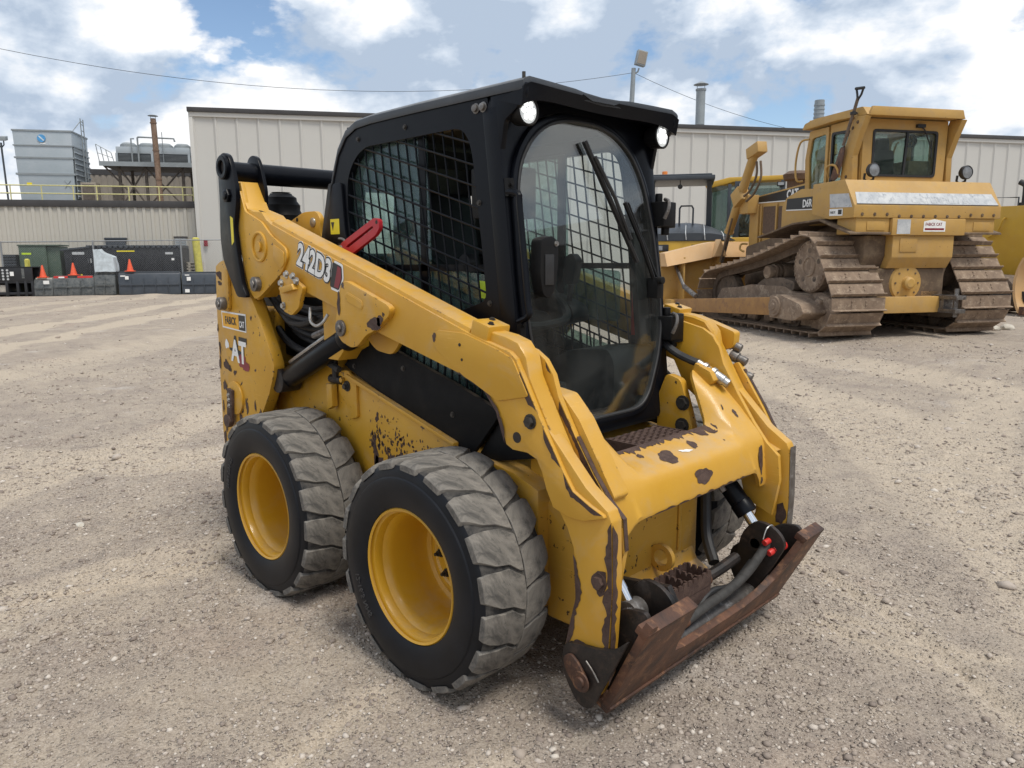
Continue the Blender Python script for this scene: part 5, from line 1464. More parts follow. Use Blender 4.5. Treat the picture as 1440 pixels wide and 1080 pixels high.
# upper gusset on the right wing
bm = nb(); prism(bm, poly_round([(1.36, 1.03), (1.40, 1.055), (1.475, 1.045), (1.545, 0.975), (1.69, 0.75), (1.66, 0.72), (1.52, 0.87)], 0.01), 1, -0.498, -0.425); part('wing_gusset', bm, 'yellow', cmb, 0.01)
# bare-metal chips on the cross member
bm = nb()
def cm_point(y, s_):
    pr = [Vector(p) for p in cm_row(y)]
    i = min(int(s_), len(pr)-2); return pr[i].lerp(pr[i+1], s_-i)
for k, (yc, sc, ry, rs_) in enumerate(((0.29, 0.45, 0.034, 0.42), (0.225, 0.40, 0.034, 0.38), (0.09, 1.15, 0.022, 0.35), (0.02, 5.35, 0.048, 0.40), (-0.10, 1.50, 0.040, 0.62), (-0.205, 0.8, 0.012, 0.2), (0.43, 2.2, 0.012, 0.14), (0.462, 5.35, 0.018, 0.42), (0.38, 1.75, 0.006, 0.06), (0.27, 1.6, 0.004, 0.06), (0.46, 6.2, 0.010, 0.3))):
    rg = []
    for fr_ in (1.0, 0.72, 0.45, 0.2):
        row = []
        for a, c_ in blob(0, 0, 1, 1, 26, 500+k, 0.26):
            y = yc+a*ry*fr_; q0 = max(0.02, sc+c_*rs_*fr_); p = cm_point(y, q0); p1 = cm_point(y, q0+0.04); p2 = cm_point(y, max(0.0, q0-0.04))
            d = (p1-p2).normalized(); n_ = Vector((-d.y, d.x)); n_ = n_ if n_.x+n_.y > 0 else -n_
            row.append(bm.verts.new((p.x+n_.x*0.0016, y, p.y+n_.y*0.0016)))
        rg.append(row)
    for q in range(3):
        for i in range(26): bm.faces.new((rg[q][i], rg[q][(i+1) % 26], rg[q+1][(i+1) % 26], rg[q+1][i]))
    bm.faces.new(rg[3])
part('paint_chip', bm, 'rustdark', cmb)
bm = nb(); g_ = random.Random(2)
yy_ = np.linspace(-0.29, 0.31, 60); L1, L2 = [], []
for i, y in enumerate(yy_):
    wv = 0.35+0.45*mnoise.noise((i*0.33, 1.1, 0))+0.3*mnoise.noise((i*1.1, 7, 0)); wv = max(0.08, min(0.95, wv))*min(1, i/4, (59-i)/4+0.05)
    p = cm_point(y, 0.0); q_ = cm_point(y, wv)
    L1.append(bm.verts.new((p.x-0.001, y, p.y+0.0016))); L2.append(bm.verts.new((q_.x, y, q_.y+0.0016)))
for i in range(59): bm.faces.new((L1[i], L1[i+1], L2[i+1], L2[i]))
L1, L2 = [], []
for i, y in enumerate(np.linspace(-0.36, 0.34, 60)):
    wv = max(0.04, min(1.6, 0.25+0.9*mnoise.noise((i*0.27, 3.1, 2))+0.3*mnoise.noise((i*1.1, 7, 5))))*min(1, i/4, (59-i)/4+0.05)
    p = cm_point(y, 6.98); q_ = cm_point(y, 6.98-wv)
    L1.append(bm.verts.new((p.x+0.0016, y, p.y-0.001))); L2.append(bm.verts.new((q_.x+0.0016, y, q_.y)))
for i in range(59): bm.faces.new((L1[i], L1[i+1], L2[i+1], L2[i]))
part('worn_edge', bm, 'rustdark', cmb)
bm = nb(); 
for k, (yc, sc, ry, rs_) in enumerate(((0.015, 1.45, 0.02, 0.18),)):
    vs_ = []
    for a, c_ in blob(0, 0, 1, 1, 16, 700, 0.4):
        y = yc+a*ry+0.02*c_; p = cm_point(y, sc+c_*rs_); vs_.append(bm.verts.new((p.x+0.001, y, p.y+0.0018)))
    bm.faces.new(vs_)
part('torn_sticker', bm, 'white', cmb)

# serrated step behind the cross member
def grip(name, x0, x1, y0, y1, z0, hh, n, mat, axis='x'):
    bm = nb()
    box(bm, x0, x1, y0, y0+0.006, z0-0.03, z0+hh); box(bm, x0, x1, y1-0.006, y1, z0-0.03, z0+hh)
    for k in range(n):
        x_ = x0+(x1-x0)*(k+0.5)/n
        # tooth-edged bar
        pts = [(y0, z0-0.03)]; m_ = 7
        for i in range(m_):
            ya = y0+(y1-y0)*i/m_; yb = y0+(y1-y0)*(i+1)/m_
            pts += [(ya+0.001, z0+hh*0.55), (ya+(yb-ya)*0.3, z0+hh), (ya+(yb-ya)*0.7, z0+hh), (yb-0.001, z0+hh*0.55)]
        pts += [(y1, z0-0.03)]
        prism(bm, pts, 0, x_-0.007, x_+0.007)
    return bm
bm = grip('step', 1.37, 1.52, -0.14, 0.18, 0.80, 0.022, 6, 'rustdark'); sg = part('step_grip', bm, 'rustdark')
bm = nb(); box(bm, 1.24, 1.53, -0.36, 0.36, 0.735, 0.768); part('step_plate', bm, 'steelgrey', sg, 0.004)
bm = nb(); prism(bm, [(1.40, 0.20), (1.50, 0.25), (1.51, 0.70), (1.38, 0.74)], 1, -0.34, -0.30); part('step_side', bm, 'yellow_chip', sg, 0.004)

# hydraulic line on the left of the cab, quick couplers
bm = nb(); tube(bm, [(1.22, 0.44, 1.12), (1.27, 0.42, 1.10), (1.31, 0.43, 1.075), (1.36, 0.44, 1.055), (1.39, 0.45, 1.045)], 0.017, 10, 4); ql = part('hydraulic_hose', bm, 'hose')
qa, qd = Vector((1.39, 0.448, 1.045)), Vector((0.72, 0.12, -0.42)).normalized()
bm = nb(); lathe_pts = [(0.0, 0), (0.018, 0), (0.018, 0.03), (0.024, 0.03), (0.024, 0.045), (0.017, 0.05), (0.017, 0.07), (0.027, 0.07), (0.027, 0.085), (0.022, 0.09), (0.022, 0.13), (0.019, 0.135), (0.019, 0.155), (0.0, 0.155)]
for (r0, h0), (r1, h1) in zip(lathe_pts[:-1], lathe_pts[1:]):
    if h1 > h0: cyl(bm, qa+qd*h0, qa+qd*h1, max(r0, 0.002), max(r1, 0.002), 18)
part('quick_coupler', bm, 'bolt', ql)
bm = nb(); prism(bm, [(1.385, 1.01), (1.47, 0.965), (1.49, 0.985), (1.47, 1.02), (1.40, 1.05)], 1, 0.41, 0.475); part('coupler_bracket', bm, 'yellow', ql, 0.004)
for k, (x_, z_) in enumerate(((1.435, 1.105), (1.462, 1.050), (1.490, 0.985))):
    bm = nb(); p = Vector((x_-0.03, 0.645, z_+0.015)); d = Vector((0.86, 0.1, -0.35)).normalized()
    cyl(bm, p, p+d*0.035, 0.026, 0.024, 16); cyl(bm, p+d*0.035, p+d*0.05, 0.018, 0.018, 16); cyl(bm, p+d*0.05, p+d*0.075, 0.020, 0.018, 16)
    part('aux_coupler', bm, 'steelgrey', bev=0.002)
bm = nb(); prism(bm, poly_round([(1.31, 1.215), (1.46, 1.165), (1.455, 1.10), (1.40, 1.08), (1.33, 1.15)], 0.015), 1, 0.618, 0.665); part('coupler_guard', bm, 'yellow', bev=0.006)
bm = nb(); prism(bm, poly_round([(1.455, 1.03), (1.48, 1.04), (1.60, 0.86), (1.68, 0.72), (1.66, 0.70), (1.55, 0.86)], 0.01), 1, 0.618, 0.650); cg = part('coupler_guard', bm, 'yellow_chip', bev=0.005)
bm = nb(); edge_strip(bm, [(1.50, 0.6505, 1.01), (1.60, 0.6505, 0.862), (1.682, 0.6505, 0.722)], (-0.8, 0, -0.5), 0.01, 0.03, (0.002, 0.001, 0.001), 11)
for a, b_ in (((1.50, 1.01), (1.60, 0.862)), ((1.60, 0.862), (1.682, 0.722))):
    flat_poly(bm, [(a[0]+0.0015, 0.650, a[1]+0.001), (b_[0]+0.0015, 0.650, b_[1]+0.001), (b_[0]+0.0015, 0.634, b_[1]+0.001), (a[0]+0.0015, 0.634, a[1]+0.001)])
part('worn_edge', bm, 'rustdark', cg)
# bare lip of the left leg
bm = nb()
zz_ = np.linspace(0.73, 0.20, 14)
for i in range(13):
    f = lambda z_: 1.7652-abs(z_-0.52)*0.03
    flat_poly(bm, [(f(zz_[i]), 0.552, zz_[i]), (f(zz_[i+1]), 0.552, zz_[i+1]), (f(zz_[i+1]), 0.602, zz_[i+1]), (f(zz_[i]), 0.602, zz_[i])])
part('bare_lip', bm, 'steelgrey')
bm = nb(); flat_poly(bm, [(x_, 0.5499, z_) for x_, z_ in blob(1.735, 0.45, 0.025, 0.04, 14, 77)]); part('paint_chip', bm, 'rustdark')

# ---- tilt cylinders
for s_ in (-1, 1):
    a, m_, b_ = Vector((1.39, s_*0.435, 0.745)), Vector((1.648, s_*0.435, 0.462)), Vector((1.722, s_*0.435, 0.372))
    d = (m_-a).normalized()
    bm = nb(); cyl(bm, a, m_, 0.040, seg=28); cyl(bm, m_-d*0.05, m_+d*0.004, 0.043, seg=28); tc_ = part('tilt_cylinder', bm, 'black', bev=0.003)
    bm = nb(); cyl(bm, m_, b_, 0.022, seg=24); part('rod', bm, 'chrome', tc_)
    bm = nb(); cyl(bm, b_+Vector((0, -0.03, 0)), b_+Vector((0, 0.03, 0)), 0.040, seg=24); part('rod_eye', bm, 'steelgrey', tc_, 0.003)
    bm = nb(); up = Vector((d.z, 0, -d.x)); s2 = Vector((0, -s_*0.048, 0))
    tube(bm, [a+s2+d*0.02, a+s2+d*0.16, a+s2+d*0.25+up*-0.01], 0.009, 8); cyl(bm, a+s2*1.1+d*0.20, a+s2*1.1+d*0.27, 0.014, seg=10); part('cylinder_pipe', bm, 'bolt', tc_)
bm = nb(); tube(bm, [(1.46, -0.36, 0.70), (1.50, -0.37, 0.64), (1.54, -0.39, 0.58), (1.60, -0.40, 0.52)], 0.018, 10, 5); cyl(bm, (1.475, -0.365, 0.675), (1.515, -0.375, 0.615), 0.023, seg=12); part('hydraulic_hose', bm, 'hose')
bm = nb(); tube(bm, [(1.50, 0.36, 0.72), (1.51, 0.345, 0.60), (1.52, 0.335, 0.48), (1.55, 0.30, 0.37), (1.62, 0.24, 0.30)], 0.022, 10, 5); part('hydraulic_hose', bm, 'hose')

# ---- attachment coupler
CB, CT = Vector((1.712, 0, 0.085)), Vector((1.888, 0, 0.432))
cv = (CT-CB).normalized(); cn_ = Vector((cv.z, 0, -cv.x))     # plate normal, facing forward and down
def cp(y, s_, d=0.0):
    p = CB+cv*s_+cn_*d; return Vector((p.x, y, p.z))
PL = [(-0.575, 0.02), (-0.56, 0.0), (0.56, 0.0), (0.575, 0.02), (0.600, 0.35), (0.59, 0.372), (0.44, 0.370), (0.42, 0.28), (0.37, 0.19), (0.30, 0.140), (0.20, 0.120), (-0.20, 0.120), (-0.285, 0.14), (-0.30, 0.18), (-0.335, 0.36), (-0.345, 0.372), (-0.555, 0.372), (-0.565, 0.40), (-0.595, 0.402), (-0.600, 0.37)]
bm = nb()
va = [bm.verts.new(cp(a, c_, 0.014)) for a, c_ in PL]; vb = [bm.verts.new(cp(a, c_, -0.014)) for a, c_ in PL]
bm.faces.new(va); bm.faces.new(vb[::-1])
for i in range(len(PL)):
    j = (i+1) % len(PL); bm.faces.new((va[i], vb[i], vb[j], va[j]))
CPL = part('attachment_coupler', bm, 'rust', bev=0.004)
bm = nb()
for y0, y1 in ((-0.60, -0.335), (0.435, 0.60)):
    hexa(bm, [cp(y0, 0.348, 0.013), cp(y1, 0.348, 0.013), cp(y1, 0.348, -0.030), cp(y0, 0.348, -0.030), cp(y0, 0.378, 0.017), cp(y1, 0.378, 0.017), cp(y1, 0.378, -0.030), cp(y0, 0.378, -0.030)])
part('coupler_top_lip', bm, 'rust', CPL, 0.006)
bm = nb(); hexa(bm, [cp(-0.57, -0.002, 0.016), cp(0.57, -0.002, 0.016), cp(0.57, 0.03, 0.022), cp(-0.57, 0.03, 0.022), cp(-0.57, -0.002, -0.05), cp(0.57, -0.002, -0.05), cp(0.57, 0.03, -0.05), cp(-0.57, 0.03, -0.05)]); part('coupler_heel', bm, 'rust', CPL, 0.006)
GUS = [(1.68, 0.10), (1.785, 0.27), (1.848, 0.40), (1.83, 0.435), (1.76, 0.425), (1.72, 0.40), (1.68, 0.33), (1.60, 0.31), (1.545, 0.27), (1.54, 0.19), (1.58, 0.11)]
GUSO = [(1.70, 0.10), (1.785, 0.27), (1.84, 0.385), (1.79, 0.335), (1.72, 0.312), (1.635, 0.30), (1.59, 0.285), (1.582, 0.22), (1.60, 0.165), (1.65, 0.10)]
for s_ in (-1, 1):
    bm = nb(); prism(bm, poly_round(GUSO, 0.025, 3), 1, s_*0.604, s_*0.618); og = part('outer_gusset', bm, 'oily', CPL, 0.003)
    bm = nb(); prism(bm, poly_round(GUS, 0.03, 3), 1, s_*0.525, s_*0.505); part('gusset', bm, 'oily', CPL, 0.004)
    bm = nb(); prism(bm, poly_round([(1.69, 0.11), (1.785, 0.27), (1.85, 0.40), (1.80, 0.455), (1.72, 0.47), (1.66, 0.40), (1.64, 0.25)], 0.04, 3), 1, s_*0.385, s_*0.365); part('gusset', bm, 'oily', CPL, 0.004)
    bm = nb(); cyl(bm, (1.722, s_*0.365, 0.372), (1.722, s_*0.505, 0.372), 0.020, seg=18); part('tilt_pin', bm, 'steelgrey', CPL)
    bm = nb()
    Mx = Matrix.Rotation(R(38), 3, 'Y')
    prism(bm, poly_round([(1.595, 0.245), (1.625, 0.268), (1.66, 0.245), (1.695, 0.20), (1.69, 0.165), (1.66, 0.155), (1.61, 0.195)], 0.024, 4), 1, s_*0.618, s_*0.629); st_ = part('pivot_strap', bm, 'rust', og, 0.004)
    bm = nb(); lathe(bm, [(0.0, 0.012), (0.016, 0.012), (0.018, 0.004), (0.032, 0.004), (0.034, 0.0)], (1.670, s_*0.629, 0.190), 1, 20, sgn=s_); part('pivot_pin', bm, 'rust', og)
    bm = nb(); tube(bm, [(1.685, s_*0.622, 0.262), (1.712, s_*0.623, 0.240), (1.735, s_*0.623, 0.212)], 0.003, 8, 4); part('pin_wire', bm, 'steelgrey', og)
# back wall of the towers (black sheet) and cross tube
bm = nb()
prism(bm, [(1.60, 0.425), (1.80, 0.455), (1.835, 0.40), (1.66, 0.34)], 1, -0.363, -0.340); part('tower_sheet', bm, 'oily', CPL, 0.003)
bm = nb(); cyl(bm, (1.70, -0.52, 0.155), (1.70, 0.52, 0.155), 0.045, seg=28); part('torque_tube', bm, 'steelgrey', CPL)
bm = nb(); prism(bm, [(1.60, 0.11), (1.69, 0.10), (1.725, 0.17), (1.70, 0.185), (1.62, 0.14)], 1, -0.50, 0.50); part('tray', bm, 'steelgrey', CPL, 0.004)
# hydraulic latch hoses on the coupler
bm = nb(); tube(bm, [(1.735, -0.14, 0.235), (1.74, -0.02, 0.25), (1.745, 0.12, 0.262), (1.755, 0.24, 0.295), (1.765, 0.33, 0.35), (1.77, 0.37, 0.385)], 0.018, 12, 5); part('hose_sleeve', bm, 'hosedust', CPL)
bm = nb(); tube(bm, [(1.69, -0.30, 0.22), (1.715, -0.12, 0.20), (1.705, 0.06, 0.26), (1.72, 0.2, 0.25), (1.73, 0.33, 0.31)], 0.013, 10, 5); part('latch_hose', bm, 'hose', CPL)
bm = nb(); cyl(bm, (1.73, -0.28, 0.225), (1.735, -0.14, 0.236), 0.020, seg=14); cyl(bm, (1.731, -0.24, 0.228), (1.732, -0.22, 0.23), 0.027, seg=6); cyl(bm, (1.733, -0.20, 0.231), (1.734, -0.18, 0.233), 0.026, seg=6); part('hose_fitting', bm, 'rust', CPL)
bm = nb(); tube(bm, [(1.66, 0.05, 0.29), (1.68, 0.16, 0.31), (1.69, 0.28, 0.33)], 0.022, 10, 4); cyl(bm, (1.655, 0.02, 0.287), (1.67, 0.10, 0.30), 0.024, seg=6); part('hose_fitting', bm, 'oily', CPL)
bm = nb(); cyl(bm, (1.655, 0.01, 0.285), (1.664, 0.055, 0.293), 0.026, seg=14); cyl(bm, (1.668, 0.08, 0.296), (1.672, 0.10, 0.30), 0.028, seg=12); part('hose_fitting', bm, 'rust', CPL)
bm = nb(); cyl(bm, (1.795, 0.37, 0.36), (1.81, 0.43, 0.375), 0.020, seg=16); cyl(bm, (1.79, 0.345, 0.355), (1.797, 0.375, 0.362), 0.013, seg=12); cyl(bm, (1.775, 0.335, 0.395), (1.78, 0.365, 0.40), 0.012, seg=12); part('red_dust_cap', bm, 'redcap', CPL, 0.003)
bm = nb(); tube(bm, [(1.77, 0.335, 0.41), (1.775, 0.35, 0.45), (1.78, 0.385, 0.455), (1.785, 0.40, 0.42), (1.79, 0.395, 0.385)], 0.003, 6, 4); part('cap_tether', bm, 'bolt', CPL)
# serrated foot step on the torque tube
bm = nb()
def tooth_bar(p0, p1, hgt, n, th):
    p0, p1 = Vector(p0), Vector(p1); d = (p1-p0); L = d.length; d.normalize(); sd_ = Vector((d.y, -d.x, 0)).normalized()*th
    prof = [(0, 0)]
    for i in range(n):
        a = L*i/n; b_ = L*(i+1)/n
        prof += [(a+0.001, hgt*0.7), (a+(b_-a)*0.25, hgt), (a+(b_-a)*0.75, hgt), (b_-0.001, hgt*0.7)]
    prof += [(L, 0)]
    A = [bm.verts.new(p0+d*u_+Vector((0, 0, v_))) for u_, v_ in prof]; B = [bm.verts.new(p0+d*u_+sd_+Vector((0, 0, v_))) for u_, v_ in prof]
    bm.faces.new(A); bm.faces.new(B[::-1])
    for i in range(len(prof)): 
        j = (i+1) % len(prof); bm.faces.new((A[i], B[i], B[j], A[j]))
q0, q1, q2, q3 = (1.605, -0.22, 0.30), (1.605, 0.06, 0.30), (1.705, 0.06, 0.30), (1.705, -0.22, 0.30)
tooth_bar(q0, q1, 0.055, 9, 0.008); tooth_bar(q3, q2, 0.055, 9, 0.008); tooth_bar(q1, q2, 0.055, 4, 0.008); tooth_bar(q0, q3, 0.055, 4, 0.008)
for y in (-0.15, -0.08, -0.01): tooth_bar((1.605, y, 0.30), (1.705, y, 0.30), 0.05, 4, 0.008)
part('foot_step', bm, 'rustdark', CPL)
bm = nb(); box(bm, 1.60, 1.71, -0.225, 0.065, 0.19, 0.315); part('foot_step_base', bm, 'rustdark', CPL, 0.004)
# ================================================================ bulldozer
MT['dyellow'] = paint('faded_dozer_yellow', (0.49, 0.292, 0.076), (0.41, 0.24, 0.066), rough=0.55, dust=0.55, dustcol=(0.33, 0.245, 0.16), grime=0.55, chips=0.9, scratch=0.3)
MT['dpeach'] = paint('sun_bleached_yellow', (0.62, 0.40, 0.20), (0.56, 0.34, 0.15), rough=0.6, dust=0.6, dustcol=(0.5, 0.38, 0.26), grime=0.4)
MT['mud'] = rusty('dried_mud_steel', (0.285, 0.208, 0.145), (0.180, 0.127, 0.090), (0.38, 0.295, 0.215), scale=5, bump=0.6, rough=0.9, metal=0.0)
MT['muddark'] = rusty('dark_muddy_steel', (0.11, 0.082, 0.06), (0.18, 0.134, 0.098), (0.065, 0.05, 0.04), scale=5, bump=0.6, rough=0.9, metal=0.0)
MT['mudbrown'] = rusty('muddy_plate', (0.16, 0.11, 0.07), (0.10, 0.066, 0.042), (0.21, 0.15, 0.09), scale=4, bump=0.3, rough=0.85, metal=0.0)
MT['armrust'] = rusty('rusty_orange_arm', (0.37, 0.20, 0.070), (0.29, 0.155, 0.06), (0.24, 0.13, 0.065), scale=4, bump=0.25, rough=0.75, metal=0.0)
MT['greystripe'] = rusty('faded_grey_stripe', (0.40, 0.42, 0.44), (0.56, 0.57, 0.57), (0.30, 0.32, 0.35), scale=6, bump=0.0, rough=0.6, metal=0.0)
MT['dozglass'] = glass('dozer_cab_glass', (0.72, 0.80, 0.77), ior=1.6, dirt=0.12, dirt_haze_col=(0.32, 0.38, 0.36))
MT['screen'] = plain('brown_radiator_screen', (0.12, 0.075, 0.05), 0.8, 0, 0.25, 40)
MT['lampglass'] = plain('lamp_glass', (0.30, 0.31, 0.32), 0.2, 0.3, 0.3)
MT['wood'] = plain('weathered_wood', (0.14, 0.105, 0.08), 0.8, 0, 0.3, 18)
DZ = thing('bulldozer', 'large mud-caked yellow bulldozer with enclosed cab, rear towards us, right of the loader', 'bulldozer', (-2.01, 10.92, 0.275), R(148.957))
def dp(name, bm, mat, parent=None, bev=0.0, **k): return ob(name, bm, mat, DZ if parent is None else parent, bev, **k)
# --- tracks
def hull(pts):
    pts = sorted(set(pts))
    def half(ps):
        h = []
        for p in ps:
            while len(h) >= 2 and (h[-1][0]-h[-2][0])*(p[1]-h[-2][1])-(h[-1][1]-h[-2][1])*(p[0]-h[-2][0]) <= 0: h.pop()
            h.append(p)
        return h
    a, b_ = half(pts), half(pts[::-1])
    return a[:-1]+b_[:-1]
cp_ = []
for cx_, cz_, r_ in ((1.98, 0.50, 0.43), (-0.83, 1.05, 0.46), (-1.20, 0.50, 0.43)):
    for i in range(60):
        a = 2*PI*i/60; cp_.append((round(cx_+r_*math.cos(a), 4), round(cz_+r_*math.sin(a), 4)))
hp = hull(cp_)
# let the long upper run sag a little
def resample(pl, n):
    pl = pl+[pl[0]]; L = [0]
    for a, b_ in zip(pl[:-1], pl[1:]): L.append(L[-1]+math.hypot(b_[0]-a[0], b_[1]-a[1]))
    o_ = []
    j = 0
    for i in range(n):
        s_ = L[-1]*i/n
        while L[j+1] < s_: j += 1
        k = (s_-L[j])/(L[j+1]-L[j]); o_.append((pl[j][0]+(pl[j+1][0]-pl[j][0])*k, pl[j][1]+(pl[j+1][1]-pl[j][1])*k))
    return o_, L[-1]
NSH = 44
path, LEN = resample(hp, NSH*4)
path = [(x_, z_-(0.055*math.sin(PI*(x_+0.7)/2.6) if (-0.7 < x_ < 1.9 and z_ > 0.75) else 0)) for x_, z_ in path]
PITCH = LEN/NSH
bm = nb()
W_ = 0.455
box(bm, -PITCH*0.47, PITCH*0.47, -W_, W_, 0.0, 0.022)
prism(bm, [(PITCH*0.30, 0.02), (PITCH*0.36, 0.078), (PITCH*0.43, 0.078), (PITCH*0.47, 0.02)], 1, -W_, W_)
for y in (-0.12, 0.12):
    for x_ in (-0.05, 0.0): cyl(bm, (x_, y, 0.022), (x_, y, 0.036), 0.014, seg=8)
shoe_me = to_mesh(bm, 'track_shoe', 'mud', bev=0.005, seg=1)
GA = 2.28
for s_ in (-1, 1):
    yc = s_*GA/2
    # link chain
    bm = nb()
    for off_ in (-0.11, 0.11):
        A = [bm.verts.new((x_, yc+off_-0.03, z_)) for x_, z_ in path]; B = [bm.verts.new((x_, yc+off_+0.03, z_)) for x_, z_ in path]
        cxm, czm = 0.3, 0.6
        def ins(p):
            i = path.index(p); a, b_ = Vector(path[i-1]), Vector(path[(i+1) % len(path)]); d = (b_-a).normalized(); return (p[0]-d.y*0.11, p[1]+d.x*0.11)
        Ci = [ins(p) for p in path]
        C1 = [bm.verts.new((x_, yc+off_-0.03, z_)) for x_, z_ in Ci]; D1 = [bm.verts.new((x_, yc+off_+0.03, z_)) for x_, z_ in Ci]
        n = len(path)
        for i in range(n):
            j = (i+1) % n
            for P_, Q_ in ((A, B), (B, D1), (D1, C1), (C1, A)): bm.faces.new((P_[i], P_[j], Q_[j], Q_[i]))
    tr = dp('track', bm, 'muddark')
    for k in range(NSH):
        p = Vector(path[k*4]); a = Vector(path[(k*4-2) % len(path)]); b_ = Vector(path[(k*4+2) % len(path)])
        d = (b_-a).normalized()
        o = inst('track_shoe', shoe_me, tr)
        # outward normal (hull runs counter-clockwise): (d.y, -d.x)
        nx_, nz_ = d.y, -d.x
        o.matrix_local = Matrix(((d.x, 0, nx_, p.x), (0, -1, 0, yc), (d.y, 0, nz_, p.y), (0, 0, 0, 1)))
    # roller frame
    bm = nb(); prism(bm, poly_round([(-1.35, 0.28), (-1.10, 0.22), (1.9, 0.22), (2.1, 0.40), (1.9, 0.62), (1.3, 0.66), (0.9, 0.72), (-0.1, 0.72), (-0.4, 0.62), (-1.1, 0.66), (-1.40, 0.52)], 0.05), 1, yc-0.22, yc+0.22)
    fr_ = dp('roller_frame', bm, 'mud', bev=0.02)
    bm = nb(); prism(bm, poly_round([(-1.62, 0.35), (-1.20, 0.10), (-0.98, 0.12), (-0.95, 0.42), (-1.15, 0.62), (-1.38, 0.60)], 0.03), 1, yc+s_*0.24, yc+s_*0.30); dp('idler_guard', bm, 'mud', fr_, 0.008)
    bm = nb(); cyl(bm, (-1.18, yc+s_*0.30, 0.50), (-1.18, yc+s_*0.36, 0.50), 0.07, seg=16); dp('idler_cap', bm, 'mud', fr_, 0.01)
    for cx_ in (1.98, -1.20):
        bm = nb(); lathe(bm, [(0.0, -0.10), (0.36, -0.10), (0.40, -0.06), (0.40, 0.06), (0.36, 0.10), (0.0, 0.10)], (cx_, yc, 0.50), 1, 32); dp('idler', bm, 'muddark', fr_)
    for k in range(7):
        bm = nb(); x_ = -0.85+k*0.40; lathe(bm, [(0.0, -0.20), (0.115, -0.20), (0.115, -0.10), (0.09, -0.08), (0.09, 0.08), (0.115, 0.10), (0.115, 0.20), (0.06, 0.21), (0.06, 0.235), (0.0, 0.235)], (x_, yc, 0.20), 1, 20, sgn=s_); dp('track_roller', bm, 'muddark', fr_)
    for k in range(5):
        bm = nb(); box(bm, -0.92+k*0.52, -0.66+k*0.52, yc+s_*0.21, yc+s_*0.26, 0.13, 0.33); dp('roller_guard', bm, 'mud', fr_, 0.01)
    # recoil housing / pivot shaft with ribs
    bm = nb()
    lathe(bm, [(0.0, 0.32), (0.105, 0.32), (0.115, 0.30), (0.115, 0.20), (0.135, 0.20), (0.135, 0.17), (0.115, 0.17), (0.115, 0.13), (0.135, 0.13), (0.135, 0.10), (0.115, 0.10), (0.115, 0.06), (0.14, 0.06), (0.15, 0.02), (0.15, -0.3), (0.0, -0.3)][::-1], (0.42, yc-s_*0.10, 0.94), 1, 28, sgn=s_); dp('carrier_roller', bm, 'mud')
    bm = nb(); prism(bm, poly_round([(-0.35, 0.66), (0.30, 0.66), (0.75, 0.72), (0.5, 0.84), (0.0, 0.86), (-0.35, 0.80)], 0.05), 1, yc-0.2, yc+0.2); dp('carrier_support', bm, 'muddark', bev=0.02)
    # final drive and sprocket
    bm = nb()
    teeth = 27; ring = []
    for i in range(teeth*4):
        a = 2*PI*i/(teeth*4); r_ = 0.435 if i % 4 in (1, 2) else 0.395; ring.append((-0.83+r_*math.cos(a), 1.05+r_*math.sin(a)))
    prism(bm, ring, 1, yc+s_*0.02, yc+s_*0.10); sp_ = dp('sprocket', bm, 'mud', bev=0.004)
    bm = nb(); lathe(bm, [(0.0, 0.0), (0.40, 0.0), (0.405, 0.16), (0.38, 0.185), (0.16, 0.185), (0.15, 0.200), (0.13, 0.200), (0.125, 0.185), (0.0, 0.185)][::-1], (-0.83, yc+s_*0.10, 1.05), 1, 40, sgn=s_); hb = dp('final_drive', bm, 'mud', sp_)
    bm = nb()
    for k in range(5):
        a = 2*PI*k/5+0.3; cyl(bm, (-0.83+0.24*math.cos(a), yc+s_*0.284, 1.05+0.24*math.sin(a)), (-0.83+0.24*math.cos(a), yc+s_*0.2875, 1.05+0.24*math.sin(a)), 0.042, seg=14)
    dp('drive_hole', bm, 'muddark', sp_)
    bm = nb()
    for k in range(32):
        a = 2*PI*k/32; p = (-0.83+0.365*math.cos(a), yc+s_*0.284, 1.05+0.365*math.sin(a)); cyl(bm, p, (p[0], p[1]+s_*0.014, p[2]), 0.014, seg=6)
    dp('drive_bolts', bm, 'mud', sp_)
    bm = nb(); cyl(bm, (-0.83, s_*0.5, 1.05), (-0.83, yc+s_*0.1, 1.05), 0.36, seg=32); dp('final_drive_case', bm, 'muddark', sp_)
    # fender over the track
    bm = nb()
    fpr = [(0.80, 1.55), (0.40, 1.62), (-0.20, 1.735), (-0.88, 1.765), (-1.20, 1.66), (-1.60, 1.54)]
    prism(bm, fpr+[(x_, z_-0.03) for x_, z_ in fpr[::-1]], 1, s_*0.6, s_*1.34); dp('fender', bm, 'mudbrown', bev=0.006)
    # push arm
    bm = nb(); prism(bm, [(-0.48, 0.57), (3.45, 0.33), (3.50, 0.10), (-0.48, 0.28)], 1, s_*1.66, s_*1.82); pa_ = dp('push_arm', bm, 'armrust', bev=0.015)
    bm = nb(); prism(bm, poly_round([(-0.45, 0.60), (-0.72, 0.62), (-1.25, 0.50), (-1.35, 0.36), (-1.1, 0.24), (-0.45, 0.25)], 0.05), 1, s_*1.42, s_*1.84); dp('trunnion', bm, 'mud', pa_, 0.02)
    bm = nb(); lathe(bm, [(0.0, 0.06), (0.05, 0.06), (0.06, 0.045), (0.10, 0.045), (0.12, 0.03), (0.15, 0.03), (0.16, 0.0)], (-0.62, s_*1.84, 0.43), 1, 24, sgn=s_); dp('trunnion_cap', bm, 'mud', pa_)
    bm = nb(); cyl(bm, (-0.8, s_*1.3, 0.47), (-0.8, s_*1.7, 0.47), 0.14, seg=20); dp('trunnion_ball', bm, 'mud', pa_)
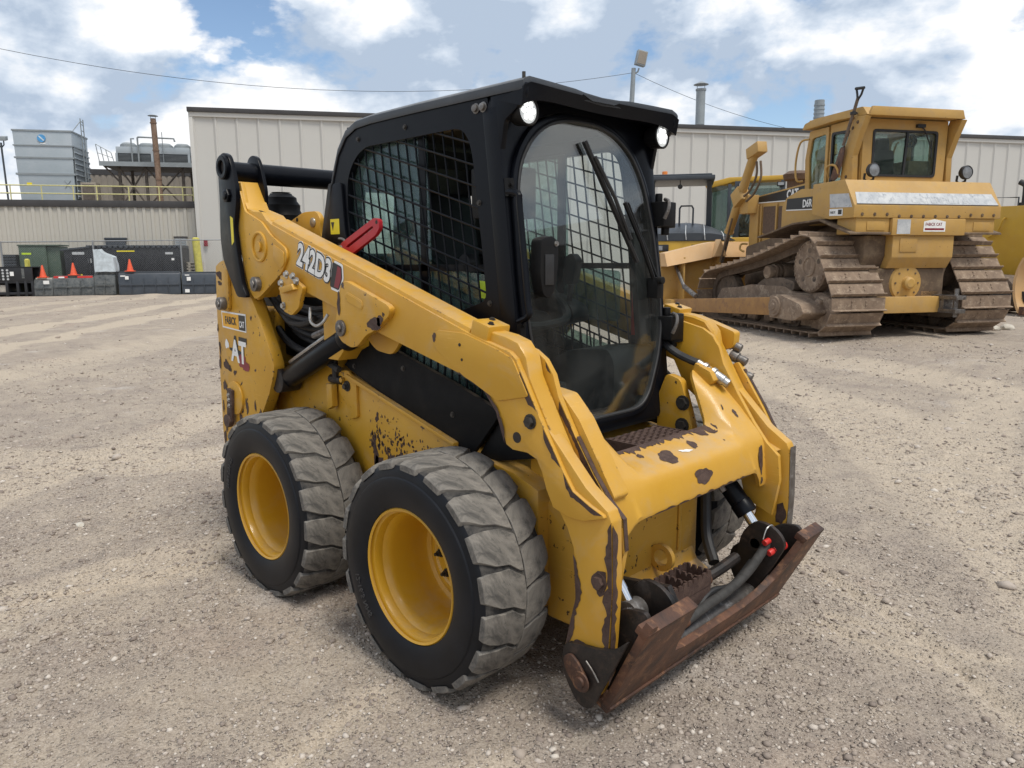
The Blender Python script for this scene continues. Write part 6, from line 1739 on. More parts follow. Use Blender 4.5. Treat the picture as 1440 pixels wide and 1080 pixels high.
    # tilt brace from arm to blade
    bm = nb(); cyl(bm, (2.20, s_*1.74, 0.45), (2.75, s_*1.72, 0.62), 0.05, seg=14); cyl(bm, (2.75, s_*1.72, 0.62), (3.26, s_*1.68, 1.05), 0.036, seg=14); dp('brace', bm, 'steelgrey', pa_, 0.004)
    # lift cylinder with hoses
    bm = nb(); t0, t1, t2 = Vector((1.98, s_*0.75, 3.12)), Vector((2.78, s_*0.75, 1.72)), Vector((3.12, s_*0.75, 0.95))
    cyl(bm, t0, t1, 0.085, seg=20); cyl(bm, t1, t1+(t1-t0).normalized()*0.05, 0.095, seg=20); lf = dp('lift_cylinder', bm, 'dyellow', bev=0.006)
    bm = nb(); cyl(bm, t1, t2, 0.045, seg=16); dp('rod', bm, 'steelgrey', lf)
    bm = nb(); d = (t1-t0).normalized(); Mx = Matrix.Rotation(math.atan2(d.x, -d.z)*-1, 3, 'Y'); obox(bm, t0+Vector((-0.06, 0, 0.04)), 0.40, 0.20, 0.20, Matrix.Rotation(R(14), 3, 'Y')); dp('cylinder_head', bm, 'dyellow', lf, 0.012)
    bm = nb(); obox(bm, t0.lerp(t1, 0.55), 0.30, 0.22, 0.30, Matrix.Rotation(R(30), 3, 'Y')); obox(bm, (2.30, s_*0.62, 2.2), 0.30, 0.25, 0.35); dp('trunnion_yoke', bm, 'dyellow', lf, 0.02)
    bm = nb(); tube(bm, [(1.85, s_*0.78, 2.95), (1.80, s_*0.80, 2.70), (1.95, s_*0.82, 2.45), (2.2, s_*0.80, 2.35)], 0.022, 8, 5); tube(bm, [(1.75, s_*0.76, 2.95), (1.68, s_*0.78, 2.65), (1.85, s_*0.80, 2.38), (2.15, s_*0.78, 2.25)], 0.022, 8, 5); tube(bm, [(2.5, s_*0.86, 1.95), (2.6, s_*0.88, 1.65), (2.75, s_*0.88, 1.35), (2.9, s_*0.86, 1.1)], 0.02, 8, 4); dp('cylinder_hose', bm, 'mudbrown', lf)
# --- blade
bm = nb()
BP = [(2.0, 0.02), (2.0, 1.22), (1.95, 1.28), (1.12, 1.46), (0.92, 1.50), (-0.92, 1.50), (-1.12, 1.46), (-1.95, 1.28), (-2.0, 1.22), (-2.0, 0.02)]
def bl_x(z_): return 3.42-0.20*(1-((z_-0.75)/0.85)**2)+0.05
n = len(BP)
rows_f, rows_b = [], []
zl = np.linspace(0, 1, 9)
ysb = np.linspace(-2.0, 2.0, 33)
def ztop(y):
    y = abs(y)
    return 1.50 if y < 0.92 else (1.50-(y-0.92)*0.2 if y < 1.12 else 1.46-(y-1.12)*0.217)
gf = [[bm.verts.new((bl_x(z_*ztop(y))+0.03, y, 0.02+z_*(ztop(y)-0.02))) for z_ in zl] for y in ysb]
gb = [[bm.verts.new((bl_x(z_*ztop(y))-0.03, y, 0.02+z_*(ztop(y)-0.02))) for z_ in zl] for y in ysb]
for i in range(32):
    for j in range(8):
        bm.faces.new((gf[i][j], gf[i+1][j], gf[i+1][j+1], gf[i][j+1])); bm.faces.new((gb[i][j], gb[i][j+1], gb[i+1][j+1], gb[i+1][j]))
    bm.faces.new((gf[i][8], gf[i+1][8], gb[i+1][8], gb[i][8])); bm.faces.new((gf[i][0], gb[i][0], gb[i+1][0], gf[i+1][0]))
for i in (0, 32):
    for j in range(8): bm.faces.new((gf[i][j], gf[i][j+1], gb[i][j+1], gb[i][j]))
bl = dp('blade', bm, 'dyellow')
bm = nb()
for i in range(32):
    y0, y1 = ysb[i], ysb[i+1]
    hexa(bm, [(2.96, y0, ztop(y0)*0.80), (3.30, y0, ztop(y0)*0.80), (3.30, y1, ztop(y1)*0.80), (2.96, y1, ztop(y1)*0.80), (3.10, y0, ztop(y0)+0.01), (3.36, y0, ztop(y0)+0.01), (3.36, y1, ztop(y1)+0.01), (3.10, y1, ztop(y1)+0.01)])
bmesh.ops.remove_doubles(bm, verts=bm.verts[:], dist=0.001)
dp('blade_top_beam', bm, 'dpeach', bl)
bm = nb(); prism(bm, [(0.72, 1.22), (1.02, 1.20), (0.87, 1.56)], 0, 2.88, 3.12); prism(bm, [(-0.72, 1.22), (-1.02, 1.20), (-0.87, 1.56)], 0, 2.88, 3.12); dp('blade_gusset', bm, 'dpeach', bl, 0.02)
bm = nb()
for y in (-1.6, -0.8, 0.0, 0.8, 1.6): box(bm, 3.0, 3.3, y-0.02, y+0.02, 0.1, 1.2)
box(bm, 2.95, 3.30, -1.9, 1.9, 0.12, 0.35); dp('blade_rib', bm, 'dyellow', bl, 0.01)
bm = nb(); box(bm, 3.42, 3.50, -2.02, 2.02, 0.0, 0.16); dp('cutting_edge', bm, 'steelgrey', bl, 0.01)
# --- hull, hood
bm = nb(); prism(bm, poly_round([(-1.42, 1.05), (-1.30, 0.62), (-0.6, 0.45), (2.3, 0.45), (2.45, 0.7), (2.45, 1.4), (0.4, 1.75), (-1.42, 1.75)], 0.06), 1, -0.56, 0.56); dp('main_frame', bm, 'mudbrown', bev=0.02)
bm = nb(); prism(bm, poly_round([(0.55, 1.40), (2.46, 1.20), (2.46, 2.20), (2.30, 2.345), (0.72, 2.46), (0.55, 2.46)], 0.04), 1, -0.50, 0.50); ho = dp('engine_hood', bm, 'dyellow', bev=0.03)
for s_ in (-1, 1):
    bm = nb(); prism(bm, [(2.28, 2.325), (0.70, 2.425), (0.70, 2.20), (2.28, 2.235)], 1, s_*0.501, s_*0.510); dp('hood_stripe', bm, 'decalblack', ho)
    bm = nb(); prism(bm, [(2.28, 2.233), (0.70, 2.198), (0.70, 2.180), (2.28, 2.216)], 1, s_*0.501, s_*0.510); dp('stripe_line', bm, 'white', ho)
    bm = nb(); prism(bm, poly_round([(1.56, 2.13), (1.98, 2.14), (1.98, 1.64), (1.56, 1.60)], 0.03), 1, s_*0.501, s_*0.508); prism(bm, poly_round([(1.18, 2.11), (1.48, 2.12), (1.48, 1.60), (1.18, 1.57)], 0.03), 1, s_*0.501, s_*0.508); dp('radiator_screen', bm, 'screen', ho)
    bm = nb()
    for x_ in (1.52, 2.03, 1.13): box(bm, x_-0.025, x_+0.025, s_*0.501, s_*0.53, 1.45, 2.17)
    box(bm, 2.10, 2.40, s_*0.501, s_*0.54, 1.30, 2.20); dp('door_post', bm, 'dyellow', ho, 0.008)
tm = text_mesh('hood_lettering', 'CAT', 0.21, 'white', 0.008, 0.002, 0.82); place_text('hood_lettering', tm, (1.235, 0.5125, 2.235), (-1, 0, 0.02), (0, 0, 1), ho)
bm = nb(); lathe(bm, [(0.0, 0.0), (0.17, 0.0), (0.17, 0.18), (0.23, 0.20), (0.25, 0.30), (0.16, 0.36), (0.0, 0.37)][::-1], (1.72, 0.0, 2.42), 2, 24); dp('air_cleaner', bm, 'screen', ho)
bm = nb(); tube(bm, [(2.46, 0.52, 1.45), (2.52, 0.62, 1.45), (2.50, 0.66, 1.35), (2.44, 0.60, 1.30)], 0.02, 8, 4); dp('hood_handle', bm, 'dyellow', ho)
# --- side tanks with the model name
for s_ in (-1, 1):
    bm = nb(); prism(bm, poly_round([(0.62, 1.66), (0.62, 2.05), (0.50, 2.19), (0.10, 2.30), (-0.70, 2.24), (-0.70, 1.72)], 0.04), 1, s_*0.5, s_*1.0); stk = dp('side_tank', bm, 'dyellow', bev=0.02)
    bm = nb(); prism(bm, [(0.47, 2.165), (-0.62, 2.15), (-0.64, 1.95), (0.49, 1.99)], 1, s_*1.001, s_*1.008); dp('side_stripe', bm, 'decalblack', stk)
    bm = nb(); prism(bm, [(0.49, 1.986), (-0.64, 1.946), (-0.64, 1.930), (0.49, 1.970)], 1, s_*1.001, s_*1.008); dp('stripe_line', bm, 'white', stk)
    if s_ > 0:
        tm = text_mesh('model_lettering', 'D6R', 0.17, 'white', 0.004, 0.002, 0.78); place_text('model_lettering', tm, (0.03, 1.010, 2.0), (-1, 0, 0.01), (0, 0, 1), stk)
        tm = text_mesh('model_lettering', 'XW', 0.11, 'greystripe', 0.002, 0.002, 0.8); place_text('model_lettering', tm, (-0.36, 1.010, 2.02), (-1, 0, 0.01), (0, 0, 1), stk)
# --- rear fuel tank
HW = 1.29
bm = nb()
TK = [(-0.62, 2.30), (-1.36, 2.305), (-1.60, 1.93), (-1.60, 1.75), (-1.05, 1.75), (-0.62, 1.85)]
prism(bm, TK, 1, -HW, HW); tk = dp('fuel_tank', bm, 'dyellow', bev=0.012)
def tkp(y, f, lift=0.004):   # point on the slanting rear face, f 0 = top, 1 = bottom
    d = Vector((-0.24, 0, -0.375)); n_ = Vector((-0.375, 0, 0.24)).normalized()
    p = Vector((-1.36, 0, 2.305))+d*f+n_*lift; return (p.x, y, p.z)
bm = nb(); flat_poly(bm, [tkp(1.20, 0.50), tkp(-1.20, 0.50), tkp(-1.24, 0.95), tkp(1.24, 0.95)]); dp('tank_stripe', bm, 'greystripe', tk)
bm = nb(); flat_poly(bm, [tkp(1.25, 0.96), tkp(-1.24, 0.96), tkp(-1.24, 0.985), tkp(1.25, 0.985)]); dp('stripe_line', bm, 'oily', tk)
tm = text_mesh('tank_lettering', 'CATERPILLAR', 0.155, 'greystripe', 0.003, 0.001, 1.1)
dfv = Vector((-0.24, 0, -0.375)).normalized(); place_text('tank_lettering', tm, tkp(0.30, 0.90, 0.006), (0, -1, 0), -dfv, tk)
bm = nb(); prism(bm, [(-1.04, 2.12), (-1.46, 2.10), (-1.56, 1.90), (-1.06, 1.92)], 1, HW+0.001, HW+0.004); dp('side_sticker', bm, 'greystripe', tk)
bm = nb(); prism(bm, [(-1.06, 1.90), (-1.36, 1.89), (-1.36, 1.79), (-1.06, 1.80)], 1, HW+0.0045, HW+0.007); dp('dealer_sticker', bm, 'white', tk)
bm = nb(); prism(bm, [(-1.26, 1.88), (-1.34, 1.878), (-1.34, 1.81), (-1.26, 1.812)], 1, HW+0.0072, HW+0.009); dp('dealer_sticker', bm, 'decalblack', tk)
tm = text_mesh('dealer_lettering', 'FABICK', 0.05, 'decalblack', 0.001, 0.0005, 0.75); place_text('dealer_sticker', tm, (-1.075, HW+0.0078, 1.83), (-1, 0, 0), (0, 0, 1), tk)
bm = nb()
for k in range(12):
    y = 1.15-k*0.21; zz_ = 1.80 if not (2 < k < 9) else 1.775; bolt(bm, (-1.60, y, zz_), (-1, 0, 0), 0.017, 0.014)
dp('tank_bolts', bm, 'mudbrown', tk)
for y0, y1 in ((1.22, 0.65), (-0.65, -1.22)):
    bm = nb(); box(bm, -1.57, -1.15, y1, y0, 1.52, 1.75); sb_ = dp('rear_side_box', bm, 'dyellow', tk, 0.012)
    bm = nb(); box(bm, -1.580, -1.57, y1+0.08, y0-0.18, 1.57, 1.70); dp('hatch', bm, 'dyellow', sb_, 0.006)
bm = nb(); box(bm, -1.62, -1.10, -0.645, 0.64, 1.50, 1.745); rp2 = dp('rear_panel', bm, 'dyellow', tk, 0.014)
bm = nb(); box(bm, -1.624, -1.621, 0.33, 0.56, 1.52, 1.73); dp('panel_sticker', bm, 'greystripe', rp2)
bm = nb(); prism(bm, [(0.10, 1.70), (-0.08, 1.735), (-0.28, 1.70), (-0.28, 1.555), (0.10, 1.555)], 0, -1.625, -1.621); dp('dealer_plate', bm, 'white', rp2)
tm = text_mesh('plate_lettering', 'FABICK CAT', 0.062, 'decalred', 0.001, 0.0005, 0.85); place_text('dealer_plate', tm, (-1.6262, 0.075, 1.64), (0, -1, 0), (0, 0, 1), rp2)
bm = nb(); box(bm, -1.6258, -1.6252, -0.26, 0.08, 1.575, 1.605); dp('dealer_plate', bm, 'decalred', rp2)
bm = nb(); prism(bm, [(-1.58, 1.50), (-1.58, 1.18), (-1.48, 1.02), (-0.9, 1.02), (-0.9, 1.50)], 1, -0.50, 0.58); lb2 = dp('lower_box', bm, 'dyellow', tk, 0.014)
bm = nb(); box(bm, -1.592, -1.582, 0.16, 0.46, 1.26, 1.46); dp('hatch', bm, 'dyellow', lb2, 0.01)
bm = nb(); prism(bm, [(-1.44, 1.50), (-1.44, 1.20), (-1.34, 0.98), (-0.8, 0.98), (-0.8, 1.5)], 1, 0.58, 0.95); dp('transmission_case', bm, 'mudbrown', tk, 0.02)
# drawbar and rear case
bm = nb(); lathe(bm, [(0.0, 0.0), (0.30, 0.0), (0.30, 0.10), (0.26, 0.16), (0.10, 0.18), (0.09, 0.24), (0.06, 0.26), (0.0, 0.26)], (-1.32, 0.20, 0.80), 0, 28, sgn=-1); dp('rear_case_hub', bm, 'dyellow', bev=0.0)
bm = nb()
for k in range(8):
    a = 2*PI*k/8; bolt(bm, (-1.48, 0.20+0.2*math.cos(a), 0.80+0.2*math.sin(a)), (-1, 0, 0), 0.016, 0.014)
dp('hub_bolts', bm, 'mudbrown')
bm = nb(); box(bm, -1.45, -0.9, -0.50, 0.85, 0.55, 1.02); dp('rear_case', bm, 'mudbrown', bev=0.03)
bm = nb(); hexa(bm, [(-1.62, 0.68, 0.36), (-1.30, 0.68, 0.36), (-1.30, -0.30, 0.36), (-1.62, -0.30, 0.36), (-1.62, 0.68, 0.60), (-1.30, 0.68, 0.60), (-1.30, -0.30, 0.60), (-1.62, -0.30, 0.60)]); db = dp('drawbar_frame', bm, 'dyellow', bev=0.012)
bm = nb(); box(bm, -1.95, -1.55, -0.46, -0.28, 0.56, 0.62); box(bm, -1.95, -1.55, -0.46, -0.28, 0.36, 0.42); cyl(bm, (-1.85, -0.37, 0.30), (-1.85, -0.37, 0.72), 0.035, seg=14); box(bm, -1.70, -1.45, -0.5, -0.3, 0.36, 0.62); dp('hitch_clevis', bm, 'steelgrey', db, 0.008)
bm = nb(); box(bm, -1.45, -1.0, -0.42, -0.10, 0.60, 0.68); dp('hitch_plate', bm, 'dpeach', db, 0.008)
# --- cab
bm = nb()
CR = [(-0.74, 2.28), (0.74, 2.28), (0.76, 3.24), (-0.76, 3.24)]
RW = [(-0.56, 2.415), (0.56, 2.415), (0.57, 3.075), (-0.57, 3.075)]
ring_plate(bm, CR, poly_round(RW, 0.06), lambda u_, v_: (-1.00, u_, v_), lambda u_, v_: (-0.95, u_, v_)); cb = dp('cab', bm, 'dyellow')
bm = nb(); ring_plate(bm, poly_round([(a*1.03, 2.745+(c_-2.745)*1.05) for a, c_ in RW], 0.06), poly_round([(a*0.965, 2.745+(c_-2.745)*0.95) for a, c_ in RW], 0.05), lambda u_, v_: (-1.012, u_, v_), lambda u_, v_: (-0.985, u_, v_)); dp('window_seal', bm, 'hose', cb)
bm = nb(); prism(bm, RW, 0, -0.985, -0.978); dp('rear_window', bm, 'dozglass', cb)
bm = nb(); hexa(bm, [(-1.005, -0.02, 2.41), (-0.97, -0.02, 2.41), (-0.97, 0.015, 2.41), (-1.005, 0.015, 2.41), (-1.005, -0.06, 3.08), (-0.97, -0.06, 3.08), (-0.97, -0.025, 3.08), (-1.005, -0.025, 3.08)]); dp('window_divider', bm, 'hose', cb)
bm = nb(); tube(bm, [(-1.03, -0.22, 3.16), (-1.04, -0.30, 3.10), (-1.03, -0.46, 2.82)], 0.010, 6); tube(bm, [(-1.025, -0.45, 2.95), (-1.025, -0.47, 2.70)], 0.009, 6); box(bm, -1.06, -1.01, -0.30, -0.16, 3.13, 3.18); dp('wiper', bm, 'hose', cb)
SL = [(-0.98, 2.20), (0.36, 2.20), (0.40, 2.85), (0.28, 3.26), (-0.98, 3.26)]
for s_ in (-1, 1):
    bm = nb(); ring_plate(bm, SL[:1]+[(-0.24, 2.20), (-0.24, 3.26)]+SL[-1:], poly_round([(-0.70, 2.34), (-0.30, 2.34), (-0.30, 3.12), (-0.70, 3.10)], 0.05), lambda u_, v_: (u_, s_*0.76, v_), lambda u_, v_: (u_, s_*0.71, v_)); dp('cab_wall', bm, 'dyellow', cb)
    bm = nb(); prism(bm, poly_round([(-0.72, 2.32), (-0.28, 2.32), (-0.28, 3.14), (-0.72, 3.12)], 0.05), 1, s_*0.735, s_*0.728); dp('side_window', bm, 'dozglass', cb)
    bm = nb(); ring_plate(bm, poly_round([(-0.72, 2.32), (-0.28, 2.32), (-0.28, 3.14), (-0.72, 3.12)], 0.05), poly_round([(-0.68, 2.36), (-0.32, 2.36), (-0.32, 3.10), (-0.68, 3.08)], 0.05), lambda u_, v_: (u_, s_*0.77, v_), lambda u_, v_: (u_, s_*0.74, v_)); dp('window_seal', bm, 'hose', cb)
    bm = nb(); ring_plate(bm, [(-0.22, 1.95), (0.30, 1.95), (0.36, 2.8), (0.27, 3.24), (-0.22, 3.24)], poly_round([(-0.16, 2.15), (0.20, 2.12), (0.26, 2.8), (0.20, 3.12), (-0.16, 3.14)], 0.05), lambda u_, v_: (u_, s_*0.78, v_), lambda u_, v_: (u_, s_*0.73, v_)); dr = dp('cab_door', bm, 'dyellow', cb)
    bm = nb(); prism(bm, poly_round([(-0.17, 2.14), (0.21, 2.11), (0.27, 2.8), (0.21, 3.13), (-0.17, 3.15)], 0.05), 1, s_*0.755, s_*0.748); dp('door_window', bm, 'dozglass', cb)
    # roll-over post
    bm = nb(); prism(bm, [(-1.22, 3.24), (-0.98, 3.26), (-0.76, 2.78), (-0.72, 2.28), (-1.00, 2.28), (-0.98, 2.70), (-1.10, 3.0)], 1, s_*0.80, s_*0.90); dp('roll_over_post', bm, 'dyellow', cb, 0.012)
    bm = nb()
    for x_, z_ in ((-1.05, 3.17), (-0.95, 3.10), (-0.86, 2.40), (-0.90, 3.2)): bolt(bm, (x_, s_*0.90, z_), (0, s_, 0), 0.018, 0.012)
    dp('post_bolt', bm, 'mudbrown', cb)
    bm = nb(); tube(bm, [(0.34, s_*0.82, 2.45), (0.37, s_*0.92, 2.47), (0.40, s_*0.93, 2.75), (0.30, s_*0.93, 3.06), (0.16, s_*0.86, 3.10)], 0.017, 8, 4); tube(bm, [(-0.45, s_*0.90, 2.42), (-0.50, s_*0.98, 2.58), (-0.70, s_*0.98, 2.58), (-0.74, s_*0.92, 2.40)], 0.017, 8, 3); dp('hand_rail', bm, 'dyellow', cb)
bm = nb(); prism(bm, poly_round([(0.26, 2.0), (0.34, 2.0), (0.42, 2.8), (0.30, 3.24), (0.22, 3.24), (0.34, 2.8)], 0.01), 1, -0.74, 0.74); dp('front_window_frame', bm, 'dozglass', cb)
bm = nb()
RT = [(-1.22, 3.25), (-1.10, 3.385), (0.05, 3.40), (0.30, 3.36), (0.36, 3.27), (0.05, 3.27), (-0.5, 3.285)]
prism(bm, poly_round(RT, 0.03), 1, -0.87, 0.87); rt = dp('cab_roof', bm, 'dyellow', cb, 0.015)
bm = nb(); prism(bm, [(0.845, 3.245), (0.80, 3.375), (-0.80, 3.375), (-0.845, 3.245)], 0, -1.235, -1.19); dp('roof_rear_lip', bm, 'dyellow', rt, 0.012)
bm = nb(); tube(bm, [(0.26, 0.70, 3.38), (0.34, 0.74, 3.42), (0.36, 0.60, 3.43), (0.30, 0.55, 3.39)], 0.012, 6, 3); dp('roof_rail', bm, 'dyellow', rt)
# seat and boxes inside the cab
bm = nb(); box(bm, -0.75, -0.25, -0.02, 0.48, 2.15, 2.42); prism(bm, poly_round([(0.0, 2.4), (0.46, 2.4), (0.42, 2.82), (0.04, 2.82)], 0.06), 0, -0.82, -0.68); dp('cab_seat', bm, 'seat', cb, 0.03)
bm = nb(); prism(bm, poly_round([(0.10, 2.80), (0.36, 2.80), (0.34, 3.0), (0.12, 3.0)], 0.04), 0, -0.80, -0.72); dp('head_rest', bm, 'seat', cb, 0.02)
bm = nb(); box(bm, -0.9, -0.5, -0.55, -0.18, 2.42, 2.66); dp('cab_carton', bm, 'mud', cb, 0.01)
bm = nb(); lathe(bm, [(0.08, -0.02), (0.10, -0.02), (0.10, 0.02), (0.08, 0.02)], (-0.86, -0.22, 2.96), 0, 24, closed=True); cyl(bm, (-0.86, -0.22, 2.96), (-0.82, -0.22, 2.96), 0.03, seg=10); box(bm, -0.86, -0.84, -0.30, -0.14, 2.955, 2.965); box(bm, -0.86, -0.84, -0.225, -0.215, 2.88, 3.04); dp('cab_fan', bm, 'hose', cb)
bm = nb(); box(bm, -0.98, 0.3, -0.72, 0.72, 2.10, 2.2); dp('cab_floor', bm, 'muddark', cb)
# rear lamps on the tank
for y, nm in ((0.74, 0), (-0.92, 1)):
    bm = nb(); lathe(bm, [(0.0, 0.05), (0.06, 0.05), (0.10, 0.0), (0.105, -0.06), (0.095, -0.075), (0.09, -0.06), (0.0, -0.06)][::-1], (-1.22, y, 2.46), 0, 24); l_ = dp('work_lamp', bm, 'hose', tk)
    bm = nb(); lathe(bm, [(0.0, -0.067), (0.09, -0.063)], (-1.22, y, 2.46), 0, 24); dp('lamp_lens', bm, 'lampglass', l_)
    bm = nb(); tube(bm, [(-1.18, y+0.08, 2.42), (-1.17, y+0.08, 2.34), (-1.15, y+0.02, 2.305)], 0.018, 6); tube(bm, [(-1.18, y-0.08, 2.42), (-1.17, y-0.08, 2.34), (-1.15, y-0.02, 2.305)], 0.018, 6); dp('lamp_bracket', bm, 'hose', l_)
# shovel strapped to the bulldozer cab (thing of its own)
SHV = thing('shovel', 'long handled shovel strapped upright to the bulldozer cab', 'shovel', tuple(DZ.matrix_basis @ Vector((-0.60, 0.97, 2.42))), DZ.rotation_euler.z)
def shl(p): return Vector(p)-Vector((-0.60, 0.97, 2.42))
bm = nb(); tube(bm, [shl((-0.83, 0.96, 2.86)), shl((-1.01, 0.95, 3.32)), shl((-1.08, 0.95, 3.50))], 0.024, 10); ob('shaft', bm, 'wood', SHV)
bm = nb(); tube(bm, [shl((-1.075, 0.95, 3.47)), shl((-1.06, 0.95, 3.56)), shl((-1.035, 0.95, 3.645))], 0.016, 8); tube(bm, [shl((-1.075, 0.95, 3.47)), shl((-1.15, 0.95, 3.54)), shl((-1.19, 0.95, 3.625))], 0.016, 8); tube(bm, [shl((-1.02, 0.95, 3.645)), shl((-1.20, 0.95, 3.622))], 0.022, 8); ob('grip', bm, 'hose', SHV)
bm = nb()
bp_ = poly_round([(-0.865, 2.86), (-0.755, 2.84), (-0.60, 2.50), (-0.55, 2.38), (-0.66, 2.36), (-0.76, 2.42), (-0.84, 2.70)], 0.03)
prism(bm, [(a+0.60, c_-2.42) for a, c_ in bp_], 1, -0.03, -0.018); ob('shovel_blade', bm, 'rust', SHV, 0.003)
bm = nb(); lathe(bm, [(0.028, -0.02), (0.045, -0.02), (0.045, 0.02), (0.028, 0.02)], tuple(shl((-1.0, 0.95, 3.30))), 2, 12, closed=True); obox(bm, shl((-1.0, 0.925, 3.30)), 0.05, 0.06, 0.03); ob('clip', bm, 'hose', SHV)
# ================================================================ machines behind the bulldozer
MT['oyellow'] = paint('roller_yellow', (0.55, 0.33, 0.03), (0.5, 0.29, 0.03), rough=0.45, dust=0.3, grime=0.15)
MT['hoodgrey'] = paint('charcoal_hood', (0.035, 0.042, 0.052), (0.05, 0.058, 0.068), rough=0.35, dust=0.25, dustcol=(0.2, 0.2, 0.2), grime=0.05)
MT['amber'] = plain('amber_beacon', (0.75, 0.22, 0.03), 0.3)
MT['mglass'] = glass('machine_cab_glass', (0.52, 0.60, 0.57), ior=1.55, dirt=0.15, dirt_haze_col=(0.35, 0.42, 0.40))
def polar(px_, d):       # ground point at horizontal distance d from the viewpoint in the picture column px_ (used once to lay the yard out)
    v = _F*1.0+_R2*((px_-720)/1056.4)
    a = math.atan2(v.y, v.x)
    return CAM.x+d*math.cos(a), CAM.y+d*math.sin(a), a
# --- soil roller with canopy
x0, y0, az = polar(960, 20.0)
z0 = gz(x0, y0)
RL = thing('road_roller', 'yellow roller with black canopy and charcoal hood parked behind the bulldozer blade', 'roller', (x0, y0, z0), az-PI/2)
def rp_(name, bm, mat, parent=None, bev=0.0): return ob(name, bm, mat, RL if parent is None else parent, bev)
zo = -z0
bm = nb(); prism(bm, poly_round([(-1.3, 0.55), (1.05, 0.55), (1.15, 1.3), (1.10, 1.95), (-1.3, 1.95)], 0.06), 1, -0.6, 1.6); bd = rp_('body', bm, 'oyellow', bev=0.03)
bm = nb()
N = 14; rowsA = []
for j in range(6):
    yy = -0.62+j*0.42; row = []
    for i in range(N+1):
        t_ = i/N; x_ = -1.35+2.5*t_
        z_ = 1.955+(0.28+0.24*min(1, j/3))*(1-abs(2*t_-1)**2.6) if j > 0 else 1.955+0.20*(1-abs(2*t_-1)**4)
        row.append(bm.verts.new((x_, yy, z_)))
    rowsA.append(row)
for j in range(5):
    for i in range(N): bm.faces.new((rowsA[j][i], rowsA[j][i+1], rowsA[j+1][i+1], rowsA[j+1][i]))
bm.faces.new(rowsA[0]); bm.faces.new(rowsA[5][::-1])
hd2 = rp_('hood', bm, 'hoodgrey')
for x_ in (-0.95, -0.5, -0.05, 0.4, 0.85):
    bm = nb(); pts = []
    for j in range(6):
        t_ = (x_+1.35)/2.5; yy = -0.62+j*0.42
        z_ = 1.955+(0.28+0.24*min(1, j/3))*(1-abs(2*t_-1)**2.6) if j > 0 else 1.955+0.20*(1-abs(2*t_-1)**4)
        pts.append((x_, yy, z_+0.012))
    tube(bm, [(x_+0.02, -0.63, 1.98)]+pts, 0.014, 6, 3); rp_('hood_rib', bm, 'greystripe', hd2)
bm = nb(); box(bm, -1.02, 0.62, -0.3, 1.55, 3.56, 3.68); box(bm, -0.95, 0.55, -0.2, 1.5, 3.68, 3.73); cn2 = rp_('canopy', bm, 'hoodgrey', bev=0.03)
for x_ in (-0.92, 0.50):
    bm = nb(); hexa(bm, [(x_-0.06+0.02, 0.75, 1.9), (x_+0.10, 0.75, 1.9), (x_+0.10, 0.9, 1.9), (x_-0.04, 0.9, 1.9), (x_-0.06, 0.2, 3.57), (x_+0.06, 0.2, 3.57), (x_+0.06, 0.32, 3.57), (x_-0.06, 0.32, 3.57)]); rp_('canopy_post', bm, 'hoodgrey', cn2, 0.01)
bm = nb(); cyl(bm, (-0.62, 0.3, 3.73), (-0.62, 0.3, 3.86), 0.07, seg=16); rp_('beacon', bm, 'amber', cn2, 0.01)
bm = nb(); cyl(bm, (-0.22, -0.1, 3.56), (-0.22, -0.1, 3.44), 0.012, seg=6); lathe(bm, [(0.0, -0.06), (0.06, -0.04), (0.06, 0.04), (0.0, 0.06)], (-0.22, -0.12, 3.40), 1, 16); rp_('mirror', bm, 'hose', cn2)
bm = nb(); tube(bm, [(-0.22, 0.3, 2.4), (-0.22, 0.3, 2.85), (-0.18, 0.3, 2.92), (0.08, 0.3, 2.92), (0.12, 0.3, 2.85), (0.12, 0.3, 2.4)], 0.024, 8); rp_('hand_rail', bm, 'hoodgrey')
bm = nb(); box(bm, -0.80, -0.45, -0.635, -0.60, 1.68, 1.86); hl = rp_('head_lamp', bm, 'hose', None, 0.01)
bm = nb(); box(bm, -0.76, -0.60, -0.642, -0.636, 1.71, 1.83); rp_('lamp_lens', bm, 'lampglass', hl)
bm = nb(); box(bm, 0.10, 0.33, -0.612, -0.602, 1.70, 1.85); bdg = rp_('badge', bm, 'decalblack', bd)
tm = text_mesh('badge_lettering', 'CAT', 0.11, 'white', 0.002, 0.002, 0.85); place_text('badge', tm, (0.115, -0.616, 1.735), (1, 0, 0), (0, 0, 1), bd)
bm = nb(); lathe(bm, [(0.0, -0.9), (0.72, -0.9), (0.75, -0.86), (0.75, 0.86), (0.72, 0.9), (0.0, 0.9)], (0, -0.1, 0.75), 0, 40); rp_('drum', bm, 'steelgrey')
bm = nb(); box(bm, -1.1, -0.96, -0.7, 1.2, 0.6, 0.9); box(bm, 0.96, 1.1, -0.7, 1.2, 0.6, 0.9); rp_('drum_frame', bm, 'oyellow', None, 0.02)
for s_ in (-1, 1):
    bm = nb(); lathe(bm, [(0.0, -0.22), (0.40, -0.22), (0.62, -0.2), (0.70, -0.12), (0.70, 0.12), (0.62, 0.2), (0.40, 0.22), (0.0, 0.22)], (s_*0.75, 2.0, 0.70), 0, 32); rp_('tyre', bm, 'rubber')
bm = nb(); box(bm, -0.75, 0.75, 0.9, 2.4, 0.7, 1.9); rp_('rear_body', bm, 'oyellow', None, 0.05)
RL.scale = (1.0, 1.0, 0.93)
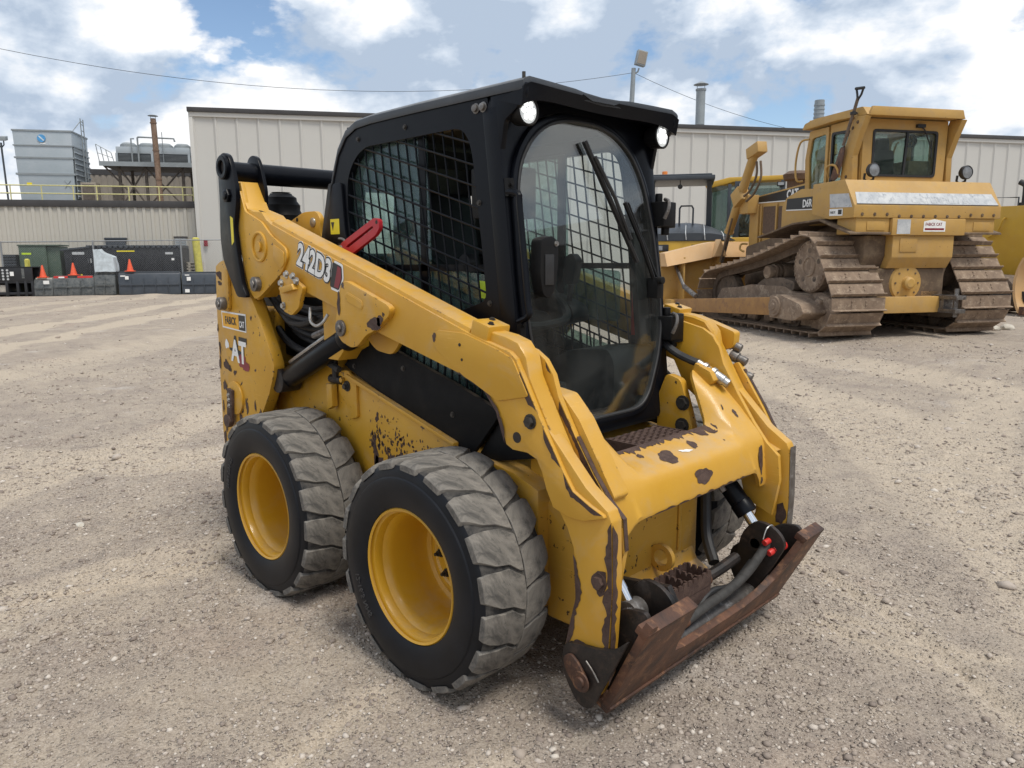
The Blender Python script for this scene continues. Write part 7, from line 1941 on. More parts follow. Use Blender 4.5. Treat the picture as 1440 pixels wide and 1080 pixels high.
# --- wheel loader cab behind
x1, y1, az = polar(1035, 23.0); z1 = gz(x1, y1)
WL = thing('wheel_loader', 'yellow machine with dark glazed cab and flat yellow roof behind the roller', 'loader', (x1, y1, z1), az-PI/2)
def wp2(name, bm, mat, parent=None, bev=0.0): return ob(name, bm, mat, WL if parent is None else parent, bev)
bm = nb(); prism(bm, [(-1.12, 3.68), (-1.02, 3.78), (-0.45, 3.92), (1.12, 3.94), (1.16, 3.80), (-0.30, 3.78), (-0.95, 3.62)], 1, -0.85, 0.85); rw_ = wp2('cab_roof', bm, 'oyellow', None, 0.03)
for x_, y, wd in ((-1.0, -0.8, 0.10), (-0.42, -0.8, 0.10), (-0.20, -0.8, 0.16), (1.05, -0.8, 0.12), (-1.0, 0.75, 0.08), (1.05, 0.75, 0.08), (0.1, 0.75, 0.06)):
    bm = nb(); box(bm, x_-wd/2, x_+wd/2, y-0.05, y+0.05, 2.1, 3.72 if x_ < -0.3 else 3.8); wp2('cab_post', bm, 'hoodgrey', None, 0.01)
bm = nb(); box(bm, -0.95, -0.28, -0.81, -0.80, 2.2, 3.68); wp2('door_glass', bm, 'mglass')
bm = nb(); box(bm, -0.12, 0.99, -0.81, -0.80, 2.2, 3.74); wp2('front_glass', bm, 'mglass')
bm = nb(); box(bm, -0.95, 1.0, 0.75, 0.76, 2.2, 3.7); wp2('rear_glass', bm, 'mglass')
bm = nb(); box(bm, -0.3, 0.5, 0.0, 0.5, 2.1, 2.9); wp2('cab_seat', bm, 'seat', None, 0.08)
for x_ in (-0.08, 0.98):
    bm = nb(); box(bm, x_-0.10, x_+0.10, -0.95, -0.80, 3.62, 3.74); wp2('lamp', bm, 'hose', None, 0.01)
    bm = nb(); box(bm, x_-0.08, x_+0.08, -0.955, -0.951, 3.64, 3.72); wp2('lamp_lens', bm, 'lampglass')
bm = nb(); box(bm, -1.1, 1.1, -0.9, 2.4, 0.7, 2.15); wp2('body', bm, 'oyellow', None, 0.06)
for xx in (-1.0, 1.0):
    for yy in (-0.4, 2.0):
        bm = nb(); lathe(bm, [(0.0, -0.25), (0.45, -0.25), (0.7, -0.22), (0.78, -0.12), (0.78, 0.12), (0.7, 0.22), (0.45, 0.25), (0.0, 0.25)], (xx, yy, 0.78), 0, 32); wp2('tyre', bm, 'rubber')
WL.scale = (0.95, 0.95, 0.92)
# --- second bulldozer at the right edge
x2, y2, az = polar(1408, 24.0); z2 = gz(x2, y2)
D2 = thing('bulldozer', 'yellow bulldozer with black grille and upright exhaust, cut by the right edge', 'bulldozer', (x2, y2, z2), az-PI/2+R(48))
def d2(name, bm, mat, parent=None, bev=0.0): return ob(name, bm, mat, D2 if parent is None else parent, bev)
# local: +x runs back to the left, front faces +x? the nose looks along local -y
bm = nb(); prism(bm, poly_round([(-1.0, 0.8), (2.6, 0.8), (2.6, 2.75), (-0.9, 2.62), (-1.0, 2.5)], 0.08), 0, -0.62, 0.62)
h2 = d2('engine_hood', bm, 'oyellow', None, 0.03)
bm = nb(); box(bm, -0.56, 0.56, -1.03, -0.99, 1.55, 2.55); gr_ = d2('grille', bm, 'hoodgrey', h2, 0.01)
for k in range(12):
    bm = nb(); box(bm, -0.52, 0.52, -1.05, -1.032, 1.60+k*0.078, 1.63+k*0.078); d2('grille_bar', bm, 'decalblack', gr_)
bm = nb(); tube(bm, [(-0.36, -0.45, 2.6), (-0.36, -0.45, 3.05), (-0.36, -0.42, 3.16), (-0.40, -0.30, 3.24)], 0.07, 12, 3); lathe(bm, [(0.0, 0.0), (0.13, 0.0), (0.13, 0.12), (0.0, 0.12)], (-0.36, -0.45, 2.60), 2, 16); d2('exhaust_pipe', bm, 'hose', h2)
bm = nb(); box(bm, -0.66, -0.622, 0.6, 1.2, 1.75, 2.3); d2('side_screen', bm, 'screen', h2, 0.01)
bm = nb(); tube(bm, [(-0.63, -0.2, 2.35), (-0.70, -0.18, 2.30), (-0.70, -0.05, 2.0), (-0.70, 0.2, 1.88), (-0.63, 0.25, 1.9)], 0.022, 8, 3); d2('hand_rail', bm, 'oyellow', h2)
bm = nb(); tube(bm, [(-0.5, -0.4, 2.62), (-0.5, -0.4, 2.85), (-0.5, 0.8, 2.92), (-0.5, 0.8, 2.7)], 0.02, 8); d2('hand_rail', bm, 'hoodgrey', h2)
bm = nb()
ysb = np.linspace(-1.7, 1.7, 21); zl = np.linspace(0.05, 1.35, 9)
gf = [[bm.verts.new((y, -1.85+0.22*(1-((z_-0.7)/0.7)**2), z_)) for z_ in zl] for y in ysb]; gb = [[bm.verts.new((y, -1.78+0.22*(1-((z_-0.7)/0.7)**2), z_)) for z_ in zl] for y in ysb]
for i in range(20):
    for j in range(8):
        bm.faces.new((gf[i][j], gf[i+1][j], gf[i+1][j+1], gf[i][j+1])); bm.faces.new((gb[i][j], gb[i][j+1], gb[i+1][j+1], gb[i+1][j]))
    bm.faces.new((gf[i][8], gf[i+1][8], gb[i+1][8], gb[i][8])); bm.faces.new((gf[i][0], gb[i][0], gb[i+1][0], gf[i+1][0]))
for i in (0, 20):
    for j in range(8): bm.faces.new((gf[i][j], gf[i][j+1], gb[i][j+1], gb[i][j]))
bd2 = d2('blade', bm, 'dpeach')
bm = nb(); box(bm, -1.72, 1.72, -1.92, -1.80, 0.0, 0.2); d2('cutting_edge', bm, 'rust', bd2, 0.01)
for s_ in (-1, 1):
    bm = nb(); prism(bm, poly_round([(-1.2, 0.02), (2.4, 0.02), (2.7, 0.5), (2.3, 1.05), (-1.0, 0.9), (-1.4, 0.5)], 0.2, 4), 0, s_*0.75, s_*1.3); d2('track', bm, 'muddark', None, 0.03)
    bm = nb(); prism(bm, [(-1.75, 0.3), (0.8, 0.35), (0.8, 0.6), (-1.75, 0.55)], 0, s_*1.35, s_*1.5); d2('push_arm', bm, 'hose', None, 0.02)
bm = nb(); box(bm, -0.75, 0.75, 2.4, 3.6, 1.2, 2.2); box(bm, -0.7, 0.7, 2.4, 3.6, 2.2, 3.3); d2('cab', bm, 'oyellow', None, 0.05)

# ================================================================ buildings
BU = Vector((0.53689, 0.84365, 0)); BN = Vector((-0.84365, 0.53689, 0))
BO = Vector((-34.56, 13.47, 0))
BRZ = math.atan2(BU.y, BU.x)
MT['cream'] = paint('cream_wall_sheet', (0.515, 0.505, 0.475), (0.49, 0.48, 0.452), rough=0.5, dust=0.0, grime=0.06, dustcol=(0.4, 0.37, 0.3), bump=0.02, bscale=3, vs_=0.25)
MT['creamtrim'] = paint('cream_trim', (0.55, 0.54, 0.51), (0.52, 0.51, 0.48), rough=0.5, dust=0.0, grime=0.05, vs_=0.4)
MT['brownband'] = plain('dark_fascia', (0.045, 0.042, 0.042), 0.5, 0, 0.15, 2)
MT['roofgravel'] = plain('flat_roof', (0.25, 0.24, 0.23), 0.9, 0, 0.2, 3)
MT['beige'] = paint('beige_corrugated_sheet', (0.50, 0.475, 0.42), (0.46, 0.43, 0.37), rough=0.55, dust=0.0, grime=0.3, dustcol=(0.36, 0.31, 0.24), vs_=0.5)
MT['galv'] = paint('galvanised_sheet', (0.36, 0.41, 0.44), (0.42, 0.46, 0.49), rough=0.45, dust=0.0, grime=0.25, dustcol=(0.28, 0.29, 0.29), metal=0.3, vs_=0.8)
MT['galv2'] = paint('weathered_zinc', (0.30, 0.33, 0.345), (0.24, 0.26, 0.27), rough=0.5, dust=0.0, grime=0.35, dustcol=(0.2, 0.19, 0.17), metal=0.3, vs_=0.8)
MT['railyellow'] = plain('rail_yellow', (0.56, 0.52, 0.24), 0.5, 0, 0.15)
MT['stackrust'] = rusty('rusty_stack', (0.19, 0.115, 0.075), (0.27, 0.19, 0.14), (0.12, 0.075, 0.05), scale=3, bump=0.2)
MT['brownsteel'] = rusty('brown_steelwork', (0.085, 0.07, 0.058), (0.14, 0.115, 0.095), (0.06, 0.048, 0.04), scale=3, bump=0.1)
MT['tan'] = plain('tan_wall', (0.26, 0.225, 0.185), 0.7, 0, 0.12, 1)
WH = thing('warehouse', 'long cream metal-clad warehouse with dark roof edge behind the machines', 'building', tuple(BO), BRZ)
def wp(name, bm, mat, parent=None, bev=0.0): return ob(name, bm, mat, WH if parent is None else parent, bev)
EV = 8.66
bm = nb(); box(bm, 0.06, 58, 0.14, 30, -0.2, EV-0.06); core = wp('wall', bm, 'cream')
bm = nb(); prism(bm, [(0.0, 0.03), (0.055, 0.0), (0.095, -0.045), (0.15, -0.045), (0.19, 0.0), (1.0, 0.02), (1.0, 0.10), (0.0, 0.10)], 2, -0.1, EV-0.40)
pm = to_mesh(bm, 'wall_panel', 'cream', bev=0.0)
for k in range(58):
    inst('wall_panel', pm, core, (0.0+k*1.0, 0.03, 0))
bm = nb(); box(bm, -0.06, 58.05, -0.08, 0.30, EV-0.40, EV-0.19); wp('eave_trim', bm, 'creamtrim', None, 0.01)
bm = nb(); box(bm, -0.12, 58.1, -0.16, 30.1, EV-0.19, EV+0.02); wp('roof_edge', bm, 'brownband', None, 0.01)
bm = nb(); box(bm, -0.08, 0.10, -0.06, 30, -0.2, EV-0.19); wp('corner_trim', bm, 'creamtrim', core, 0.01)
bm = nb(); prism(bm, [(0.1, EV), (0.1, EV+0.02), (29.8, EV+0.6), (29.8, EV)], 0, 0.1, 58); wp('roof', bm, 'roofgravel')
bm = nb(); box(bm, 0.22, 0.40, -0.12, -0.06, 2.12, 2.42); wp('wall_box', bm, 'decalred', core, 0.01)

LB = thing('low_building', 'low beige corrugated building with dark fascia left of the warehouse', 'building', tuple(BO+BN*0.9), BRZ)
def lp(name, bm, mat, parent=None, bev=0.0): return ob(name, bm, mat, LB if parent is None else parent, bev)
bm = nb(); box(bm, -26, -0.15, 0.10, 14, -0.2, 4.2); lw = lp('wall', bm, 'beige')
bm = nb(); prism(bm, [(0.0, 0.0), (0.10, 0.0), (0.14, -0.055), (0.26, -0.055), (0.30, 0.0), (0.38, 0.0), (0.38, 0.09), (0.0, 0.09)], 2, -0.1, 4.02)
pm = to_mesh(bm, 'wall_sheet', 'beige')
for k in range(66): inst('wall_sheet', pm, lw, (-0.54-k*0.38, 0.0, 0))
bm = nb(); box(bm, -26, -0.12, -0.10, 0.5, 4.02, 4.34); lp('fascia', bm, 'brownband', None, 0.01)
bm = nb(); box(bm, -26, -0.15, 0.5, 14, 4.15, 4.28); lp('roof', bm, 'roofgravel')
bm = nb(); box(bm, -4.45, -3.55, -0.14, -0.02, 1.9, 2.45); box(bm, -4.5, -3.5, -0.17, -0.02, 2.45, 2.56); lp('switch_box', bm, 'hoodgrey', lw, 0.01)
lv_ = nb(); box(lv_, -1.28, -0.72, -0.12, -0.02, 0.9, 2.55); lo = lp('louvre', lv_, 'creamtrim', lw, 0.01)
bm = nb(); box(bm, -1.32, -0.68, -0.16, -0.02, 2.55, 2.62); lp('louvre_hood', bm, 'brownband', lw)
for k in range(13):
    bm = nb(); hexa(bm, [(-1.25, -0.15, 0.98+k*0.12), (-0.75, -0.15, 0.98+k*0.12), (-0.75, -0.12, 0.98+k*0.12), (-1.25, -0.12, 0.98+k*0.12), (-1.25, -0.14, 1.05+k*0.12), (-0.75, -0.14, 1.05+k*0.12), (-0.75, -0.12, 1.05+k*0.12), (-1.25, -0.12, 1.05+k*0.12)]); lp('louvre_blade', bm, 'galv2', lw)
BB = thing('rear_building', 'tan upper storey standing back on the roof behind the condenser', 'building', tuple(BO+BN*14.0+BU*(-9.6)), BRZ)
bm = nb(); box(bm, 0.0, 11.5, 0.0, 8, -0.2, 6.85); bw = ob('wall', bm, 'tan', BB)
bm = nb(); box(bm, -0.1, 11.6, -0.1, 8, 6.85, 7.2); ob('roof_edge', bm, 'brownband', BB)
bm = nb(); prism(bm, [(0.0, 0.0), (0.12, -0.06), (0.24, -0.06), (0.36, 0.0), (0.36, 0.05), (0.0, 0.05)], 2, 4.2, 6.84); pm = to_mesh(bm, 'wall_sheet', 'tan')
for k in range(31): inst('wall_sheet', pm, bw, (0.1+k*0.36, -0.03, 0))
bm = nb(); box(bm, 2.2, 2.9, -0.12, 0.02, 4.3, 6.2); ob('door', bm, 'brownsteel', BB)

# --- things on the low roof (z of the roof 4.28)
RZ0 = 4.28
def roof_thing(name, label, cat, s_, k, group=None): return thing(name, label, cat, tuple(BO+BU*s_+BN*k+Vector((0, 0, RZ0))), BRZ, group)
CTW = roof_thing('cooling_tower', 'big grey galvanised cooling tower with a blue round emblem on the roof', 'cooling tower', -9.95, 6.0)
bm = nb(); hexa(bm, [(0.1, 0, 0.25), (2.75, 0, 0.25), (2.75, 2.6, 0.25), (0.1, 2.6, 0.25), (0, 0, 4.05), (2.85, 0, 4.05), (2.85, 2.6, 4.05), (0, 2.6, 4.05)]); ct = ob('casing', bm, 'galv', CTW, 0.02)
for z_, hh in ((0.30, 0.10), (1.72, 0.10), (2.58, 0.08), (3.22, 0.06), (3.98, 0.08)):
    bm = nb(); box(bm, -0.03, 2.88, -0.04, 2.64, z_, z_+hh); ob('casing_band', bm, 'galv2', ct)
bm = nb(); box(bm, 2.845, 2.875, 0.1, 2.5, 0.5, 3.2); ob('louvre_side', bm, 'galv2', ct)
for k in range(9):
    bm = nb(); box(bm, 2.87, 2.93, 0.1, 2.5, 0.6+k*0.29, 0.66+k*0.29); ob('louvre_blade', bm, 'galv', ct)
bm = nb(); tube(bm, [(3.0, 1.2, 0.1), (3.0, 1.2, 4.9)], 0.03, 6); tube(bm, [(3.0, 1.65, 0.1), (3.0, 1.65, 4.9)], 0.03, 6)
for k in range(14): tube(bm, [(3.0, 1.2, 0.3+k*0.33), (3.0, 1.65, 0.3+k*0.33)], 0.02, 6)
ob('ladder', bm, 'galv2', CTW)
bm = nb(); tube(bm, [(2.86, 0.1, 4.0), (3.0, 1.2, 4.75), (3.0, 1.65, 4.75)], 0.025, 6); ob('ladder_cage', bm, 'galv2', CTW)
MT['blue'] = plain('blue_emblem', (0.08, 0.30, 0.58), 0.4); MT['skyblue'] = plain('pale_emblem', (0.55, 0.66, 0.74), 0.4)
bm = nb(); cyl(bm, (1.38, -0.045, 3.62), (1.38, -0.008, 3.62), 0.20, seg=28); em = ob('emblem', bm, 'blue', CTW)
bm = nb(); obox(bm, (1.38, -0.05, 3.62), 0.34, 0.006, 0.07, Matrix.Rotation(R(45), 3, 'Y')); ob('emblem_bar', bm, 'skyblue', em)
bm = nb(); box(bm, 1.30, 1.55, -0.012, -0.004, 3.33, 3.39); ob('name_plate', bm, 'white', CTW)
bm = nb(); cyl(bm, (2.35, -0.01, 1.2), (2.35, -0.004, 1.2), 0.03, seg=8); tube(bm, [(2.3, -0.02, 1.05), (2.6, -0.02, 1.45)], 0.018, 6); tube(bm, [(2.6, -0.02, 1.05), (2.3, -0.02, 1.45)], 0.018, 6); ob('brace', bm, 'galv2', CTW)
bm = nb(); box(bm, 0.45, 0.70, -0.012, -0.004, 1.2, 1.32); ob('notice', bm, 'decalyellow', CTW)
bm = nb(); box(bm, -0.1, 2.95, 0.0, 2.6, 0.0, 0.25); ob('skid_base', bm, 'brownsteel', CTW)

CD = roof_thing('condenser', 'grey condenser with dark coils and fan cowls on a brown steel platform', 'condenser', -5.75, 6.0)
bm = nb(); box(bm, 0.0, 4.75, -0.4, 3.2, 2.28, 2.42); pfm = ob('platform', bm, 'brownsteel', CD, 0.01)
for x_ in (0.85, 2.2, 4.1):
    for y in (0.1, 2.8):
        bm = nb(); box(bm, x_-0.07, x_+0.07, y-0.07, y+0.07, 0.0, 2.28); ob('leg', bm, 'brownsteel', CD)
for a, b_ in (((0.85, 0.1), (2.2, 2.2)), ((2.2, 0.1), (0.85, 2.2)), ((2.2, 0.1), (4.1, 2.2)), ((4.1, 0.1), (2.2, 2.2)), ((0.1, 2.28), (1.2, 1.0))):
    bm = nb(); tube(bm, [(a[0], 0.05, a[1]), (b_[0], 0.05, b_[1])], 0.05, 6); ob('brace', bm, 'brownsteel', CD)
bm = nb(); box(bm, 0.0, 4.75, -0.45, -0.40, 2.22, 2.46); ob('platform_edge', bm, 'galv2', CD)
bm = nb(); box(bm, 0.78, 4.55, 0.0, 2.4, 2.95, 3.30); cas = ob('cabinet', bm, 'galv', CD, 0.015)
bm = nb(); prism(bm, [(0.85, 2.42), (2.5, 2.42), (2.75, 2.95), (0.85, 2.95)], 1, 0.05, 2.3); prism(bm, [(2.95, 2.42), (4.5, 2.42), (4.5, 2.95), (2.7, 2.95)], 1, 0.05, 2.3); ob('coil', bm, 'hoodgrey', CD)
for k in range(7):
    bm = nb(); box(bm, 0.9, 2.5, -0.01, 0.03, 2.47+k*0.065, 2.485+k*0.065); box(bm, 3.0, 4.45, -0.01, 0.03, 2.47+k*0.065, 2.485+k*0.065); ob('coil_fin', bm, 'galv2', CD)
for x_ in (0.80, 2.60, 2.85, 4.50):
    bm = nb(); box(bm, x_-0.06, x_+0.06, -0.02, 0.1, 2.42, 2.96); ob('frame_post', bm, 'galv', CD)
for k in range(4):
    bm = nb(); lathe(bm, [(0.44, 0.0), (0.42, 0.18), (0.30, 0.28), (0.28, 0.27), (0.39, 0.16), (0.41, 0.0)], (1.28+k*0.93, 0.7, 3.30), 2, 24, closed=True); ob('fan_cowl', bm, 'galv2', CD)
    bm = nb(); lathe(bm, [(0.44, 0.0), (0.42, 0.18), (0.30, 0.28), (0.28, 0.27), (0.39, 0.16), (0.41, 0.0)], (1.28+k*0.93, 1.75, 3.30), 2, 24, closed=True); ob('fan_cowl', bm, 'galv2', CD)
bm = nb(); tube(bm, [(1.95, -0.15, 2.42), (1.95, -0.15, 3.75), (2.0, -0.15, 3.80), (3.8, -0.15, 3.76), (3.85, -0.15, 3.6)], 0.05, 8); tube(bm, [(1.62, -0.15, 2.4), (1.62, -0.15, 3.7), (1.70, 0.1, 3.74)], 0.04, 8); tube(bm, [(3.2, -0.1, 2.4), (3.2, -0.1, 4.1)], 0.02, 6); ob('pipework', bm, 'galv2', CD)
bm = nb()
for x_ in (0.02, 0.25, 0.5, 0.75): tube(bm, [(x_, -0.38, 2.42), (x_-0.12, -0.38, 3.35-x_*0.6)], 0.022, 6)
tube(bm, [(-0.10, -0.38, 3.35), (0.63, -0.38, 2.92)], 0.022, 6); tube(bm, [(-0.05, -0.38, 2.9), (0.68, -0.38, 2.65)], 0.018, 6); ob('stair_rail', bm, 'galv2', CD)
ST = roof_thing('exhaust_stack', 'tall rust-brown exhaust stack with rain cap in front of the condenser', 'stack', -2.55, 4.4)
bm = nb(); cyl(bm, (0, 0, 0), (-0.06, 0, 4.55), 0.15, 0.14, 20); ob('pipe', bm, 'stackrust', ST)
bm = nb(); cyl(bm, (-0.06, 0, 4.68), (-0.06, 0, 4.72), 0.26, 0.20, 20); tube(bm, [(-0.18, 0, 4.4), (-0.18, 0, 4.7)], 0.012, 5); tube(bm, [(0.06, 0, 4.4), (0.06, 0, 4.7)], 0.012, 5); ob('rain_cap', bm, 'galv2', ST)
bm = nb()
for z_ in (1.4, 2.9, 4.3): cyl(bm, (-0.02*z_/1.4, 0, z_), (-0.02*z_/1.4, 0, z_+0.06), 0.17, seg=20)
ob('flange', bm, 'stackrust', ST)
BX = roof_thing('equipment_cabinet', 'small brown equipment cabinet between cooling tower and platform', 'cabinet', -6.65, 5.2)
bm = nb(); box(bm, 0, 0.75, 0, 0.8, 0.0, 1.3); ob('cabinet_body', bm, 'tan', BX, 0.02)
bm = nb(); box(bm, 0.08, 0.67, -0.02, 0.0, 0.1, 1.2); ob('cabinet_door', bm, 'brownsteel', BX, 0.01)
RLG = roof_thing('roof_railing', 'pale yellow safety railing along the low roof edge', 'railing', 0.0, 1.35)
for s_ in (-12.5, -11.2, -9.9, -8.6, -7.25, -5.85, -4.8, -3.35, -1.95, -0.85, -0.35):
    bm = nb(); cyl(bm, (s_, 0, 0.0), (s_, 0, 0.80), 0.030, seg=8); ob('post', bm, 'railyellow', RLG)
for z_ in (0.78, 0.40):
    bm = nb(); cyl(bm, (-13, 0, z_), (-0.2, 0, z_), 0.030, seg=8); ob('rail', bm, 'railyellow', RLG)
PLT = roof_thing('flood_light', 'black pole with twin flood lights at the far left of the low roof', 'flood light', -9.35, 3.0)
bm = nb(); cyl(bm, (0, 0, 0), (-0.05, 0, 2.95), 0.045, seg=10); tube(bm, [(-0.05, 0, 2.7), (-0.18, 0, 2.85), (-0.18, 0, 3.05)], 0.03, 6); tube(bm, [(-0.05, 0, 2.7), (0.08, 0, 2.85), (0.08, 0, 3.05)], 0.03, 6); ob('pole', bm, 'hoodgrey', PLT)
for x_ in (-0.24, 0.06):
    bm = nb(); hexa(bm, [(x_-0.17, -0.12, 3.02), (x_+0.15, -0.12, 3.02), (x_+0.15, 0.2, 3.10), (x_-0.17, 0.2, 3.10), (x_-0.17, -0.12, 3.22), (x_+0.15, -0.12, 3.22), (x_+0.15, 0.2, 3.30), (x_-0.17, 0.2, 3.30)]); ob('lamp_head', bm, 'galv2', PLT, 0.01)
# --- things on the warehouse roof
def wroof(name, label, cat, s_, k): return thing(name, label, cat, tuple(BO+BU*s_+BN*k+Vector((0, 0, EV+0.05))), BRZ)
VP = wroof('vent_pipe', 'tall galvanised vent pipe with rain cap on the warehouse roof', 'vent', 28.7, 4.5)
bm = nb(); cyl(bm, (0, 0, -0.1), (0, 0, 0.85), 0.24, seg=20); cyl(bm, (0, 0, 0.8), (0, 0, 2.85), 0.28, seg=20); cyl(bm, (0, 0, 2.8), (0, 0, 2.9), 0.32, seg=20); ob('pipe', bm, 'galv2', VP)
bm = nb(); cyl(bm, (0, 0, 3.15), (0, 0, 3.32), 0.46, 0.10, 20); tube(bm, [(-0.25, 0, 2.8), (-0.25, 0, 3.16)], 0.02, 5); tube(bm, [(0.25, 0, 2.8), (0.25, 0, 3.16)], 0.02, 5); ob('rain_cap', bm, 'galv2', VP)
VP2 = wroof('vent_pipe', 'short vent pipe on the warehouse roof just left of the bulldozer cab', 'vent', 36.9, 4.5)
bm = nb(); cyl(bm, (0, 0, -0.1), (0, 0, 2.55), 0.30, seg=20)
for k in range(5): cyl(bm, (0, 0, 1.2+k*0.25), (0, 0, 1.3+k*0.25), 0.33, seg=20)
ob('pipe', bm, 'galv2', VP2)
FP = wroof('flood_light', 'grey pole with one flood light above the loader cab roof', 'flood light', 24.3, 4.5)
bm = nb(); cyl(bm, (-0.15, 0, -0.1), (0.0, 0, 3.9), 0.17, 0.13, 12); tube(bm, [(0.0, 0, 3.55), (0.25, -0.05, 3.7), (0.32, -0.05, 3.9)], 0.05, 6); ob('pole', bm, 'galv2', FP)
bm = nb(); obox(bm, (0.42, -0.1, 4.45), 0.62, 0.35, 0.85, Matrix.Rotation(R(12), 3, 'Y')); ob('lamp_head', bm, 'galv2', FP, 0.03)
bm = nb(); obox(bm, (0.42, -0.285, 4.45), 0.5, 0.02, 0.7, Matrix.Rotation(R(12), 3, 'Y')); ob('lamp_glass', bm, 'tan', FP)
# overhead wires
def wire(label, a, b_, sag):
    a, b_ = Vector(a), Vector(b_); pts = []
    for i in range(33):
        t_ = i/32; p = a.lerp(b_, t_); p.z -= sag*4*t_*(1-t_); pts.append(p)
    bm = nb(); tube(bm, pts, 0.013, 5); o = ob('overhead_wire', bm, 'hose'); tag(o, label, 'wire', 'overhead wires')
ph_ = BO+BU*24.3+BN*4.5+Vector((0, 0, EV+3.7))
def at_px(px_, py_, d):
    v = _F+_R2*((px_-720)/1056.4)-_U2*((py_-540)/1056.4); v = v/math.hypot(v.x, v.y); return CAM+v*d
wire('thin overhead wire sagging across the sky to the lamp pole from the left', at_px(-160, 32, 50), ph_, 2.0)
wire('thin overhead wire running down to the right from the lamp pole', ph_, BO+BU*40+BN*6+Vector((0, 0, EV+0.6)), 0.6)

# unseen shed added behind the camera so the cab door glass mirrors something dark
SHD = thing('reflection_shed', 'dark unseen shed added to darken the reflection in the loader door glass', 'building', (22.0, 16.0, 0.0), R(134))
MT['shed'] = plain('dark_shed_sheet', (0.05, 0.05, 0.052), 0.7, 0, 0.25, 0.6)
bm = nb(); box(bm, -17, 17, 0, 8, -0.2, 4.6); shw = ob('wall', bm, 'shed', SHD)
bm = nb(); prism(bm, [(-0.4, 4.6), (8.4, 4.6), (4.0, 6.0)], 0, -17.4, 17.4); ob('roof', bm, 'brownband', SHD)
for k in range(6):
    bm = nb(); box(bm, -15.6+k*5.4, -12.0+k*5.4, 8.0, 8.06, 0.0, 3.8); ob('door', bm, 'brownsteel', shw)
    bm = nb(); box(bm, -15.6+k*5.4, -12.0+k*5.4, -0.06, 0.0, 0.0, 3.8); ob('door', bm, 'brownsteel', shw)
# ================================================================ yard along the fence
MT['darkplastic'] = plain('black_plastic', (0.014, 0.015, 0.018), 0.5, 0, 0.25, 5)
MT['navy'] = paint('slate_bucket_paint', (0.040, 0.050, 0.064), (0.055, 0.065, 0.08), rough=0.45, dust=0.3, grime=0.15, dustcol=(0.25, 0.22, 0.18))
MT['bucketgrey'] = rusty('scuffed_bucket_steel', (0.075, 0.085, 0.088), (0.15, 0.155, 0.15), (0.04, 0.045, 0.05), scale=5, bump=0.1, rough=0.45, metal=0.3)
MT['green'] = paint('transformer_green', (0.055, 0.088, 0.062), (0.07, 0.105, 0.075), rough=0.5, dust=0.2, grime=0.2)
MT['cone'] = plain('orange_cone', (0.70, 0.10, 0.04), 0.5, 0, 0.12)
MT['bollard'] = plain('bollard_yellow', (0.55, 0.50, 0.10), 0.5, 0, 0.2, 6)
MT['wrap'] = plain('stretch_wrap', (0.52, 0.58, 0.62), 0.25, 0.0, 0.2, 5)
MT['chain'] = plain('galvanised_wire', (0.30, 0.31, 0.32), 0.5, 0.6, 0.1)
MT['plank'] = plain('grey_plank', (0.50, 0.46, 0.40), 0.8, 0, 0.2, 8)
def yard(s_, k): return BO+BU*s_+BN*k
def yard_thing(name, label, cat, s_, k, group=None, rz=0.0):
    p = yard(s_, k); return thing(name, label, cat, (p.x, p.y, gz(p.x, p.y)), BRZ+rz, group)
K0 = -5.3
# black plastic rack / pallets
RK = yard_thing('black_rack', 'black rack with round holes at the left edge of the yard', 'rack', -7.1, K0)
bm = nb(); box(bm, -0.6, 1.45, 0, 0.06, 0.62, 1.22); box(bm, -0.6, 1.45, 0.0, 0.9, 1.17, 1.22); box(bm, -0.6, 1.45, 0.84, 0.9, 0.3, 1.22); rkp = ob('rack_panel', bm, 'darkplastic', RK, 0.01)
for k in range(4):
    for j in range(4):
        bm = nb(); cyl(bm, (0.02+k*0.17, -0.006, 0.72+j*0.12), (0.02+k*0.17, 0.0, 0.72+j*0.12), 0.045, seg=10); ob('hole', bm, 'greystripe', rkp)
bm = nb(); box(bm, 0.62, 0.76, -0.008, -0.002, 0.85, 1.02); ob('tag', bm, 'white', rkp)
bm = nb(); box(bm, 1.05, 1.15, -0.008, -0.002, 0.75, 1.15); ob('strip', bm, 'bucketgrey', rkp)
for x_ in (-0.5, 0.0, 0.45, 0.85, 1.15, 1.40):
    bm = nb(); box(bm, x_-0.05, x_+0.05, 0, 0.9, 0.0, 0.64); ob('leg', bm, 'darkplastic', RK, 0.008)
bm = nb(); box(bm, -0.6, 1.45, 0.02, 0.88, 0.08, 0.18); box(bm, -0.6, 1.45, 0.02, 0.88, 0.55, 0.62); ob('shelf', bm, 'darkplastic', RK, 0.008)
bm = nb(); box(bm, 0.12, 0.45, 0.1, 0.4, 0.185, 0.48); ob('carton', bm, 'plank', RK, 0.008)
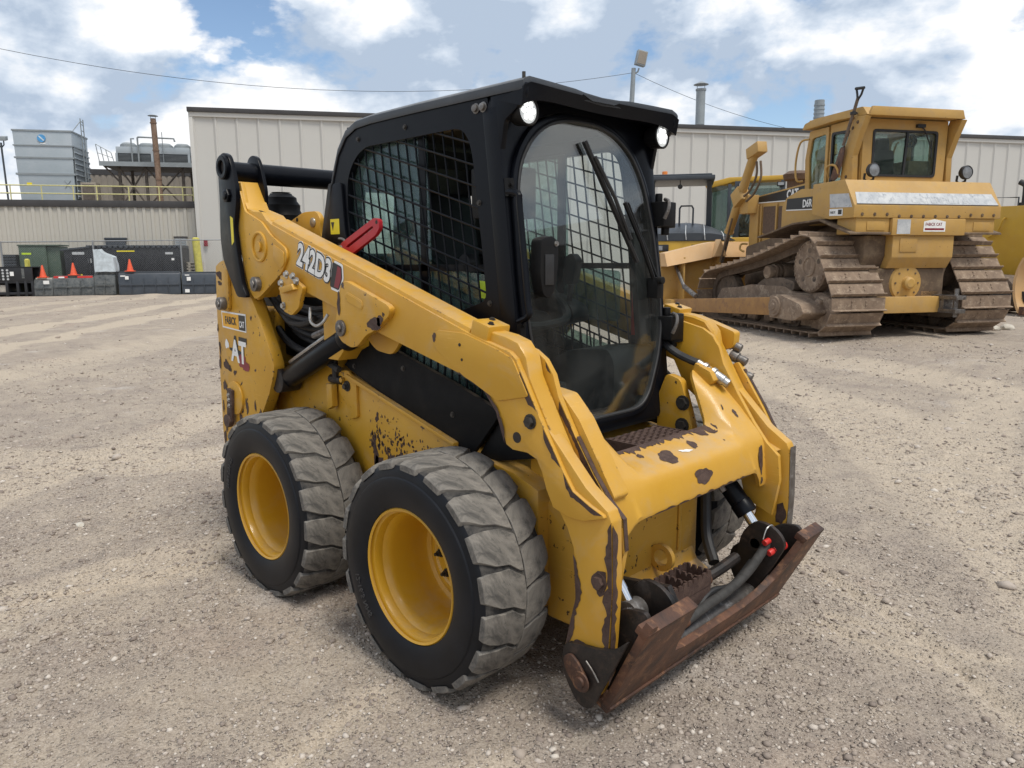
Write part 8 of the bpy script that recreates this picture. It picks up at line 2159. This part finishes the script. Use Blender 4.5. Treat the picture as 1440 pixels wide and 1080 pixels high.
# loader buckets in a row
def bucket(label, s0, s1, h_, mat, edge=None, dep=0.75, k=K0, stickers=()):
    B_ = yard_thing('loader_bucket', label, 'bucket', s0, k, 'buckets along the fence')
    L = s1-s0
    pr = [(0.0, 0.02), (0.02, h_*0.55), (0.10, h_*0.92), (0.20, h_), (0.26, h_*0.97), (0.12, h_*0.55), (0.10, 0.10), (0.30, 0.05), (dep, 0.04), (dep, 0.0), (0.06, 0.0)]
    bm = nb(); prism(bm, [(p[0], p[1]) for p in pr], 0, 0.03, L-0.03); sh = ob('bucket_shell', bm, mat, B_, 0.008)
    sd_ = [(0.0, 0.02), (0.02, h_*0.55), (0.10, h_*0.92), (0.20, h_), (0.34, h_*0.93), (dep, 0.10), (dep, 0.0), (0.06, 0.0)]
    for x_ in (0.0, L-0.03):
        bm = nb(); prism(bm, sd_, 0, x_, x_+0.03); ob('side_plate', bm, mat, B_, 0.006)
    bm = nb(); box(bm, 0.04, L-0.04, 0.16, 0.30, h_-0.03, h_+0.035); ob('top_edge', bm, edge or mat, B_, 0.008)
    nrib = max(1, int(L/0.6))
    for q in range(nrib):
        x_ = L*(q+1)/(nrib+1); bm = nb(); prism(bm, [(-0.03, 0.1), (-0.03, h_*0.5), (0.03, h_*0.8), (0.05, 0.1)], 0, x_-0.015, x_+0.015); ob('rib', bm, mat, B_, 0.004)
    bm = nb(); box(bm, 0.05, L-0.05, -0.025, 0.02, h_*0.42, h_*0.50); ob('back_bar', bm, mat, B_, 0.006)
    for (u_, v_, w_, e_) in stickers:
        bm = nb(); box(bm, u_, u_+w_, -0.034, -0.0305, v_, v_+e_); ob('sticker', bm, 'white', B_)
    return B_
bucket('small scuffed steel bucket right of the black rack', -5.65, -4.95, 0.72, 'bucketgrey', 'plank', stickers=((0.38, 0.50, 0.22, 0.14),))
bucket('scuffed steel bucket with two red top edge plates', -4.93, -3.38, 0.80, 'bucketgrey', stickers=((0.25, 0.74, 0.22, 0.06),))
RB = [o for o in COL.objects if o.get('label') == 'scuffed steel bucket with two red top edge plates'][0]
for a, b_ in ((0.02, 0.55), (0.92, 1.50)):
    bm = nb(); box(bm, a, b_, 0.10, 0.155, 0.70, 0.82); ob('red_plate', bm, 'redcap', RB, 0.006)
bucket('plain grey steel bucket under the wrapped bundle', -3.36, -2.55, 0.92, 'bucketgrey')
bucket('long slate blue bucket in the middle of the row', -2.42, 0.02, 0.95, 'navy', stickers=((0.10, 0.78, 0.2, 0.05), (0.28, 0.66, 0.14, 0.14)))
bucket('slate blue bucket nearest the loader', 0.08, 1.9, 0.92, 'navy', stickers=((0.15, 0.80, 0.18, 0.04), (0.22, 0.58, 0.16, 0.16), (0.12, 0.08, 0.18, 0.14)))
# wrapped bundle on the grey bucket
p = yard(-3.30, K0+0.02)
bm = nb(); prism(bm, [(0.0, 0.05), (0.0, 0.98), (0.22, 0.98), (0.30, 0.86), (0.74, 0.66), (0.80, 0.10), (0.80, 0.05)], 1, 0.02, 0.62)
bmesh.ops.subdivide_edges(bm, edges=bm.edges[:], cuts=3, use_grid_fill=True)
for v in bm.verts: v.co += Vector((mnoise.noise(v.co*6), mnoise.noise(v.co*6+Vector((9, 0, 0))), mnoise.noise(v.co*6+Vector((0, 9, 0)))))*0.03
o = ob('wrapped_bundle', bm, 'wrap'); o.location = (p.x, p.y, gz(p.x, p.y)+0.93); o.rotation_euler = (0, 0, BRZ)
tag(o, 'pale stretch-wrapped bundle standing on the grey bucket', 'bundle')
# traffic cones on the bucket edges
for lab, s_, k, zb in (('orange traffic cone above the small scuffed bucket, leftmost of three', -5.35, K0+0.25, 0.76), ('orange traffic cone above the bucket with red plates, middle of three', -4.18, K0+0.25, 0.84), ('orange traffic cone on the long slate blue bucket, rightmost of three', -1.98, K0+0.25, 0.99)):
    p = yard(s_, k)
    CN = thing('traffic_cone', lab, 'cone', (p.x, p.y, gz(p.x, p.y)+zb), BRZ, 'orange traffic cones')
    bm = nb(); lathe(bm, [(0.0, 0.52), (0.025, 0.52), (0.03, 0.50), (0.135, 0.03), (0.0, 0.03)][::-1], (0, 0, 0), 2, 16); ob('cone_body', bm, 'cone', CN)
    bm = nb(); box(bm, -0.18, 0.18, -0.18, 0.18, 0.0, 0.035); ob('cone_base', bm, 'cone', CN, 0.01)
# green transformer, small dark grille bin, long black compactor
TF = yard_thing('transformer', 'dull green utility transformer cabinet behind the fence', 'transformer', -7.15, -2.4)
bm = nb(); box(bm, 0.0, 1.1, 0, 1.2, 0.1, 2.12); tb = ob('cabinet', bm, 'green', TF, 0.02)
bm = nb(); box(bm, 1.1, 1.62, 0.1, 1.2, 0.1, 2.08); ob('side_bay', bm, 'green', TF, 0.02)
bm = nb(); box(bm, -0.04, 1.66, -0.04, 1.25, 2.10, 2.16); ob('lid', bm, 'green', TF, 0.02)
bm = nb(); box(bm, 0.05, 0.52, -0.015, 0.0, 0.2, 2.0); box(bm, 0.56, 1.05, -0.015, 0.0, 0.2, 2.0); ob('door', bm, 'green', tb, 0.008)
bm = nb(); box(bm, 0.12, 0.50, -0.02, -0.016, 1.72, 1.80); ob('label_strip', bm, 'lime', tb)
bm = nb(); box(bm, -0.1, 1.75, -0.1, 1.3, 0.0, 0.1); ob('plinth', bm, 'roofgravel', TF)
GB = yard_thing('grille_bin', 'small dark slatted bin left of the green transformer', 'bin', -7.75, -2.6)
bm = nb(); box(bm, 0.0, 0.52, 0.05, 0.6, 0.0, 1.72); gb_ = ob('bin_body', bm, 'darkplastic', GB, 0.01)
for k in range(13):
    bm = nb(); box(bm, 0.02, 0.50, 0.0, 0.05, 0.12+k*0.125, 0.19+k*0.125); ob('slat', bm, 'hoodgrey', gb_)
CPB = yard_thing('compactor_bin', 'long black waste compactor with ribbed lids behind the chain-link fence', 'compactor', -5.35, -2.4)
bm = nb(); prism(bm, [(0.05, 0.15), (4.95, 0.15), (5.0, 2.0), (0.9, 2.0), (0.0, 1.92)], 1, 0, 1.6); cb2 = ob('bin_body', bm, 'darkplastic', CPB, 0.02)
for k in range(18):
    bm = nb(); box(bm, 0.95+k*0.228, 1.10+k*0.228, -0.05, 1.65, 2.0, 2.14); ob('lid_rib', bm, 'hoodgrey', CPB, 0.02)
bm = nb(); hexa(bm, [(-0.12, -0.05, 1.88), (0.95, -0.05, 2.0), (0.95, 1.65, 2.0), (-0.12, 1.65, 1.88), (-0.12, -0.05, 1.97), (0.95, -0.05, 2.08), (0.95, 1.65, 2.08), (-0.12, 1.65, 1.97)]); ob('front_lid', bm, 'hoodgrey', CPB, 0.01)
for (a, b_, c_, d_, mt_) in ((0.35, 0.85, 1.72, 1.84, 'greystripe'), (2.20, 2.95, 1.84, 1.90, 'decalyellow'), (4.25, 4.58, 1.72, 1.82, 'greystripe'), (4.50, 4.62, 1.45, 1.55, 'white'), (0.98, 1.12, 1.35, 1.55, 'greystripe'), (0.62, 0.70, 0.75, 0.85, 'decalyellow')):
    bm = nb(); box(bm, a, b_, -0.012, -0.003, c_, d_); ob('sticker', bm, mt_, cb2)
for k in range(7):
    bm = nb(); box(bm, 0.25+k*0.75, 0.33+k*0.75, -0.06, 0.0, 0.2, 1.66); ob('side_post', bm, 'darkplastic', cb2, 0.008)
# stacked pallets behind the right end
PT = yard_thing('pallet_stack', 'stack of weathered grey pallets below the wall louvre', 'pallets', -0.75, -1.6)
for k in range(9):
    bm = nb(); box(bm, 0, 1.0, 0, 1.0, k*0.15, k*0.15+0.03); box(bm, 0, 1.0, 0, 1.0, k*0.15+0.10, k*0.15+0.135)
    for x_ in (0.0, 0.45, 0.9): box(bm, x_, x_+0.1, 0, 1.0, k*0.15+0.03, k*0.15+0.10)
    ob('pallet', bm, 'plank', PT)
# bollards
for lab, s_, k, hh, r_ in (('pale yellow square bollard left of the cones', -6.05, -4.6, 1.52, 0.10), ('thick yellow bollard at the warehouse corner', 0.30, -2.1, 2.45, 0.17)):
    p = yard(s_, k)
    bm = nb(); cyl(bm, (0, 0, 0), (0.0 if r_ < 0.15 else -0.10, 0, hh), r_, seg=4 if r_ < 0.15 else 20); cyl(bm, (0.0 if r_ < 0.15 else -0.10, 0, hh), (0.0 if r_ < 0.15 else -0.10, 0, hh+0.05), r_, r_*0.5, seg=4 if r_ < 0.15 else 20)
    o = ob('bollard', bm, 'bollard'); o.location = (p.x, p.y, gz(p.x, p.y)-0.02); o.rotation_euler = (0, 0, BRZ+0.6); tag(o, lab, 'bollard')
# chain-link fence
FN = yard_thing('chain_link_fence', 'galvanised chain-link fence in front of the compactor and buildings', 'fence', 0.0, -3.75)
zf = -FN.location.z
for s_ in (-14.6, -11, -7.3, -3.72, -0.15, 3.4, 7.0):
    bm = nb(); cyl(bm, (s_, 0, 0), (s_, 0, 2.36+0.012*s_), 0.035, seg=10); ob('post', bm, 'chain', FN)
bm = nb(); cyl(bm, (-16, 0, 2.15), (9, 0, 2.42), 0.024, seg=8); ob('top_rail', bm, 'chain', FN)
bm = nb(); st = 0.09
x_ = -14.5
while x_ < 7.0:
    for dr_ in (1, -1):
        a = Vector((x_, 0, 0.05)); ln = 2.2
        xb = x_+dr_*ln
        p1 = Vector((xb, 0, 2.25))
        if -14.6 <= xb <= 7.1:
            d = (p1-a).normalized(); w_ = Vector((0, 0.0016, 0)); u_ = Vector((-d.z, 0, d.x))*0.0016
            vs_ = [bm.verts.new(q) for q in (a+w_, a+u_-w_*0.5, a-u_-w_*0.5, p1+w_, p1+u_-w_*0.5, p1-u_-w_*0.5)]
            for i in range(3): j = (i+1) % 3; bm.faces.new((vs_[i], vs_[j], vs_[3+j], vs_[3+i]))
    x_ += st
ob('wire_mesh', bm, 'chain', FN, kind='stuff')
